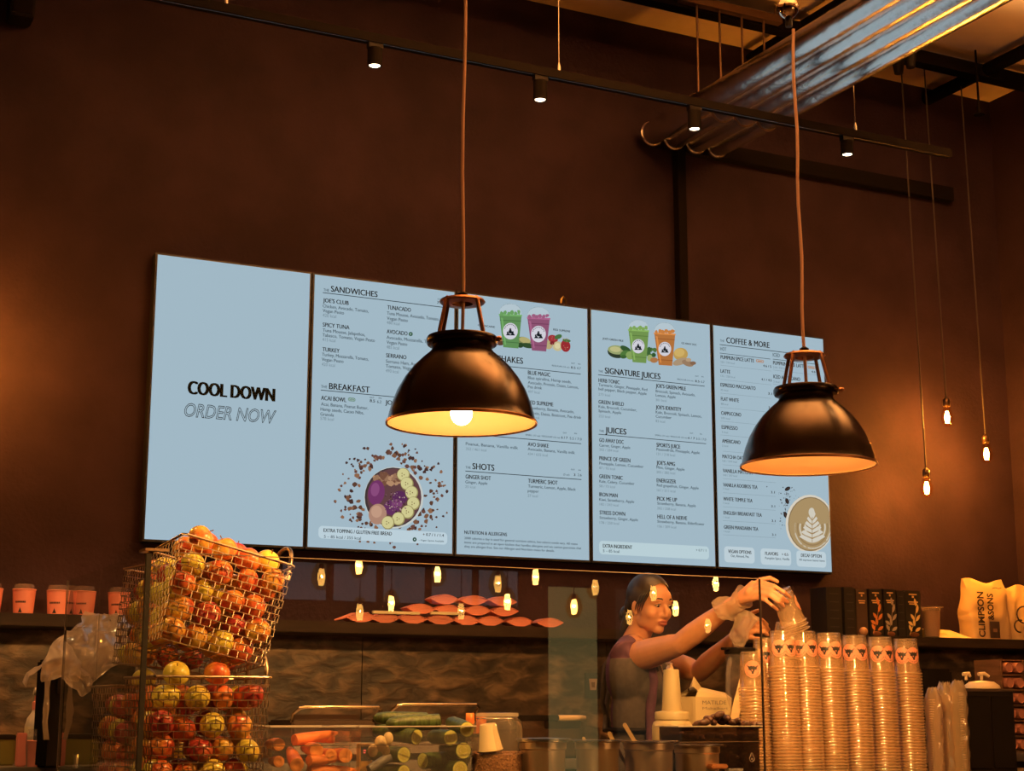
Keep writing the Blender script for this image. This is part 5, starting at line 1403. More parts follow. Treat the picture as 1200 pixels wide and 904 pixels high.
for iz in range(4):
    for ix in range(9):
        o = link('date', DME, None)
        o.location = (bx0 + 0.035 + ix * 0.034 + (0.012 if iz % 2 else 0), -1.728 + rg.uniform(0, .004), 0.925 + iz * 0.034 + rg.uniform(-.004, .004))
        o.rotation_euler = (rg.uniform(0, 3), rg.uniform(0, 3), rg.uniform(0, 3))
        tag(o, 'brown date pressed against the front wall inside the smoked box', 'date', 'dates inside the smoked box')
q = P(881, 889, -1.7625)
MB().tube([q + Vector((0.010 * math.sin(t) * (1 if math.cos(t) < 0.2 else 0.75), -0.001 - 0.0, 0.012 * math.cos(t) + (0.006 if math.cos(t) > 0.8 else 0))) for t in [2 * math.pi * i / 18 for i in range(18)]], 0.0011, 5, closed=True).ball(q + Vector((0, -0.001, -0.003)), (0.003, 0.001, 0.004), 8, 6).build('drop_mark', mat('grey_print', (0.35, 0.30, 0.28), 0.5), tb)

# ---- white dispenser bottle
Y = -1.52
q = P(788, 868, Y); x = q.x; y = Y
def zat(py): return P(788, py, Y).z
def rat(px): return (P(788 + px, 860, Y).x - x)
bt = empty('sauce_bottle', (x, y, ZT), 'cream dispenser bottle with a tall tapered spout, foil on its tip', 'bottle')
M_BTL = mat('cream_plastic', (0.48, 0.385, 0.215), 0.5)
MB().lathe([(0, ZT), (rat(19), ZT), (rat(20), ZT + 0.006), (rat(20), zat(852)), (rat(18.5), zat(847)), (rat(16), zat(844.5)), (rat(15.5), zat(843))], 36, o=(x, y, 0)).build('bottle', M_BTL, bt)
MB().lathe([(rat(15), zat(845)), (rat(17), zat(843.5)), (rat(17), zat(836)), (rat(16), zat(834.5)), (rat(10), zat(833.5)), (0, zat(833.5))], 36, o=(x, y, 0)).build('screw_cap', M_BTL, bt)
MB().lathe([(rat(10.2), zat(834)), (rat(9.8), zat(830)), (rat(7.6), zat(786)), (rat(7.2), zat(785)), (0, zat(785))], 28, o=(x, y, 0)).build('spout', M_BTL, bt)
w = MB().lathe([(rat(3.5), zat(785.5)), (rat(3.8), zat(783)), (rat(2.2), zat(780)), (rat(3.4), zat(777.5)), (0, zat(776.5))], 12, o=(x - rat(1.6), y, 0))
for v in w.v: v += Vector((noise.noise(v * 90) * 0.008, noise.noise(v * 90 + Vector((4, 0, 0))) * 0.006, 0))
w.build('foil_twist', mat('crumpled_foil', (0.7, 0.5, 0.36), 0.3, 0.8), bt, angle=20)

# ---- opened milk carton with printed words
Y = -1.48
a = [P(*p, Y) for p in ((803, 812), (815, 812), (857, 818), (857, 850), (817, 850), (808, 850))]
ct = empty('milk_carton', tuple(P(832, 868, Y - 0.0)), 'opened cream carton with a torn gable spout and small grey lettering', 'carton')
OFF['milk_carton'] = Vector(ct.location)
zt_, zs = P(835, 817, Y).z, ZT
xl, xr, xm = P(803, 815, Y).x, P(857, 815, Y).x, P(815, 815, Y).x
w = MB()
d_ = 0.085
fl = [(xm, Y, zs), (xr, Y, zs), (xr, Y + d_, zs), (xl, Y + d_, zs), (xm, Y, zt_), (xr, Y, zt_ - 0.004), (xr - 0.008, Y + d_, zt_), (xl, Y + d_ * .7, zt_ + 0.002)]
w.add(fl, [(0, 1, 5, 4), (1, 2, 6, 5), (2, 3, 7, 6), (3, 0, 4, 7), (0, 3, 2, 1)])
w.build('box', M_CREAM, ct, smooth=False)
g1, g2 = P(812, 795, Y + 0.03), P(852, 815, Y + 0.045)
w = MB()
pa, pb, pc = Vector(fl[4]), Vector(fl[5]), Vector(fl[7])
tip = P(813, 793, Y + 0.02)
w.add([pa, pb, Vector((xr, Y + d_ * .5, zt_ + 0.016)), P(822, 806, Y + .04), P(818, 810, Y + .01)], [(0, 1, 2, 3, 4)])
w.add([P(818, 810, Y + .01), P(822, 806, Y + .04), tip, P(808, 806, Y + 0.03), P(810, 809, Y + 0.0)], [(0, 1, 2), (0, 2, 4), (4, 2, 3)])
w.add([pc, P(808, 806, Y + .03), tip, P(822, 806, Y + .04), Vector((xr, Y + d_ * .5, zt_ + 0.016)), Vector(fl[6])], [(0, 1, 2, 3), (0, 3, 4, 5)])
w.build('gable_flap', M_CREAM, ct, smooth=False)
w = MB().tube([P(807, 809, Y - .002), P(812, 808, Y - .003), P(816, 810, Y - .003)], [.006, .009, .005], 8)
w.build('spout_opening', mat('dark_opening', (0.03, 0.02, 0.015), 0.7), ct)
def flat_text(items, Yf, name, m, parent):
    so = text_meshes(items)
    w = MB()
    for vs_, fs in so: w.add([(v[0], Yf, v[2]) for v in vs_], fs)
    return w.build(name, m, parent, smooth=False, fix=False)
pA, pB = P(823, 826, Y), P(855, 828, Y)
flat_text([('MATILDE', (pA.x, pA.z), P(851, 826, Y).x - pA.x, 0.015, 0.0, 0), ('Makaibari', (pA.x, P(823, 832, Y).z), P(852, 832, Y).x - pA.x, 0.010, 0.0, 0)], Y - 0.0015, 'printed_words', mat('grey_lettering', (0.16, 0.14, 0.11), 0.6), ct)
# ---- cream ribbed tubs beside the carton
Y = -1.42
x0, x1 = P(852, 840, Y).x, P(872, 840, Y).x
for k in range(3):
    z = P(860, 850 - 8 * k, Y).z - 0.012
    w = MB().lathe([(0, z), (0.036, z), (0.044, z + 0.022), (0.047, z + 0.023), (0.047, z + 0.026), (0, z + 0.026)], 28, o=((x0 + x1) / 2, Y + 0.03, 0))
    tag(w.build('cream_tub', M_CREAM), 'cream paper tub, %s of a nest of three between the carton and cups' % ('lowest', 'middle one', 'topmost')[k], 'tub', 'nest of cream tubs')
w = MB().lathe([(0, ZT), (0.036, ZT), (0.044, P(860, 850, Y).z - 0.013), (0, P(860, 850, Y).z - 0.013)], 28, o=((x0 + x1) / 2, Y + 0.03, 0))
tag(w.build('cream_tub', M_CREAM), 'tall cream paper tub supporting the nest of three tubs', 'tub')

# ---- blender jug with black lid and a wooden spatula
Y = -1.43
x0, x1 = P(853, 790, Y).x, P(889, 790, Y).x
xc, r_ = (x0 + x1) / 2, (x1 - x0) / 2
zl = P(870, 760, Y).z
bj = empty('blender_jug', (xc, Y, ZT), 'clear blender jug with black lid and loop handle behind the carton', 'blender')
MB().lathe([(r_ * 0.72, ZT + 0.10), (r_ * 0.74, ZT + 0.11), (r_ * 0.95, zl - 0.02), (r_ * 0.97, zl - 0.012)], 28, o=(xc, Y, 0)).build('jug', M_LID, bj)
MB().lathe([(0, ZT), (r_ * 0.95, ZT), (r_ * 0.95, ZT + 0.03), (r_ * 0.74, ZT + 0.10), (0, ZT + 0.10)], 28, o=(xc, Y, 0)).build('motor_base', M_BLACKP, bj)
MB().lathe([(r_ * 0.98, zl - 0.022), (r_ * 1.0, zl - 0.016), (r_ * 1.0, zl - 0.002), (r_ * 0.9, zl), (0, zl + 0.004)], 28, o=(xc, Y, 0)).box((xc - r_ * 1.25, Y - 0.02, zl - 0.008), (xc + r_ * 1.1, Y + 0.02, zl + 0.002)).build('lid', M_BLACKP, bj, bevel=0.002)
hp = [(858, 770), (855, 785), (854, 805), (857, 822), (864, 822), (865, 800), (865, 783), (861, 779), (858, 783), (857, 800), (859, 816)]
MB().tube([P(856, 772, Y - 0.05), P(853, 790, Y - 0.07), P(853, 812, Y - 0.065), P(858, 832, Y - 0.045)], 0.009, 10).build('handle', M_LID, bj)
a, b = P(875, 778, -1.56), P(864, 828, -1.56)
w = MB().prism([a + CR * -0.012, a + CR * 0.010, b + CR * 0.014, b + (b - a) * 0.8 + CR * 0.014, b + (b - a) * 0.8 - CR * 0.014, b - CR * 0.018], -CF * 0.005)
tag(w.build('wooden_spatula', M_WOODL, smooth=False), 'wooden spatula standing slanted between the blender jug and the cup stacks', 'spatula')

# ================================================================== BACK WORKTOP: contact grills, board, mirrored sticker, sleeves
M_GRILL = mat('browned_steel', (0.075, 0.045, 0.03), 0.4, 0.6)
def grill(pxa, pxb, py, Y, label):
    a, b = P(pxa, py, Y), P(pxb, py, Y)
    zh = a.z
    x0, x1 = a.x + 0.01, b.x - 0.01
    g = empty('contact_grill', ((x0 + x1) / 2, Y + 0.15, 0.92), label, 'grill', 'contact grills on the back worktop')
    MB().box((x0 + 0.01, Y + 0.06, 0.93), (x1 - 0.01, Y + 0.36, 1.005)).build('base', M_BLACKP, g, smooth=False, bevel=0.006)
    for sx in (x0 + 0.04, x1 - 0.04):
        for sy in (Y + 0.09, Y + 0.33): MB().lathe([(0, .92), (.015, .92), (.013, .931), (0, .931)], 12, o=(sx, sy, 0)).build('foot', M_BLACK, g)
    MB().box((x0 + 0.01, Y + 0.06, 1.012), (x1 - 0.01, Y + 0.36, 1.075)).build('lid', M_GRILL, g, smooth=False, bevel=0.008)
    MB().box((x0 + 0.03, Y + 0.10, 1.077), (x1 - 0.06, Y + 0.13, 1.098)).build('hinge_bar', M_GRILL, g, smooth=False, bevel=0.003)
    MB().tube([(x0 + 0.02, Y + 0.10, 1.06), (x0 + 0.005, Y + 0.03, zh - 0.025), (x0 + 0.02, Y, zh - 0.004), (x0 + 0.04, Y, zh), (x1 - 0.02, Y, zh), (x1 - 0.005, Y + 0.01, zh - 0.01), (x1 - 0.01, Y + 0.10, 1.06)], 0.0075, 10).build('handle', mat('brass_handle_' + str(len(bpy.data.materials)), (0.80, 0.60, 0.36), 0.22, 1.0), g)
    MB().box((x0 + 0.015, Y + 0.054, 0.945), (x1 - 0.015, Y + 0.06, 0.99)).build('control_panel', M_STEEL, g, smooth=False)
    return g, x0, x1
g1 = grill(343, 452, 829, -0.50, 'contact grill with a long brass handle above the carrot bin')
g2 = grill(458, 566, 826, -0.50, 'contact grill with a long brass handle behind the cucumber bin')
M_LEDR = emis('red_digits', (1.0, 0.10, 0.06), 2.0)
M_AMB = mat('amber_panel', (0.75, 0.38, 0.05), 0.4)
Y = -1.60
q = P(429, 882, Y)
td = empty('timer_display', (q.x, Y, ZT), 'narrow amber timer with red digits between the carrot and cucumber bins', 'timer')
MB().box((q.x - 0.022, Y, ZT), (q.x + 0.022, Y + 0.03, P(429, 872, Y).z)).build('casing', M_AMB, td, smooth=False, bevel=0.002)
MB().box((q.x - 0.018, Y - 0.002, P(429, 892, Y).z), (q.x + 0.018, Y, P(429, 875, Y).z)).build('dark_window', M_BLACK, td, smooth=False)
w = MB()
for dx in (-0.010, 0.002):
    for zz in (0, 0.007): w.box((q.x + dx, Y - 0.0035, q.z + 0.001 + zz - 0.004), (q.x + dx + 0.008, Y - 0.002, q.z + 0.005 + zz - 0.004))
w.build('red_digits', M_LEDR, td, smooth=False)
# knife block-like black holder with wooden handled tool, box below
Y = -0.52
a, b, c_ = P(600, 842, Y), P(654, 843, Y), P(686, 843, Y)
kn = empty('palette_knife', tuple(a), 'long black tool with a pale wooden handle lying over the steel tray', 'kitchen tool')
MB().box((a.x, Y - 0.012, a.z - 0.012), (b.x, Y + 0.012, a.z + 0.012)).build('black_shaft', M_BLACKP, kn, smooth=False, bevel=0.004)
MB().tube([(b.x, Y, a.z), (b.x + 0.02, Y, a.z), (c_.x - 0.02, Y, a.z), (c_.x, Y, a.z)], [0.012, 0.0125, 0.012, 0.009], 12).build('wooden_handle', M_WOODL, kn)
tr = empty('steel_tray', (a.x + 0.1, Y + 0.1, 0.92), 'open steel tray on the back worktop under the wooden handled tool', 'tray')
tx0, tx1 = a.x + 0.02, P(680, 850, Y).x
zt_ = a.z - 0.014
w = MB()
w.box((tx0, Y - 0.02, 0.92), (tx1, Y - 0.012, zt_ - 0.03)).box((tx0, Y + 0.30, 0.92), (tx1, Y + 0.31, zt_ - 0.03)).box((tx0, Y - 0.02, 0.92), (tx1, Y + 0.30, 0.928))
w.build('tray_wall', M_GRILL, tr, smooth=False)
for xx in (tx0, tx1):
    MB().box((xx - 0.008, Y - 0.02, 0.92), (xx + 0.008, Y + 0.31, zt_)).build('tray_end', M_GRILL, tr, smooth=False, bevel=0.002)
# packets standing behind the jar
for k, (pa, pb, lb) in enumerate((((546, 836), (556, 852), 'orange foil packet standing behind the cucumber bin'), ((558, 836), (570, 852), 'orange and red packet leaning behind the glass jar'))):
    a, b = P(*pa, -1.55), P(*pb, -1.55)
    zr_ = P(560, 860, -1.55).z
    pk = empty('snack_packet', ((a.x + b.x) / 2, -1.55, zr_), lb, 'packet', 'orange packets behind the jar')
    w = MB()
    n = 6
    for sgn in (1,):
        vs_, fs = [], []
        for i in range(9):
            for j in range(n + 1):
                u = j / n; v = i / 8
                bul = 0.010 * math.sin(math.pi * u) * math.sin(math.pi * v) ** 0.5
                vs_.append((a.x + (b.x - a.x) * u, -1.55 - bul, zr_ + (a.z - zr_) * v))
        m0 = len(vs_)
        for i in range(9):
            for j in range(n + 1):
                u = j / n; v = i / 8
                bul = 0.010 * math.sin(math.pi * u) * math.sin(math.pi * v) ** 0.5
                vs_.append((a.x + (b.x - a.x) * u, -1.548 + bul, zr_ + (a.z - zr_) * v))
        for i in range(8):
            for j in range(n):
                q0 = i * (n + 1) + j
                fs += [(q0, q0 + 1, q0 + n + 2, q0 + n + 1), (m0 + q0 + n + 1, m0 + q0 + n + 2, m0 + q0 + 1, m0 + q0)]
        w.add(vs_, fs)
    w.build('packet', mat('orange_foil_%d' % k, (0.80, 0.22, 0.06), 0.3, 0.2, col2=(0.55, 0.08, 0.06) if k else (0.85, 0.32, 0.08), scale=30), pk)
rz = P(560, 860, -1.55).z
ra, rb_ = P(540, 860, -1.55).x, P(574, 860, -1.55).x
w = MB().box((ra, -1.585, rz - 0.012), (rb_, -1.50, rz)).box((ra, -1.585, ZT), (ra + 0.01, -1.50, rz - 0.012)).box((rb_ - 0.01, -1.585, ZT), (rb_, -1.50, rz - 0.012))
tag(w.build('black_riser', M_BLACKP, smooth=False, bevel=0.001), 'small black riser behind the jar carrying the orange packets', 'riser')
# print added on the slate for a sticker mirrored from the street door
Y = WY - 0.022
a, b = P(686, 789, Y), P(704, 819, Y)
po = empty('small_poster', ((a.x + b.x) / 2, Y, b.z), 'small dark notice with a pale pink cup fixed on the splashback', 'poster')
MB().box((a.x, Y, b.z), (b.x, Y + 0.006, a.z)).build('sheet', mat('dark_print', (0.035, 0.026, 0.032), 0.5), po, smooth=False)
cx, cz = (a.x + b.x) / 2, (a.z + b.z) / 2 + 0.008
MB().prism([(cx - 0.022, Y, cz + 0.024), (cx + 0.022, Y, cz + 0.024), (cx + 0.016, Y, cz - 0.028), (cx - 0.016, Y, cz - 0.028)], (0, -0.001, 0)).build('pink_cup_print', mat('pink_print', (0.75, 0.45, 0.36), 0.5), po, smooth=False)
MB().prism([(cx - 0.010, Y - .001, cz + 0.008), (cx + 0.010, Y - .001, cz + 0.008), (cx + 0.008, Y - .001, cz - 0.016), (cx - 0.008, Y - .001, cz - 0.016)], (0, -0.001, 0)).build('brown_mark', mat('brown_print', (0.35, 0.14, 0.08), 0.5), po, smooth=False)

# ---- flattened pink sleeves piled on the shelf, opened like eyes
SLV = [(424, 721, 0), (452, 722, 0), (484, 723, 0), (517, 724, 0), (547, 725, 0), (575, 726, 0), (610, 727, 0), (645, 728, 0), (494, 712, 1), (527, 714, 1), (560, 714, 1), (592, 717, 1), (522, 704, 2), (556, 704, 2), (590, 706, 2)]
SZ = 1.4723
M_SLV = mat('pink_card', (0.80, 0.27, 0.20), 0.6, var=0.06, scale=20)
def sleeve_mesh(wd, hh):
    n = 14
    up = [Vector((-wd / 2 + wd * i / n, 0, hh * math.sin(math.pi * i / n) ** 0.9)) for i in range(n + 1)]
    lo = [Vector((wd / 2 - wd * i / n, 0, -hh * math.sin(math.pi * i / n) ** 0.9)) for i in range(1, n)]
    ring = up + lo
    w = MB()
    k = len(ring)
    inn = [Vector((p.x * 0.975, 0, p.z * 0.92)) for p in ring]
    D_ = 0.075
    vs_ = ring + inn + [p + Vector((0, D_, 0)) for p in ring] + [p + Vector((0, D_, 0)) for p in inn]
    fs = []
    for i in range(k):
        j = (i + 1) % k
        fs += [(i, j, k + j, k + i), (2 * k + j, 2 * k + i, 3 * k + i, 3 * k + j), (j, i, 2 * k + i, 2 * k + j), (k + i, k + j, 3 * k + j, 3 * k + i)]
    w.add(vs_, fs)
    fl = MB()
    return w
wd = P(582, 720, -0.22).x - P(549, 720, -0.22).x
rows_z = [SZ + 0.0215, SZ + 0.0650, SZ + 0.1085]
sm = sleeve_mesh(wd * 1.0, 0.021)
# a filled face of folded card layers closes each sleeve
SM = sm.mesh('cup_sleeve', smooth=True, angle=50); SM.materials.append(M_SLV)
ly = MB()
for kz in range(7):
    zz = -0.0165 + kz * 0.0055
    hw = wd / 2 * 0.97 * (math.acos(min(1, abs(zz) / 0.0205)) / (math.pi / 2)) * 0.98
    ly.box((-hw, 0.004, zz - 0.0024), (hw, 0.07, zz + 0.0024))
LY = ly.mesh('inner_layers', smooth=False); LY.materials.append(M_SLV)
cnt = [0, 0, 0]
WH = ['bottom', 'middle', 'top']
for (px, py, lv) in SLV:
    q = P(px, py, -0.22)
    o = link('cup_sleeve', SM, None)
    o.location = (q.x, -0.22, rows_z[lv])
    o.rotation_euler = (0, rg.uniform(-0.04, 0.04), 0)
    tag(o, 'pink card cup sleeve, %s layer of the shelf pile, %s from the fruit end' % (WH[lv], ('first', 'second', 'third', 'fourth', 'fifth', 'sixth', 'seventh', 'eighth')[cnt[lv]]), 'cup sleeve', 'pile of pink sleeves on the shelf')
    cnt[lv] += 1
    link('inner_layers', LY, None, o)
a, b = P(392, 727, -0.20), P(432, 719, -0.20)
w = MB().tube([a, (a + b) / 2 + Vector((0, 0, 0.006)), b], [0.003, 0.010, 0.004], 8)
tag(w.build('loose_sleeve', M_SLV), 'single flattened pink sleeve slipping off the end of the pile', 'cup sleeve')
for (pa, pb, lb) in (((437, 717), (492, 718), 'long pale paper strip lying along the sleeve pile'), ((505, 718), (536, 719), 'short pale paper strip resting on the sleeve pile')):
    a, b = P(*pa, -0.238), P(*pb, -0.238)
    w = MB().box((a.x, -0.242, a.z - 0.008), (b.x, -0.226, a.z + 0.004))
    tag(w.build('paper_strip', mat('pale_strip_%d' % pa[0], (0.72, 0.62, 0.42), 0.6), smooth=False, bevel=0.001), lb, 'paper strip')
# ================================================================== CUP STACKS AND THE COUNTER END
CB, CRM, CH = 0.0440, 0.0545, 0.135               # base radius, rim radius, height of a cup (stored upside down)
m = clear_mat('clear_cup_plastic', (0.97, 0.95, 0.93), body=0.13, bodycol=(1.0, 0.74, 0.46), rough=0.06, ior=1.5)
M_CUP = m
M_CUPRIM = clear_mat('rolled_cup_rim', (0.97, 0.95, 0.93), body=0.42, bodycol=(1.0, 0.76, 0.48), rough=0.08, ior=1.6)
w = MB()
# upside down: mouth at z = 0, base at z = CH
prof = [(CRM + 0.0015, 0.0), (CRM + 0.0032, 0.0018), (CRM + 0.0028, 0.0042), (CRM - 0.0004, 0.0052), (CRM - 0.0024, 0.014), (CRM - 0.0035, 0.0155), (CB + 0.0035, CH * 0.72), (CB + 0.0042, CH * 0.74), (CB + 0.0025, CH * 0.76), (CB + 0.0030, CH * 0.80), (CB + 0.0016, CH * 0.82), (CB + 0.0022, CH * 0.87), (CB + 0.0006, CH * 0.89), (CB + 0.0010, CH * 0.95), (CB - 0.0012, CH), (CB - 0.006, CH), (CB - 0.008, CH - 0.004), (0.0005, CH - 0.004)]
w.lathe(prof, 36)
CUPME = w.mesh('plastic_cup', angle=50)
CUPME.materials.append(M_CUP); CUPME.materials.append(M_CUPRIM)
for p in CUPME.polygons:
    if p.center.z < 0.0055: p.material_index = 1
M_PRINT = print_attr('printed_badge', 0.5)
def badge_mesh():
    """round pink badge with two seated figures under a triangle of shoulders, printed on the cup wall; upside down with the cup"""
    w = MB()
    zc_, rb = CH * 0.52, 0.031
    def on(u, v, e):
        z = zc_ - v
        r_ = CRM - 0.0035 + (CB + 0.0035 - CRM + 0.0035) * (z - 0.0155) / (CH * 0.72 - 0.0155) + 0.0005 + e
        a = u / r_
        return Vector((r_ * math.sin(a), -r_ * math.cos(a), z))
    pink, ink = (0.85, 0.33, 0.22), (0.02, 0.015, 0.015)
    n, k = 28, 5
    w.col = pink
    for i in range(n):
        t0, t1 = 2 * math.pi * i / n, 2 * math.pi * (i + 1) / n
        for j in range(k):
            a, b = rb * j / k, rb * (j + 1) / k
            P4 = [on(b * math.cos(t0), b * math.sin(t0), 0), on(b * math.cos(t1), b * math.sin(t1), 0), on(a * math.cos(t1), a * math.sin(t1), 0), on(a * math.cos(t0), a * math.sin(t0), 0)]
            w.poly(P4 if j else P4[:3])
    w.col = ink
    def shp(pts): w.poly([on(x * rb, y * rb, 0.0006) for x, y in pts])
    def dot(x, y, r_): shp([(x + r_ * math.cos(2 * math.pi * i / 12), y + r_ * math.sin(2 * math.pi * i / 12)) for i in range(12)])
    dot(0.0, 0.42, 0.15)
    shp([(-0.22, 0.30), (0.20, 0.30), (0.34, -0.10), (0.12, -0.34), (-0.14, -0.34), (-0.34, -0.06)])
    dot(-0.36, -0.02, 0.13); dot(0.38, -0.04, 0.13)
    shp([(-0.66, -0.42), (-0.48, -0.12), (-0.24, -0.12), (-0.04, -0.42)]); shp([(0.04, -0.42), (0.26, -0.14), (0.50, -0.14), (0.68, -0.42)])
    shp([(-0.68, -0.38), (0.70, -0.38), (0.68, -0.50), (-0.66, -0.50)])
    for i in range(9):
        t = math.radians(150 - i * 15)
        dot(0.80 * math.cos(t), 0.80 * math.sin(t), 0.055)
    me = w.mesh('round_badge', smooth=False, fix=False)
    me.materials.append(M_PRINT)
    return me
BADGE = badge_mesh()
def add_badges(o, angs):
    for a in angs:
        b = link('round_badge', BADGE, None, o)
        b.rotation_euler = (0, 0, a)
ycup = -1.62
STK = [(882, 764, -1.58, 'short stack behind the glass end edge', 1), (897.5, 748, -1.50, 'first stack outside the glass end edge', 1), (917, 739.5, ycup, 'stack under the held cups', 2), (942, 740, ycup, 'stack one past the held cups', 2),
       (971, 742, ycup, 'stack in the middle of the row, third from the black box end', 2), (1001, 745, ycup, 'stack before the dark tea boxes, fourth from the lid sleeves', 2), (1031, 747, ycup, 'second stack from the lid sleeves', 2), (1061, 749, ycup, 'stack beside the lid sleeves', 2)]
STK[4] = (971, 742, ycup, 'stack two past the held cups', 2)
STK[5] = (1001, 745, ycup, 'third stack from the lid sleeves', 2)
PIT = 0.0112
rc = random.Random(8)
for si, (px, py, Y, where_, nb) in enumerate(STK):
    t = P(px, py, Y)
    base = ZT
    n = int(round((t.z - CH - base) / PIT))
    pit = (t.z - CH - base) / n
    lean = rc.uniform(0.010, 0.024)
    face = math.atan2(t.x - CAM.x, t.y - CAM.y)           # turn the print toward the room
    for k in range(n + 1):
        z = base + pit * k
        o = link('plastic_cup', CUPME, None)
        o.location = (t.x + (n - k) * pit * lean, Y + rc.uniform(-.0008, .0008), z)
        o.rotation_euler = (0, -lean, -face + rc.uniform(-.2, .2))
        if k == n:
            tag(o, 'topmost upturned clear cup with pink badge, %s' % where_, 'plastic cup', 'upturned clear cups, ' + where_)
            add_badges(o, (-0.42 + rc.uniform(-.2, .2), 0.62 + rc.uniform(-.2, .2)) if nb == 2 else (0.15,))
        else:
            tag(o, 'upturned clear cup nested in the %s' % where_, 'plastic cup', 'upturned clear cups, ' + where_)

# ---- plastic sleeves of lids
M_SLEEVE = clear_mat('lid_sleeve_film', (0.9, 0.85, 0.8), body=0.38, bodycol=(0.80, 0.62, 0.42), rough=0.10, ior=1.6)
SLN = ['film sleeve of clear lids nearest to the cup stacks', 'film sleeve of clear lids, middle of three', 'film sleeve of clear lids against the black box']
for k, (px, py, rpx) in enumerate(((1093, 806, 8), (1107, 800, 9), (1121, 798, 8.5))):
    Y = -1.60 + 0.03 * (k % 2)
    t = P(px, py, Y)
    rr = P(px + rpx, py, Y).x - t.x
    rr *= 0.85
    o = empty('lid_sleeve', (t.x, Y, ZT), SLN[k], 'lid sleeve', 'film sleeves of lids')
    w = MB()
    pr = [(0.0, ZT)]
    z, i = ZT, 0
    while z < t.z - 0.05:
        pr += [(rr * 1.0, z), (rr * 1.03, z + 0.003), (rr * 0.94, z + 0.006)]
        z += 0.009
    pr.append((0, z))
    w.lathe(pr, 24, o=(t.x, Y, 0))
    w.build('clear_lids', M_CUPRIM, o)
    w = MB()
    n, mm_ = 26, 30
    vs_, fs = [], []
    for i in range(mm_ + 1):
        v = i / mm_
        zz = ZT + (t.z - ZT) * v
        for j in range(n):
            a = 2 * math.pi * j / n
            r_ = rr * 1.08 * (1 - 0.55 * max(0, (v - 0.86) / 0.14) ** 1.3) + rr * 0.11 * math.sin(3 * a + 2 * k) * (0.35 + v) + rr * 0.16 * noise.noise(Vector((math.cos(a) * 2.2, math.sin(a) * 2.2 + k * 5, v * 9)))
            vs_.append((t.x + r_ * math.cos(a), Y + r_ * math.sin(a), zz + (0.014 * noise.noise(Vector((math.cos(a) * 3, math.sin(a) * 3, k))) if i == mm_ else 0)))
    for i in range(mm_):
        for j in range(n):
            fs.append((i * n + j, i * n + (j + 1) % n, (i + 1) * n + (j + 1) % n, (i + 1) * n + j))
    w.add(vs_, fs)
    w.build('film', M_SLEEVE, o, angle=25)

# ---- black box, pumps, dark device behind
Y = -1.62
a, b, c_ = P(1128, 807, Y), P(1189, 807, Y), P(1190, 904, Y)
o = empty('black_box', ((a.x + b.x) / 2, Y + 0.1, ZT), 'tall matt black box at the end of the cup row', 'box')
MB().box((a.x, Y, ZT), (b.x - 0.005, Y + 0.2, a.z - 0.004)).build('body', M_BLACKP, o, smooth=False, bevel=0.006)
MB().box((a.x - 0.002, Y - 0.003, a.z - 0.012), (b.x - 0.003, Y + 0.203, a.z)).build('top_edge', mat('worn_black_edge', (0.05, 0.03, 0.022), 0.4), o, smooth=False, bevel=0.002)
MB().box((a.x + 0.015, Y - 0.004, ZT + 0.02), ((a.x + b.x) / 2 - 0.004, Y, a.z - 0.03)).box(((a.x + b.x) / 2 + 0.004, Y - 0.004, ZT + 0.02), (b.x - 0.02, Y, a.z - 0.03)).build('front_panels', M_BLACK, o, smooth=False, bevel=0.002)
Y = -1.27
M_PUMP = mat('pale_pump_plastic', (0.72, 0.55, 0.36), 0.4)
for k, (px, py, dx, lb) in enumerate(((1132, 791, -1, 'pale syrup pump nearer the lid sleeves, rising behind the black box'), (1150, 791, 1, 'pale syrup pump with a longer nozzle behind the black box'))):
    q = P(px, py, Y)
    o = empty('syrup_pump', (q.x, Y, 0.88), lb, 'pump bottle', 'syrup pumps behind the black box')
    zt_ = q.z
    MB().lathe([(0, 0.875), (0.036, 0.875), (0.036, zt_ - 0.13), (0.018, zt_ - 0.105), (0.017, zt_ - 0.09), (0, zt_ - 0.09)], 20, o=(q.x, Y, 0)).build('bottle', mat('amber_bottle_%d' % k, (0.10, 0.045, 0.02), 0.2), o)
    MB().lathe([(0.019, zt_ - 0.092), (0.019, zt_ - 0.062), (0.008, zt_ - 0.058), (0.006, zt_ - 0.012)], 16, o=(q.x, Y, 0)).build('collar', M_BLACKP, o)
    MB().tube([(q.x - 0.016, Y, zt_ + 0.002), (q.x + 0.016, Y, zt_ + 0.004), (q.x + 0.034 * (1 if dx > 0 else 0.4), Y - 0.01, zt_ - 0.008)], [0.008, 0.009, 0.006], 10).lathe([(0.0065, zt_ - 0.06), (0.0065, zt_)], 12, o=(q.x, Y, 0)).build('pump_head', M_PUMP, o)
q = P(1128, 802, -1.30)
MBx = MB().lathe([(0.075, 0.875), (0.075, q.z - 0.02), (0.072, q.z - 0.008), (0.05, q.z + 0.008), (0.0, q.z + 0.014)], 32, o=(q.x + 0.03, -1.38, 0))
tag(MBx.build('domed_canister', M_PUMP), 'pale canister with a shallow domed top behind the black box', 'canister')
a, b = P(1078, 785, -0.9), P(1114, 785, -0.9)
o = empty('black_card_reader', ((a.x + b.x) / 2, -0.5, 0.92), 'black rounded device standing behind the lid sleeves', 'device')
MB().box((a.x - .05, -0.62, 0.92), (b.x + .02, -0.45, 1.0)).build('foot', M_BLACKP, o, smooth=False, bevel=0.01)
a, b = P(1076, 784, -0.55), P(1114, 784, -0.55)
MB().box((a.x, -0.57, 0.98), (b.x, -0.52, a.z)).build('screen', M_BLACK, o, smooth=False, bevel=0.015)

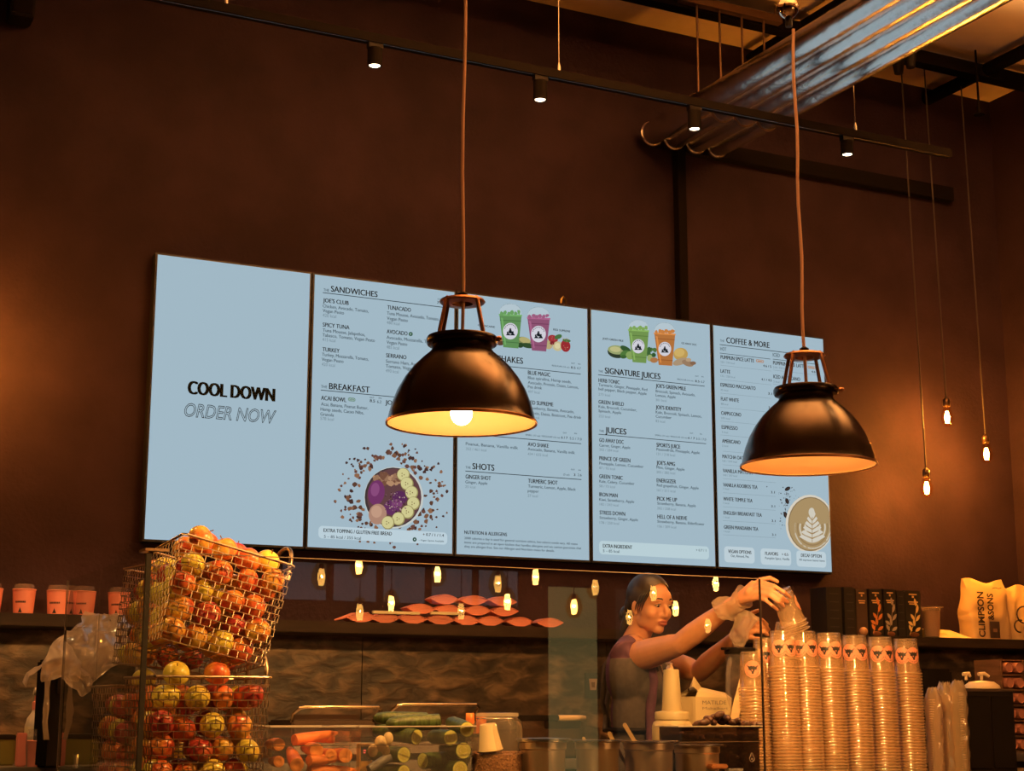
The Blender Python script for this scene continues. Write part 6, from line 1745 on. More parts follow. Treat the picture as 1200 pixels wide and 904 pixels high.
# ---- wooden rack of pink cups at the side wall
Y = -0.55
a, b = P(1173, 778, Y), P(1200, 778, Y)
x0, x1, z0_, z1_ = a.x, a.x + 0.30, 0.92, a.z + 0.02
M_PINK_SHADED = mat('dusty_pink_paper', (0.42, 0.17, 0.13), 0.65)  # darker copy of the pink paper, shade at the rack painted in
M_RACK = mat('dark_oak', (0.13, 0.065, 0.035), 0.5, var=0.3, scale=8, stretch=(1, 1, 5))
o = empty('cup_rack', ((x0 + x1) / 2, Y + 0.1, z0_), 'dark wooden rack of pink paper cups lying end on at the side wall', 'rack')
for xx in (x0, (x0 + x1) / 2 + 0.0, x1): MB().box((xx - 0.006, Y, z0_), (xx + 0.006, Y + 0.18, z1_)).build('upright', M_RACK, o, smooth=False, bevel=0.001)
for k in range(7):
    z = z0_ + (z1_ - z0_) * k / 6
    MB().box((x0, Y + 0.01, z - 0.005 if k else z), (x1, Y + 0.18, z + 0.005 if k < 6 else z)).build('board', M_RACK, o, smooth=False)
ROWN = ['bottom', 'second lowest', 'third lowest', 'third highest', 'second highest', 'top']
for r_ in range(6):
    for k in range(2):
        cx = x0 + 0.042 + k * 0.066
        cz = z0_ + (z1_ - z0_) * r_ / 6 + 0.0345
        t = empty('lying_pink_cup', (cx, Y, cz), 'pink paper cup end on in the wall rack, %s row, %s column' % (ROWN[r_], 'outer' if k == 0 else 'inner'), 'paper cup', 'pink cups in the wooden rack')
        Mx = Matrix.Rotation(math.radians(-90), 3, 'X')
        MB().lathe([(0.0, 0.004), (0.021, 0.004), (0.0225, 0.0), (0.024, 0.0), (0.0285, 0.09), (0.0295, 0.092), (0.027, 0.092), (0.0, 0.088)], 22, M=Mx, o=(cx, Y - 0.012, cz)).build('cup', M_PINK_SHADED, t)

# ================================================================== THINGS ON THE WALL SHELF, COFFEE END
M_BOX = mat('black_carton', (0.016, 0.013, 0.012), 0.35)
Yb = -0.20
BXS = [(970, 988, 'plain black carton, first in the row on the shelf', None), (991, 1004, 'plain black carton, second in the row on the shelf', None), (1005, 1018, 'brownish carton with two small gold lines on the shelf', 'gold_lines'), (1020, 1036, 'black carton with an orange leaf drawing on the shelf', (0.75, 0.26, 0.06)), (1037.5, 1052, 'black carton with a grey leaf drawing on the shelf', (0.42, 0.34, 0.27)), (1053, 1062, 'narrow plain black carton between the grey and gold leaf cartons', None), (1062.5, 1081, 'black carton with a gold leaf drawing, last in the row', (0.85, 0.60, 0.26))]
M_GOLD = mat('gold_print', (0.80, 0.52, 0.22), 0.45)
for k, (pa, pb, lb, art) in enumerate(BXS):
    a, b, t = P(pa, 745, Yb), P(pb, 745, Yb), P(pa, 693 + (k == 0) * 3, Yb)
    zt_ = 1.705 + 0.004 * math.sin(k * 2.1)
    o = empty('tea_carton', ((a.x + b.x) / 2, Yb + 0.06, SZ), lb, 'carton', 'tea cartons on the shelf')
    MB().box((a.x, Yb, SZ), (b.x, Yb + 0.13, zt_)).build('box', M_BOX if art != 'gold_lines' else mat('brown_carton', (0.05, 0.03, 0.022), 0.4), o, smooth=False, bevel=0.0015)
    wd = b.x - a.x
    if art is None:
        w = MB()
        for j in range(5):
            zz = SZ + 0.04 + j * 0.04
            w.box((a.x + wd * 0.2, Yb - 0.0012, zz), (a.x + wd * 0.8, Yb - 0.0004, zz + 0.004))
        w.build('faint_lines', mat('faint_print_%d' % k, (0.05, 0.042, 0.036), 0.4), o, smooth=False)
        continue
    w = MB()
    for j, (zz, hh, ww) in enumerate(((zt_ - 0.022, 0.006, 0.5), (zt_ - 0.036, 0.010, 0.12), (zt_ - 0.060, 0.006, 0.62), (zt_ - 0.070, 0.006, 0.5))):
        w.box((a.x + wd * (0.5 - ww / 2), Yb - 0.0012, zz), (a.x + wd * (0.5 + ww / 2), Yb - 0.0004, zz + hh))
    w.build('small_lines', M_GOLD, o, smooth=False)
    if art == 'gold_lines': continue
    w = MB()
    def leaf(x, z, ang, L_, W_):
        c_, s_ = math.cos(ang), math.sin(ang)
        pts = []
        for i in range(9):
            u = i / 8
            pts.append((u * L_, W_ * math.sin(math.pi * u) ** 0.8))
        for i in range(7, 0, -1):
            u = i / 8
            pts.append((u * L_, -W_ * math.sin(math.pi * u) ** 0.8))
        w.prism([Vector((min(max(x + p * c_ - q * s_, a.x + .001), b.x - .001), Yb - 0.0014, z + p * s_ + q * c_)) for p, q in pts], (0, 0.001, 0))
    xm = a.x + wd * 0.5
    for (dx, dz, an, L_) in ((0.28, 0.155, 100, 0.05), (0.30, 0.12, 75, 0.055), (0.1, 0.085, 130, 0.05), (0.2, 0.08, 50, 0.055), (-0.1, 0.06, 150, 0.045), (0.05, 0.055, 95, 0.05), (-0.25, 0.03, 120, 0.045), (0.1, 0.03, 30, 0.05)):
        leaf(xm + dx * wd * 0.6, SZ + dz, math.radians(an), L_ * 0.8, 0.008)
    w.tube([(xm - wd * .3, Yb - 0.001, SZ + 0.015), (xm, Yb - 0.001, SZ + 0.07), (xm + wd * .25, Yb - 0.001, SZ + 0.17)], 0.0012, 4)
    w.build('leaf_drawing', mat('leaf_print_%d' % k, art, 0.5), o, smooth=False)
    MB().ball((xm, Yb - 0.0, SZ + 0.014), (wd * 0.32, 0.0025, 0.012), 14, 8).build('round_seal', M_COPPER, o)
q = P(1012, 742, -0.235)
o = tag(MB().ball((q.x, -0.235, SZ + 0.021), (0.022, 0.020, 0.021), 16, 10).ball((q.x + .012, -0.225, SZ + 0.016), (0.016, 0.016, 0.016), 12, 8).build('wrapped_ball', mat('tan_wrap', (0.50, 0.26, 0.14), 0.5, var=.2, scale=40)), 'small tan wrapped ball lying before the brownish carton', 'ball')
# clear cup, leaflet, coffee bags
Y = -0.20
a, b = P(1084, 745, Y), P(1101, 745, Y)
xc, r0 = (a.x + b.x) / 2, (b.x - a.x) / 2
zt_ = P(1092, 712, Y).z
o = empty('clear_beaker', (xc, Y, SZ), 'clear plastic beaker with brown powder beside the gold leaf carton', 'beaker')
MB().lathe([(0, SZ + 0.003), (r0 * 0.8, SZ), (r0 * 0.98, zt_ - 0.006), (r0 * 1.3, zt_ - 0.004), (r0 * 1.3, zt_), (r0 * 0.95, zt_)], 26, o=(xc, Y, 0)).build('beaker', M_LID, o)
MB().lathe([(0, SZ + 0.006), (r0 * 0.76, SZ + 0.006), (r0 * 0.90, zt_ - 0.02), (0, zt_ - 0.018)], 26, o=(xc, Y, 0)).build('powder', mat('tan_powder', (0.36, 0.20, 0.11), 0.8), o)
a, b = P(1101, 748, -0.235), P(1139, 749, -0.235)
w = MB().add([(a.x, -0.24, SZ + 0.002), (b.x, -0.24, SZ + 0.002), (b.x - 0.04, -0.12, SZ + 0.046), (a.x - 0.01, -0.12, SZ + 0.05), (a.x, -0.24, SZ), (b.x, -0.24, SZ), (b.x - 0.04, -0.115, SZ), (a.x - 0.01, -0.115, SZ)], [(0, 1, 2, 3), (4, 7, 6, 5), (0, 4, 5, 1), (1, 5, 6, 2), (2, 6, 7, 3), (3, 7, 4, 0)])
o = tag(w.build('paper_leaflet', M_CREAM, smooth=False), 'pale folded leaflet lying on the shelf before the coffee bag', 'leaflet')
w = MB().box((0, 0, 0), (0.05, 0.001, 0.012))
OFF[o.name] = Vector((0, 0, 0))
MB().add([(a.x + .03, -0.2, SZ + 0.0195), (a.x + .09, -0.2, SZ + 0.0195), (a.x + .085, -0.18, SZ + 0.0268), (a.x + .025, -0.18, SZ + 0.0268)], [(0, 1, 2, 3)]).build('printed_line', mat('gold_line_print', (0.55, 0.35, 0.12), 0.6), o, smooth=False, fix=False)
def coffee_bag(xa, xb, z1, Yf, dep, label, seedv, m):
    o = empty('coffee_bag', ((xa + xb) / 2, Yf + dep / 2, SZ), label, 'coffee bag')
    n, k = 14, 16
    w = MB()
    vs_, fs = [], []
    for side in (0, 1):
        for i in range(k + 1):
            v = i / k
            for j in range(n + 1):
                u = j / n
                bul = 0.5 * dep * (1 - v ** 3) * (0.55 + 0.45 * math.sin(math.pi * u) ** 0.5) + 0.006
                x = xa + (xb - xa) * u + (0.004 * math.sin(v * 9 + seedv) if j in (0, n) else 0)
                y = Yf + dep / 2 + (-bul if side == 0 else bul)
                y += 0.010 * noise.noise(Vector((u * 4 + seedv, v * 5, side * 3)))
                z = SZ + (z1 - SZ) * v + (0.012 * math.sin(u * 7 + seedv) * v ** 6)
                vs_.append((x, y, z))
    N_ = (n + 1) * (k + 1)
    for i in range(k):
        for j in range(n):
            q0 = i * (n + 1) + j
            fs += [(q0, q0 + 1, q0 + n + 2, q0 + n + 1), (N_ + q0 + n + 1, N_ + q0 + n + 2, N_ + q0 + 1, N_ + q0)]
    for i in range(k):
        q0, q1 = i * (n + 1), (i + 1) * (n + 1)
        fs += [(q0, q1, N_ + q1, N_ + q0), (q0 + n, N_ + q0 + n, N_ + q1 + n, q1 + n)]
    for j in range(n):
        fs += [(j, N_ + j, N_ + j + 1, j + 1), (k * (n + 1) + j, k * (n + 1) + j + 1, N_ + k * (n + 1) + j + 1, N_ + k * (n + 1) + j)]
    w.add(vs_, fs)
    b = w.build('paper_bag', m, o, angle=60)
    return o, b
M_BAGP = mat('cream_kraft_paper', (0.74, 0.50, 0.26), 0.6, var=0.06, scale=8)
Yf = -0.25
a, b, t = P(1143, 750, Yf), P(1189, 752, Yf), P(1160, 680, Yf)
o, bg = coffee_bag(a.x, b.x, t.z, Yf, 0.14, 'upright cream coffee bag lettered CLIMPSON and SONS on the shelf', 0.7, M_BAGP)
def upright_text(txt, xbase, z0_, z1_, cap, Yp, name, m, parent, off=0.03):
    """lettering that reads upward"""
    so = text_meshes([(txt, (0, 0), z1_ - z0_, cap, off, 0)])
    w = MB()
    for vs_, fs in so: w.add([(xbase - v[2], Yp, z0_ + v[0]) for v in vs_], fs)
    return w.build(name, m, parent, smooth=False, fix=False)
M_BLETT = mat('brown_black_lettering', (0.035, 0.018, 0.012), 0.6)
Yt = Yf - 0.012
xb1, xb2 = P(1155, 748, Yt).x, P(1165, 728, Yt).x
upright_text('CLIMPSON', xb1, P(1150, 747, Yt).z, P(1152, 694, Yt).z, P(1154.5, 740, Yt).x - P(1147, 740, Yt).x, Yt, 'name_lettering', M_BLETT, o)
upright_text('&SONS', xb2, P(1160, 727, Yt).z, P(1160, 696, Yt).z, P(1164.5, 740, Yt).x - P(1157.5, 740, Yt).x, Yt, 'name_lettering', M_BLETT, o)
a1, b1 = P(1161, 748, Yt), P(1171, 729, Yt)
MB().box((a1.x, Yt - 0.001, a1.z), (b1.x, Yt, b1.z)).build('dark_label', M_BLETT, o, smooth=False)
MB().box((a1.x + 0.018, Yt - 0.002, a1.z + 0.03), (b1.x - 0.018, Yt - 0.001, b1.z - 0.035)).build('label_print', mat('label_grey', (0.28, 0.16, 0.09), 0.6), o, smooth=False)
MB().tube([(P(1163, 692, Yt).x + 0.02 * i, Yt - 0.001, P(1165, 690, Yt).z + 0.004 * (i % 2)) for i in range(4)], 0.0018, 5).build('handwritten_mark', M_BLETT, o)
a, b, t = P(1190, 752, Yf), P(1213, 752, Yf), P(1195, 686, Yf)
o, bg = coffee_bag(a.x, b.x + 0.06, t.z, Yf + 0.03, 0.13, 'second coffee bag with brown swirls, cut off by the view edge', 3.1, M_BAGP)
w = MB()
for (cx, cz, r_) in ((1195, 735, 0.045), (1200, 722, 0.062)):
    q = P(cx, cz, Yf + 0.012)
    w.tube([(q.x + r_ * math.cos(t_) * (1 - .03 * i), Yf + 0.022 - 0.012 , q.z + r_ * 0.8 * math.sin(t_) * (1 - .02 * i)) for i, t_ in enumerate([1.2 + 0.3 * i for i in range(13)])], 0.004, 6)
w.build('brown_swirl', M_BLETT, o)
# ================================================================== THE PERSON BEHIND THE COUNTER
M_SKIN = mat('skin', (0.60, 0.28, 0.15), 0.45, var=0.05, scale=25, sss=0.12)
M_HAIR = mat('dark_hair', (0.018, 0.011, 0.009), 0.45, var=0.4, scale=60, stretch=(1, 1, 0.2))
M_TEE = mat('plum_cotton', (0.085, 0.030, 0.070), 0.8, var=0.15, scale=30)
M_APRON = mat('charcoal_canvas', (0.060, 0.048, 0.044), 0.85, var=0.12, scale=60)
M_TROU = mat('black_trousers', (0.015, 0.013, 0.013), 0.8)
M_GLOVE = clear_mat('translucent_glove', (0.95, 0.9, 0.85), body=0.55, bodycol=(0.85, 0.66, 0.48), rough=0.2)
UP = Vector((0, 0, 1))
FW = Vector((CF.x, CF.y, 0)).normalized()
RT = Vector((CR.x, CR.y, 0)).normalized()
def remesh(mb, name, m, parent, voxel, smooth=6, off=None, cut=None):
    """fuse the closed pieces of a body into one continuous skin"""
    me = mb.mesh(name + '_pieces', smooth=False)
    o = bpy.data.objects.new(name, me)
    COL.objects.link(o)
    r = o.modifiers.new('fuse', 'REMESH'); r.mode = 'VOXEL'; r.voxel_size = voxel; r.adaptivity = 0
    s = o.modifiers.new('smooth', 'SMOOTH'); s.factor = 0.5; s.iterations = smooth
    bpy.context.view_layer.update()
    me2 = bpy.data.meshes.new_from_object(o.evaluated_get(bpy.context.evaluated_depsgraph_get()))
    me2.name = name
    bpy.data.objects.remove(o)
    if cut:
        bm = bmesh.new(); bm.from_mesh(me2)
        for (co, no) in cut:
            g = bmesh.ops.bisect_plane(bm, geom=bm.verts[:] + bm.edges[:] + bm.faces[:], plane_co=co, plane_no=no, clear_outer=True)
        bm.to_mesh(me2); bm.free()
    for p in me2.polygons: p.use_smooth = True
    me2.materials.clear()
    org = OFF[parent.name] if parent is not None else Vector((0, 0, 0))
    for v in me2.vertices: v.co -= org
    ob = link(name, me2, m, parent)
    OFF[ob.name] = org
    return ob
# ---- frames
af = math.radians(37)                                     # face turned from the viewer toward the cups
fdir = (-FW * math.cos(af) + RT * math.sin(af)).normalized()
fdir = (fdir - UP * 0.16).normalized()
sdir = fdir.cross(UP).normalized()                        # the person's own right-hand side
udir = sdir.cross(fdir).normalized()
HD = 6.50
Hc = PD(762, 709, HD)
def h(f, s, u): return Hc + fdir * f + sdir * s + udir * u
HM = Matrix((fdir, sdir, udir)).transposed()
ta = math.radians(68)
tf = (-FW * math.cos(ta) + RT * math.sin(ta)).normalized()   # chest direction
ts = tf.cross(UP).normalized()
TM = Matrix((tf, ts, UP)).transposed()
NB = PD(744, 752, 6.54)                                   # base of the neck
def t(f, s, u): return NB + tf * f + ts * s + UP * u
floor_u = -NB.z
b = MB()
# head
b.ball(h(-0.012, 0, 0.030), (0.094, 0.074, 0.088), 28, 20, M=HM)
b.ball(h(0.028, 0, -0.030), (0.062, 0.060, 0.078), 24, 18, M=HM)
b.ball(h(0.050, 0, 0.030), (0.046, 0.056, 0.050), 22, 14, M=HM)          # forehead
b.ball(h(0.058, 0, -0.092), (0.026, 0.026, 0.020), 16, 10, M=HM)         # chin
for sg in (-1, 1):
    b.ball(h(0.048, sg * 0.036, -0.030), (0.036, 0.026, 0.032), 16, 10, M=HM)     # cheek
    b.ball(h(0.012, sg * 0.040, -0.066), (0.042, 0.016, 0.026), 16, 10, M=HM)     # jaw
    b.ball(h(0.077, sg * 0.030, 0.026), (0.014, 0.022, 0.007), 14, 8, M=HM)       # brow ridge
    EM = HM @ Matrix.Rotation(math.radians(-18 * sg), 3, 'Z')
    b.ball(h(-0.008, sg * 0.076, -0.014), (0.017, 0.007, 0.029), 14, 10, M=EM)    # ear
    b.ball(h(-0.002, sg * 0.074, -0.036), (0.009, 0.006, 0.010), 10, 8, M=EM)
    b.ball(h(0.088, sg * 0.011, -0.034), (0.010, 0.008, 0.007), 12, 8, M=HM)      # nostril wing
b.tube([h(0.082, 0, 0.022), h(0.094, 0, 0.000), h(0.106, 0, -0.022), h(0.105, 0, -0.034), h(0.088, 0, -0.040)], [0.008, 0.009, 0.0105, 0.0105, 0.008], 12)
b.ball(h(0.080, 0, -0.060), (0.014, 0.024, 0.012), 16, 10, M=HM)         # mouth area
# neck
b.tube([h(-0.030, 0, -0.04), h(-0.036, 0, -0.09), t(0.005, 0, 0.01), t(-0.005, 0, -0.05)], [0.052, 0.050, 0.055, 0.075], 20)
# trunk
tw = MB()
def trunk(w, g):
    w.ball(t(0.0, 0, -0.13), (0.105 + g, 0.165 + g, 0.15 + g), 28, 18, M=TM)
    w.ball(t(0.012, 0, -0.30), (0.100 + g, 0.135 + g, 0.20 + g), 28, 18, M=TM)
    w.ball(t(0.0, 0, -0.50), (0.115 + g, 0.165 + g, 0.15 + g), 28, 18, M=TM)
    w.ball(t(0.07, 0.06, -0.19), (0.055 + g, 0.06 + g, 0.06 + g), 18, 12, M=TM)
    w.ball(t(0.07, -0.06, -0.19), (0.055 + g, 0.06 + g, 0.06 + g), 18, 12, M=TM)
trunk(b, 0)
# arms
Sr, Er, Wr = PD(752, 769, 6.40), PD(797, 755, 6.20), PD(864, 704, 6.03)
Sl, El, Wl = t(-0.005, -0.165, -0.055), PD(819, 788, 6.50), PD(862, 747, 6.24)
def arm(w, S, E_, W, g=0.0):
    m1, m2 = S.lerp(E_, 0.45), E_.lerp(W, 0.25)
    w.ball(S, 0.060 + g, 18, 12)
    w.tube([S, S.lerp(E_, 0.2), m1, S.lerp(E_, 0.8), E_, m2, E_.lerp(W, 0.5), E_.lerp(W, 0.8), W], [0.060 + g, 0.060 + g, 0.055 + g, 0.048 + g, 0.042 + g, 0.044 + g, 0.039 + g, 0.030 + g, 0.026 + g], 18)
arm(b, Sr, Er, Wr); arm(b, Sl, El, Wl)
b.tube([t(0, 0.06, -0.03), Sr], [0.06, 0.058], 16); b.tube([t(0, -0.06, -0.03), Sl], [0.06, 0.056], 16)
# hands: palm, four fingers, thumb
def finger(w, pts, r0):
    w.tube(pts, [r0 * 1.05, r0 * 1.0, r0 * 0.95, r0 * 0.8][:len(pts)], 12)
    w.ball(pts[-1], r0 * 0.8, 10, 8); w.ball(pts[1], r0 * 1.06, 10, 8); w.ball(pts[0], r0 * 1.1, 10, 8)
    if len(pts) > 3: w.ball(pts[2], r0 * 0.98, 10, 8)
def D(px, py, d): return PD(px, py, d)
# right hand over the tilted cups: back of the hand up, fingers wrap the near side
kn = [D(894, 683, 5.975), D(892, 689, 5.955), D(889.5, 695, 5.945), D(886, 700.5, 5.95)]
pal = MB()
for q in kn:
    b.tube([Wr, Wr.lerp(q, 0.5), q], [0.022, 0.017, 0.0125], 12)
b.ball(Wr.lerp(kn[1], 0.6), (0.030, 0.026, 0.022), 16, 10, M=Matrix((RT, UP, FW)).transposed())
fing = [[kn[0], D(907, 687, 5.92), D(919, 694.5, 5.905), D(926, 700.5, 5.93)], [kn[1], D(905, 692.5, 5.90), D(916, 700, 5.885), D(923, 706, 5.91)], [kn[2], D(902, 698, 5.895), D(912, 705.5, 5.88), D(918.5, 711, 5.905)], [kn[3], D(897, 703.5, 5.905), D(905, 710, 5.895), D(911, 715, 5.915)]]
for f_, r_ in zip(fing, (0.0092, 0.0096, 0.0092, 0.0082)): finger(b, f_, r_)
finger(b, [D(880, 688, 6.02), D(891, 680, 6.025), D(902, 677.5, 6.03), D(911, 682, 6.025)], 0.0105)
b.tube([Wr, D(878, 690, 6.02), D(884, 682, 6.025)], [0.022, 0.018, 0.012], 12)
# left hand steadying the stack from behind
kl = [D(874, 731, 6.10), D(876, 736, 6.085), D(876, 742, 6.08), D(874, 748, 6.085)]
for q in kl: b.tube([Wl, Wl.lerp(q, 0.5), q], [0.022, 0.018, 0.012], 12)
for q, (e1, e2, e3), r_ in zip(kl, (((884, 726), (893, 727), (899, 732)), ((886, 733), (895, 734), (901, 738)), ((886, 740), (895, 741), (900, 745)), ((883, 748), (890, 749), (895, 752))), (0.0092, 0.0096, 0.0092, 0.0082)):
    finger(b, [q, D(*e1, 6.06), D(*e2, 6.07), D(*e3, 6.09)], r_)
finger(b, [D(868, 738, 6.13), D(874, 726, 6.12), D(881, 719, 6.11), D(888, 716, 6.11)], 0.0105)
# legs and feet
for sg in (-1, 1):
    hp, kn_, an = t(0, sg * 0.085, -0.56), t(0.012, sg * 0.09, -0.56 - (NB.z - 0.56) * 0.47), Vector((*t(-0.02, sg * 0.09, 0).xy, 0.085))
    b.tube([hp, hp.lerp(kn_, .5), kn_, kn_.lerp(an, .3), an], [0.088, 0.075, 0.056, 0.054, 0.036], 18)
    b.tube([an, an + tf * 0.05 - UP * 0.045, an + tf * 0.15 - UP * 0.06], [0.036, 0.034, 0.022], 14)
person = remesh(b, 'person', M_SKIN, None, 0.0042, 7)
tag(person, 'person in plum tee and charcoal apron, hair tied back, reaching over the cup stacks', 'person')
OFF[person.name] = Vector((0, 0, 0))

# ---- face parts
M_EYEW = mat('eye_white', (0.70, 0.58, 0.50), 0.25)
M_IRIS = mat('dark_iris', (0.025, 0.012, 0.008), 0.15)
M_LIP = mat('lips', (0.36, 0.10, 0.075), 0.4)
for sg in (-1, 1):
    ey = MB().ball(h(0.0775, sg * 0.031, 0.006), (0.0105, 0.0125, 0.0068), 16, 12, M=HM).build('eye', M_EYEW, person)
    MB().ball(h(0.0842, sg * 0.0315, 0.0035), (0.0048, 0.0062, 0.0056), 12, 10, M=HM).build('iris', M_IRIS, ey)
    MB().tube([h(0.079, sg * 0.017, 0.010), h(0.089, sg * 0.026, 0.0145), h(0.0885, sg * 0.036, 0.0135), h(0.079, sg * 0.045, 0.007)], [0.0015, 0.0026, 0.0026, 0.0014], 8).build('eyelid', M_SKIN, ey)
    MB().tube([h(0.083, sg * 0.018, 0.0085), h(0.0905, sg * 0.026, 0.0118), h(0.0905, sg * 0.036, 0.0108), h(0.079, sg * 0.047, 0.004)], [0.0006, 0.0012, 0.0014, 0.0008], 6).build('eyelashes', M_HAIR, ey)
    MB().tube([h(0.089, sg * 0.012, 0.026), h(0.0925, sg * 0.024, 0.0325), h(0.086, sg * 0.038, 0.033), h(0.073, sg * 0.050, 0.026)], [0.0026, 0.0034, 0.0030, 0.0014], 8).build('eyebrow', M_HAIR, person)
MB().tube([h(0.083, -0.024, -0.061), h(0.0925, -0.012, -0.0565), h(0.0955, 0, -0.0575), h(0.0925, 0.012, -0.0565), h(0.083, 0.024, -0.061)], [0.0015, 0.0042, 0.0045, 0.0042, 0.0015], 10).build('upper_lip', M_LIP, person)
MB().tube([h(0.083, -0.022, -0.063), h(0.0925, -0.011, -0.0675), h(0.0945, 0, -0.0690), h(0.0925, 0.011, -0.0675), h(0.083, 0.022, -0.063)], [0.0015, 0.0048, 0.0055, 0.0048, 0.0015], 10).build('lower_lip', M_LIP, person)
# ---- hair pulled back into a low knot
w = MB()
w.ball(h(-0.018, 0, 0.036), (0.101, 0.082, 0.093), 30, 22, M=HM)
w.ball(h(-0.062, 0, -0.012), (0.056, 0.070, 0.075), 24, 16, M=HM)
cutp = h(0.048, 0, 0.060)
hair = remesh(w, 'hair', M_HAIR, person, 0.005, 4, cut=[(h(0.052, 0, 0.07), (fdir * 0.93 - udir * 0.36).normalized()), (h(0.0, 0, -0.006), (fdir * 0.50 - udir * 0.86).normalized())])
w = MB()
w.ball(h(-0.118, 0.01, -0.055), (0.040, 0.038, 0.042), 18, 12, M=HM)
w.ball(h(-0.100, 0.02, -0.085), (0.030, 0.030, 0.040), 18, 12, M=HM)
w.tube([h(-0.095, 0.03, -0.07), h(-0.105, 0.045, -0.11), h(-0.10, 0.05, -0.14)], [0.022, 0.014, 0.004], 10)
w.tube([h(-0.125, 0.0, -0.06), h(-0.145, 0.01, -0.10), h(-0.15, 0.02, -0.135)], [0.020, 0.012, 0.003], 10)
remesh(w, 'hair_knot', M_HAIR, person, 0.005, 2)
w = MB()
for k in range(4):
    s0 = 0.062 + 0.004 * k
    w.tube([h(0.060 - 0.01 * k, 0.052, 0.065), h(0.052 - 0.01 * k, s0 + 0.008, 0.03), h(0.036 - 0.008 * k, s0 + 0.012, -0.005), h(0.030 - 0.008 * k, s0 + 0.010, -0.025)], [0.003, 0.0035, 0.003, 0.001], 6)
w.build('hair_strands', M_HAIR, person)
MB().ball(h(-0.002, 0.083, -0.045), 0.0035, 8, 6).build('ear_stud', M_STEEL, person)
# ---- plum tee: follows trunk, neck opening and short sleeves
w = MB()
trunk(w, 0.010)
w.tube([t(0.0, 0, -0.015), t(-0.005, 0, -0.06)], [0.064, 0.085], 20)
w.tube([t(0, 0.05, -0.035), t(0, 0.12, -0.055), Sr.lerp(Er, -0.20), Sr.lerp(Er, 0.0)], [0.066, 0.070, 0.072, 0.068], 18)
w.tube([t(0, -0.05, -0.035), Sl, Sl.lerp(El, 0.35)], [0.068, 0.068, 0.064], 18)
remesh(w, 'tee_shirt', M_TEE, person, 0.007, 4)
# ---- apron bib and skirt: shell over the front of the trunk
w = MB()
trunk(w, 0.017)
w.ball(t(0.005, 0, -0.70), (0.135, 0.185, 0.28), 28, 18, M=TM)
ap = remesh(w, 'apron', M_APRON, person, 0.008, 4, cut=[(t(-0.055, 0, 0), -tf), (t(0, 0, -0.075), UP), (t(0, 0, -0.90), -UP)])
sol = ap.modifiers.new('thickness', 'SOLIDIFY'); sol.thickness = 0.004; sol.offset = 1
for sg in (-1, 1):
    MB().tube([t(0.118, sg * 0.075, -0.125), t(0.10, sg * 0.085, -0.06), t(0.05, sg * 0.082, -0.005), t(-0.03, sg * 0.075, 0.0), t(-0.11, sg * 0.06, -0.10), t(-0.135, sg * 0.03, -0.25), t(-0.12, -sg * 0.04, -0.36)], 0.011, 8).build('apron_strap', M_APRON, ap)
MB().tube([t(0.012 + 0.128 * math.cos(a), 0.162 * math.sin(a), -0.355) for a in [2 * math.pi * i / 30 for i in range(30)]], 0.009, 8, closed=True).build('waist_tie', M_BLACKP, ap)
MB().tube([t(0.098, 0.098, -0.09), t(0.112, 0.112, -0.16), t(0.098, 0.118, -0.28), t(0.105, 0.135, -0.40), t(0.125, 0.155, -0.55), t(0.13, 0.16, -0.80)], [0.017, 0.020, 0.020, 0.021, 0.021, 0.021], 10).build('plum_tie', M_TEE, ap)
M_NCORD = mat('white_cord', (0.60, 0.48, 0.38), 0.6)
MB().tube([t(0.055, 0.055, 0.01), t(0.118, 0.045, -0.09), t(0.158, 0.030, -0.20), t(0.150, 0.022, -0.27)], 0.0022, 6).build('neck_cord', M_NCORD, person)
MB().tube([t(0.150, 0.022, -0.27), t(0.148, 0.022, -0.295)], 0.0038, 6).build('cord_end', M_NCORD, person)
# ---- trousers and shoes
w = MB()
w.ball(t(0.0, 0, -0.50), (0.122, 0.172, 0.13), 24, 16, M=TM)
for sg in (-1, 1):
    hp, kn_, an = t(0, sg * 0.085, -0.56), t(0.012, sg * 0.09, -0.56 - (NB.z - 0.56) * 0.47), Vector((*t(-0.02, sg * 0.09, 0).xy, 0.10))
    w.tube([hp, hp.lerp(kn_, .5), kn_, an], [0.098, 0.088, 0.075, 0.060], 18)
remesh(w, 'trousers', M_TROU, person, 0.009, 4)
for sg in (-1, 1):
    an = Vector((*t(-0.02, sg * 0.09, 0).xy, 0.0))
    w = MB()
    w.ball(an + tf * 0.005 + UP * 0.05, (0.055, 0.045, 0.05), 18, 12, M=TM); w.ball(an + tf * 0.11 + UP * 0.040, (0.085, 0.046, 0.036), 18, 12, M=TM)
    w.tube([an - tf * 0.04 + UP * 0.012, an + tf * 0.17 + UP * 0.012], [0.014, 0.014], 10)
    remesh(w, 'shoe', M_BLACKP, person, 0.008, 3)
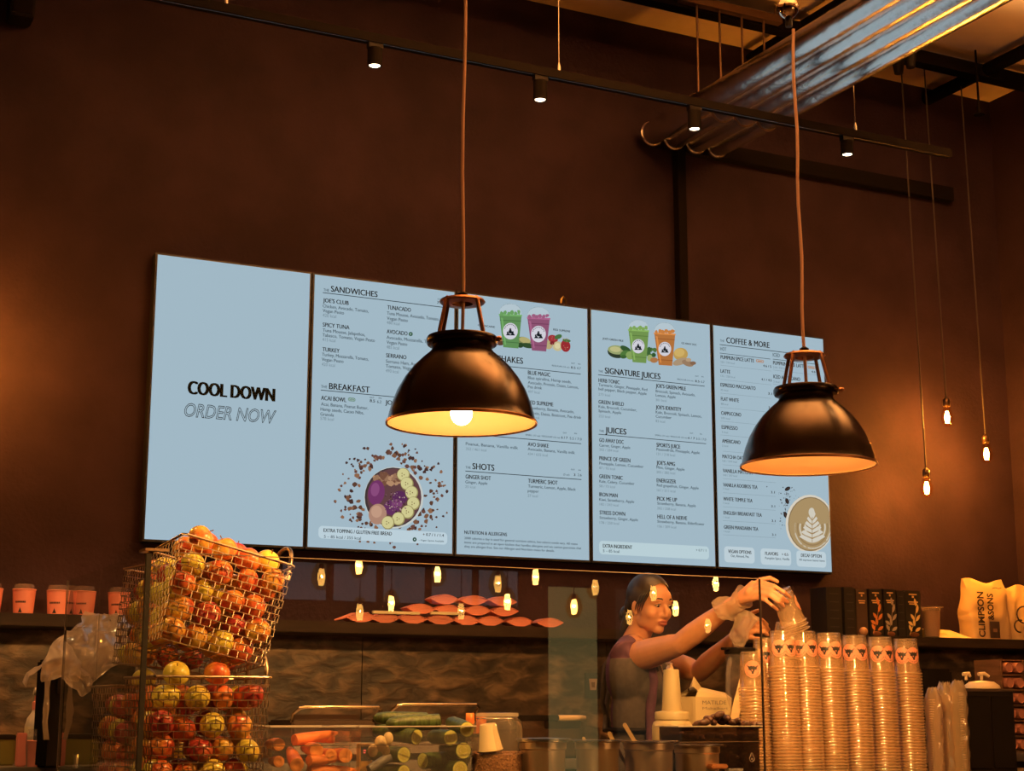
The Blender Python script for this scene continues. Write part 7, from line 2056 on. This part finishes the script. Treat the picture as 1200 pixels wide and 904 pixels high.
# ---- loose translucent gloves: a flared cuff on the near wrist, a hanging crumpled one on the far hand
def ringpts(c, ax, r_, n=12, sq=1.0, ph=0.0):
    x, y, z = frame_to((0, 0, 0), ax)
    return [Vector(c) + (x * math.cos(2 * math.pi * i / n + ph) + y * math.sin(2 * math.pi * i / n + ph) * sq) * r_ for i in range(n + 1)]
axr = (Wr - Er).normalized()
rows = [ringpts(Wr - axr * 0.075, axr, 0.058), ringpts(Wr - axr * 0.05, axr, 0.048), ringpts(Wr - axr * 0.02, axr, 0.036), ringpts(Wr + axr * 0.01, axr, 0.032), ringpts(Wr + axr * 0.035, axr, 0.038)]
film('glove_cuff', rows, M_GLOVE, person, 0.014, 3)
axl = (Wl - El).normalized()
rows = [lerp_row(D(866, 716, 6.04), D(888, 722, 6.03), 5), lerp_row(D(860, 722, 6.04), D(889, 726, 6.03), 5, .01, -CF), lerp_row(D(858, 732, 6.05), D(880, 738, 6.04), 5, .014, -CF), lerp_row(D(853, 743, 6.06), D(878, 748, 6.05), 5, .012, -CF), lerp_row(D(856, 752, 6.07), D(874, 756, 6.06), 5, .008, -CF), lerp_row(D(859, 759, 6.08), D(868, 760, 6.08), 5)]
film('loose_glove', rows, M_GLOVE, person, 0.014, 7)

# ---- the cups in the hand
A, B = D(911, 683, 5.97), D(929, 728, 5.955)
ax = (A - B).normalized()
q = Vector((0, 0, 1)).rotation_difference(ax)
HL = ['held clear cup, outermost of the tilted cups in the hand', 'held clear cup nested inside the outermost tilted cup', 'held clear cup nested deepest among the tilted cups']
for k in range(3):
    o = link('plastic_cup', CUPME, None)
    o.location = B - ax * (0.016 * k) - ax * 0.012
    o.rotation_mode = 'QUATERNION'
    o.rotation_quaternion = q
    o.scale = (0.90, 0.90, 1.0)
    tag(o, HL[k], 'plastic cup', 'cups held in the hand')
    if k == 0: add_badges(o, (0.9,))
o = link('plastic_cup', CUPME, None)
tq = P(920, 741, ycup)
o.location = (tq.x, ycup, STK and P(917, 739.5, ycup).z - CH + PIT * 2.6)
o.rotation_euler = (0, 0.10, 0)
tag(o, 'clear cup half lifted off the stack below the held cups', 'plastic cup')
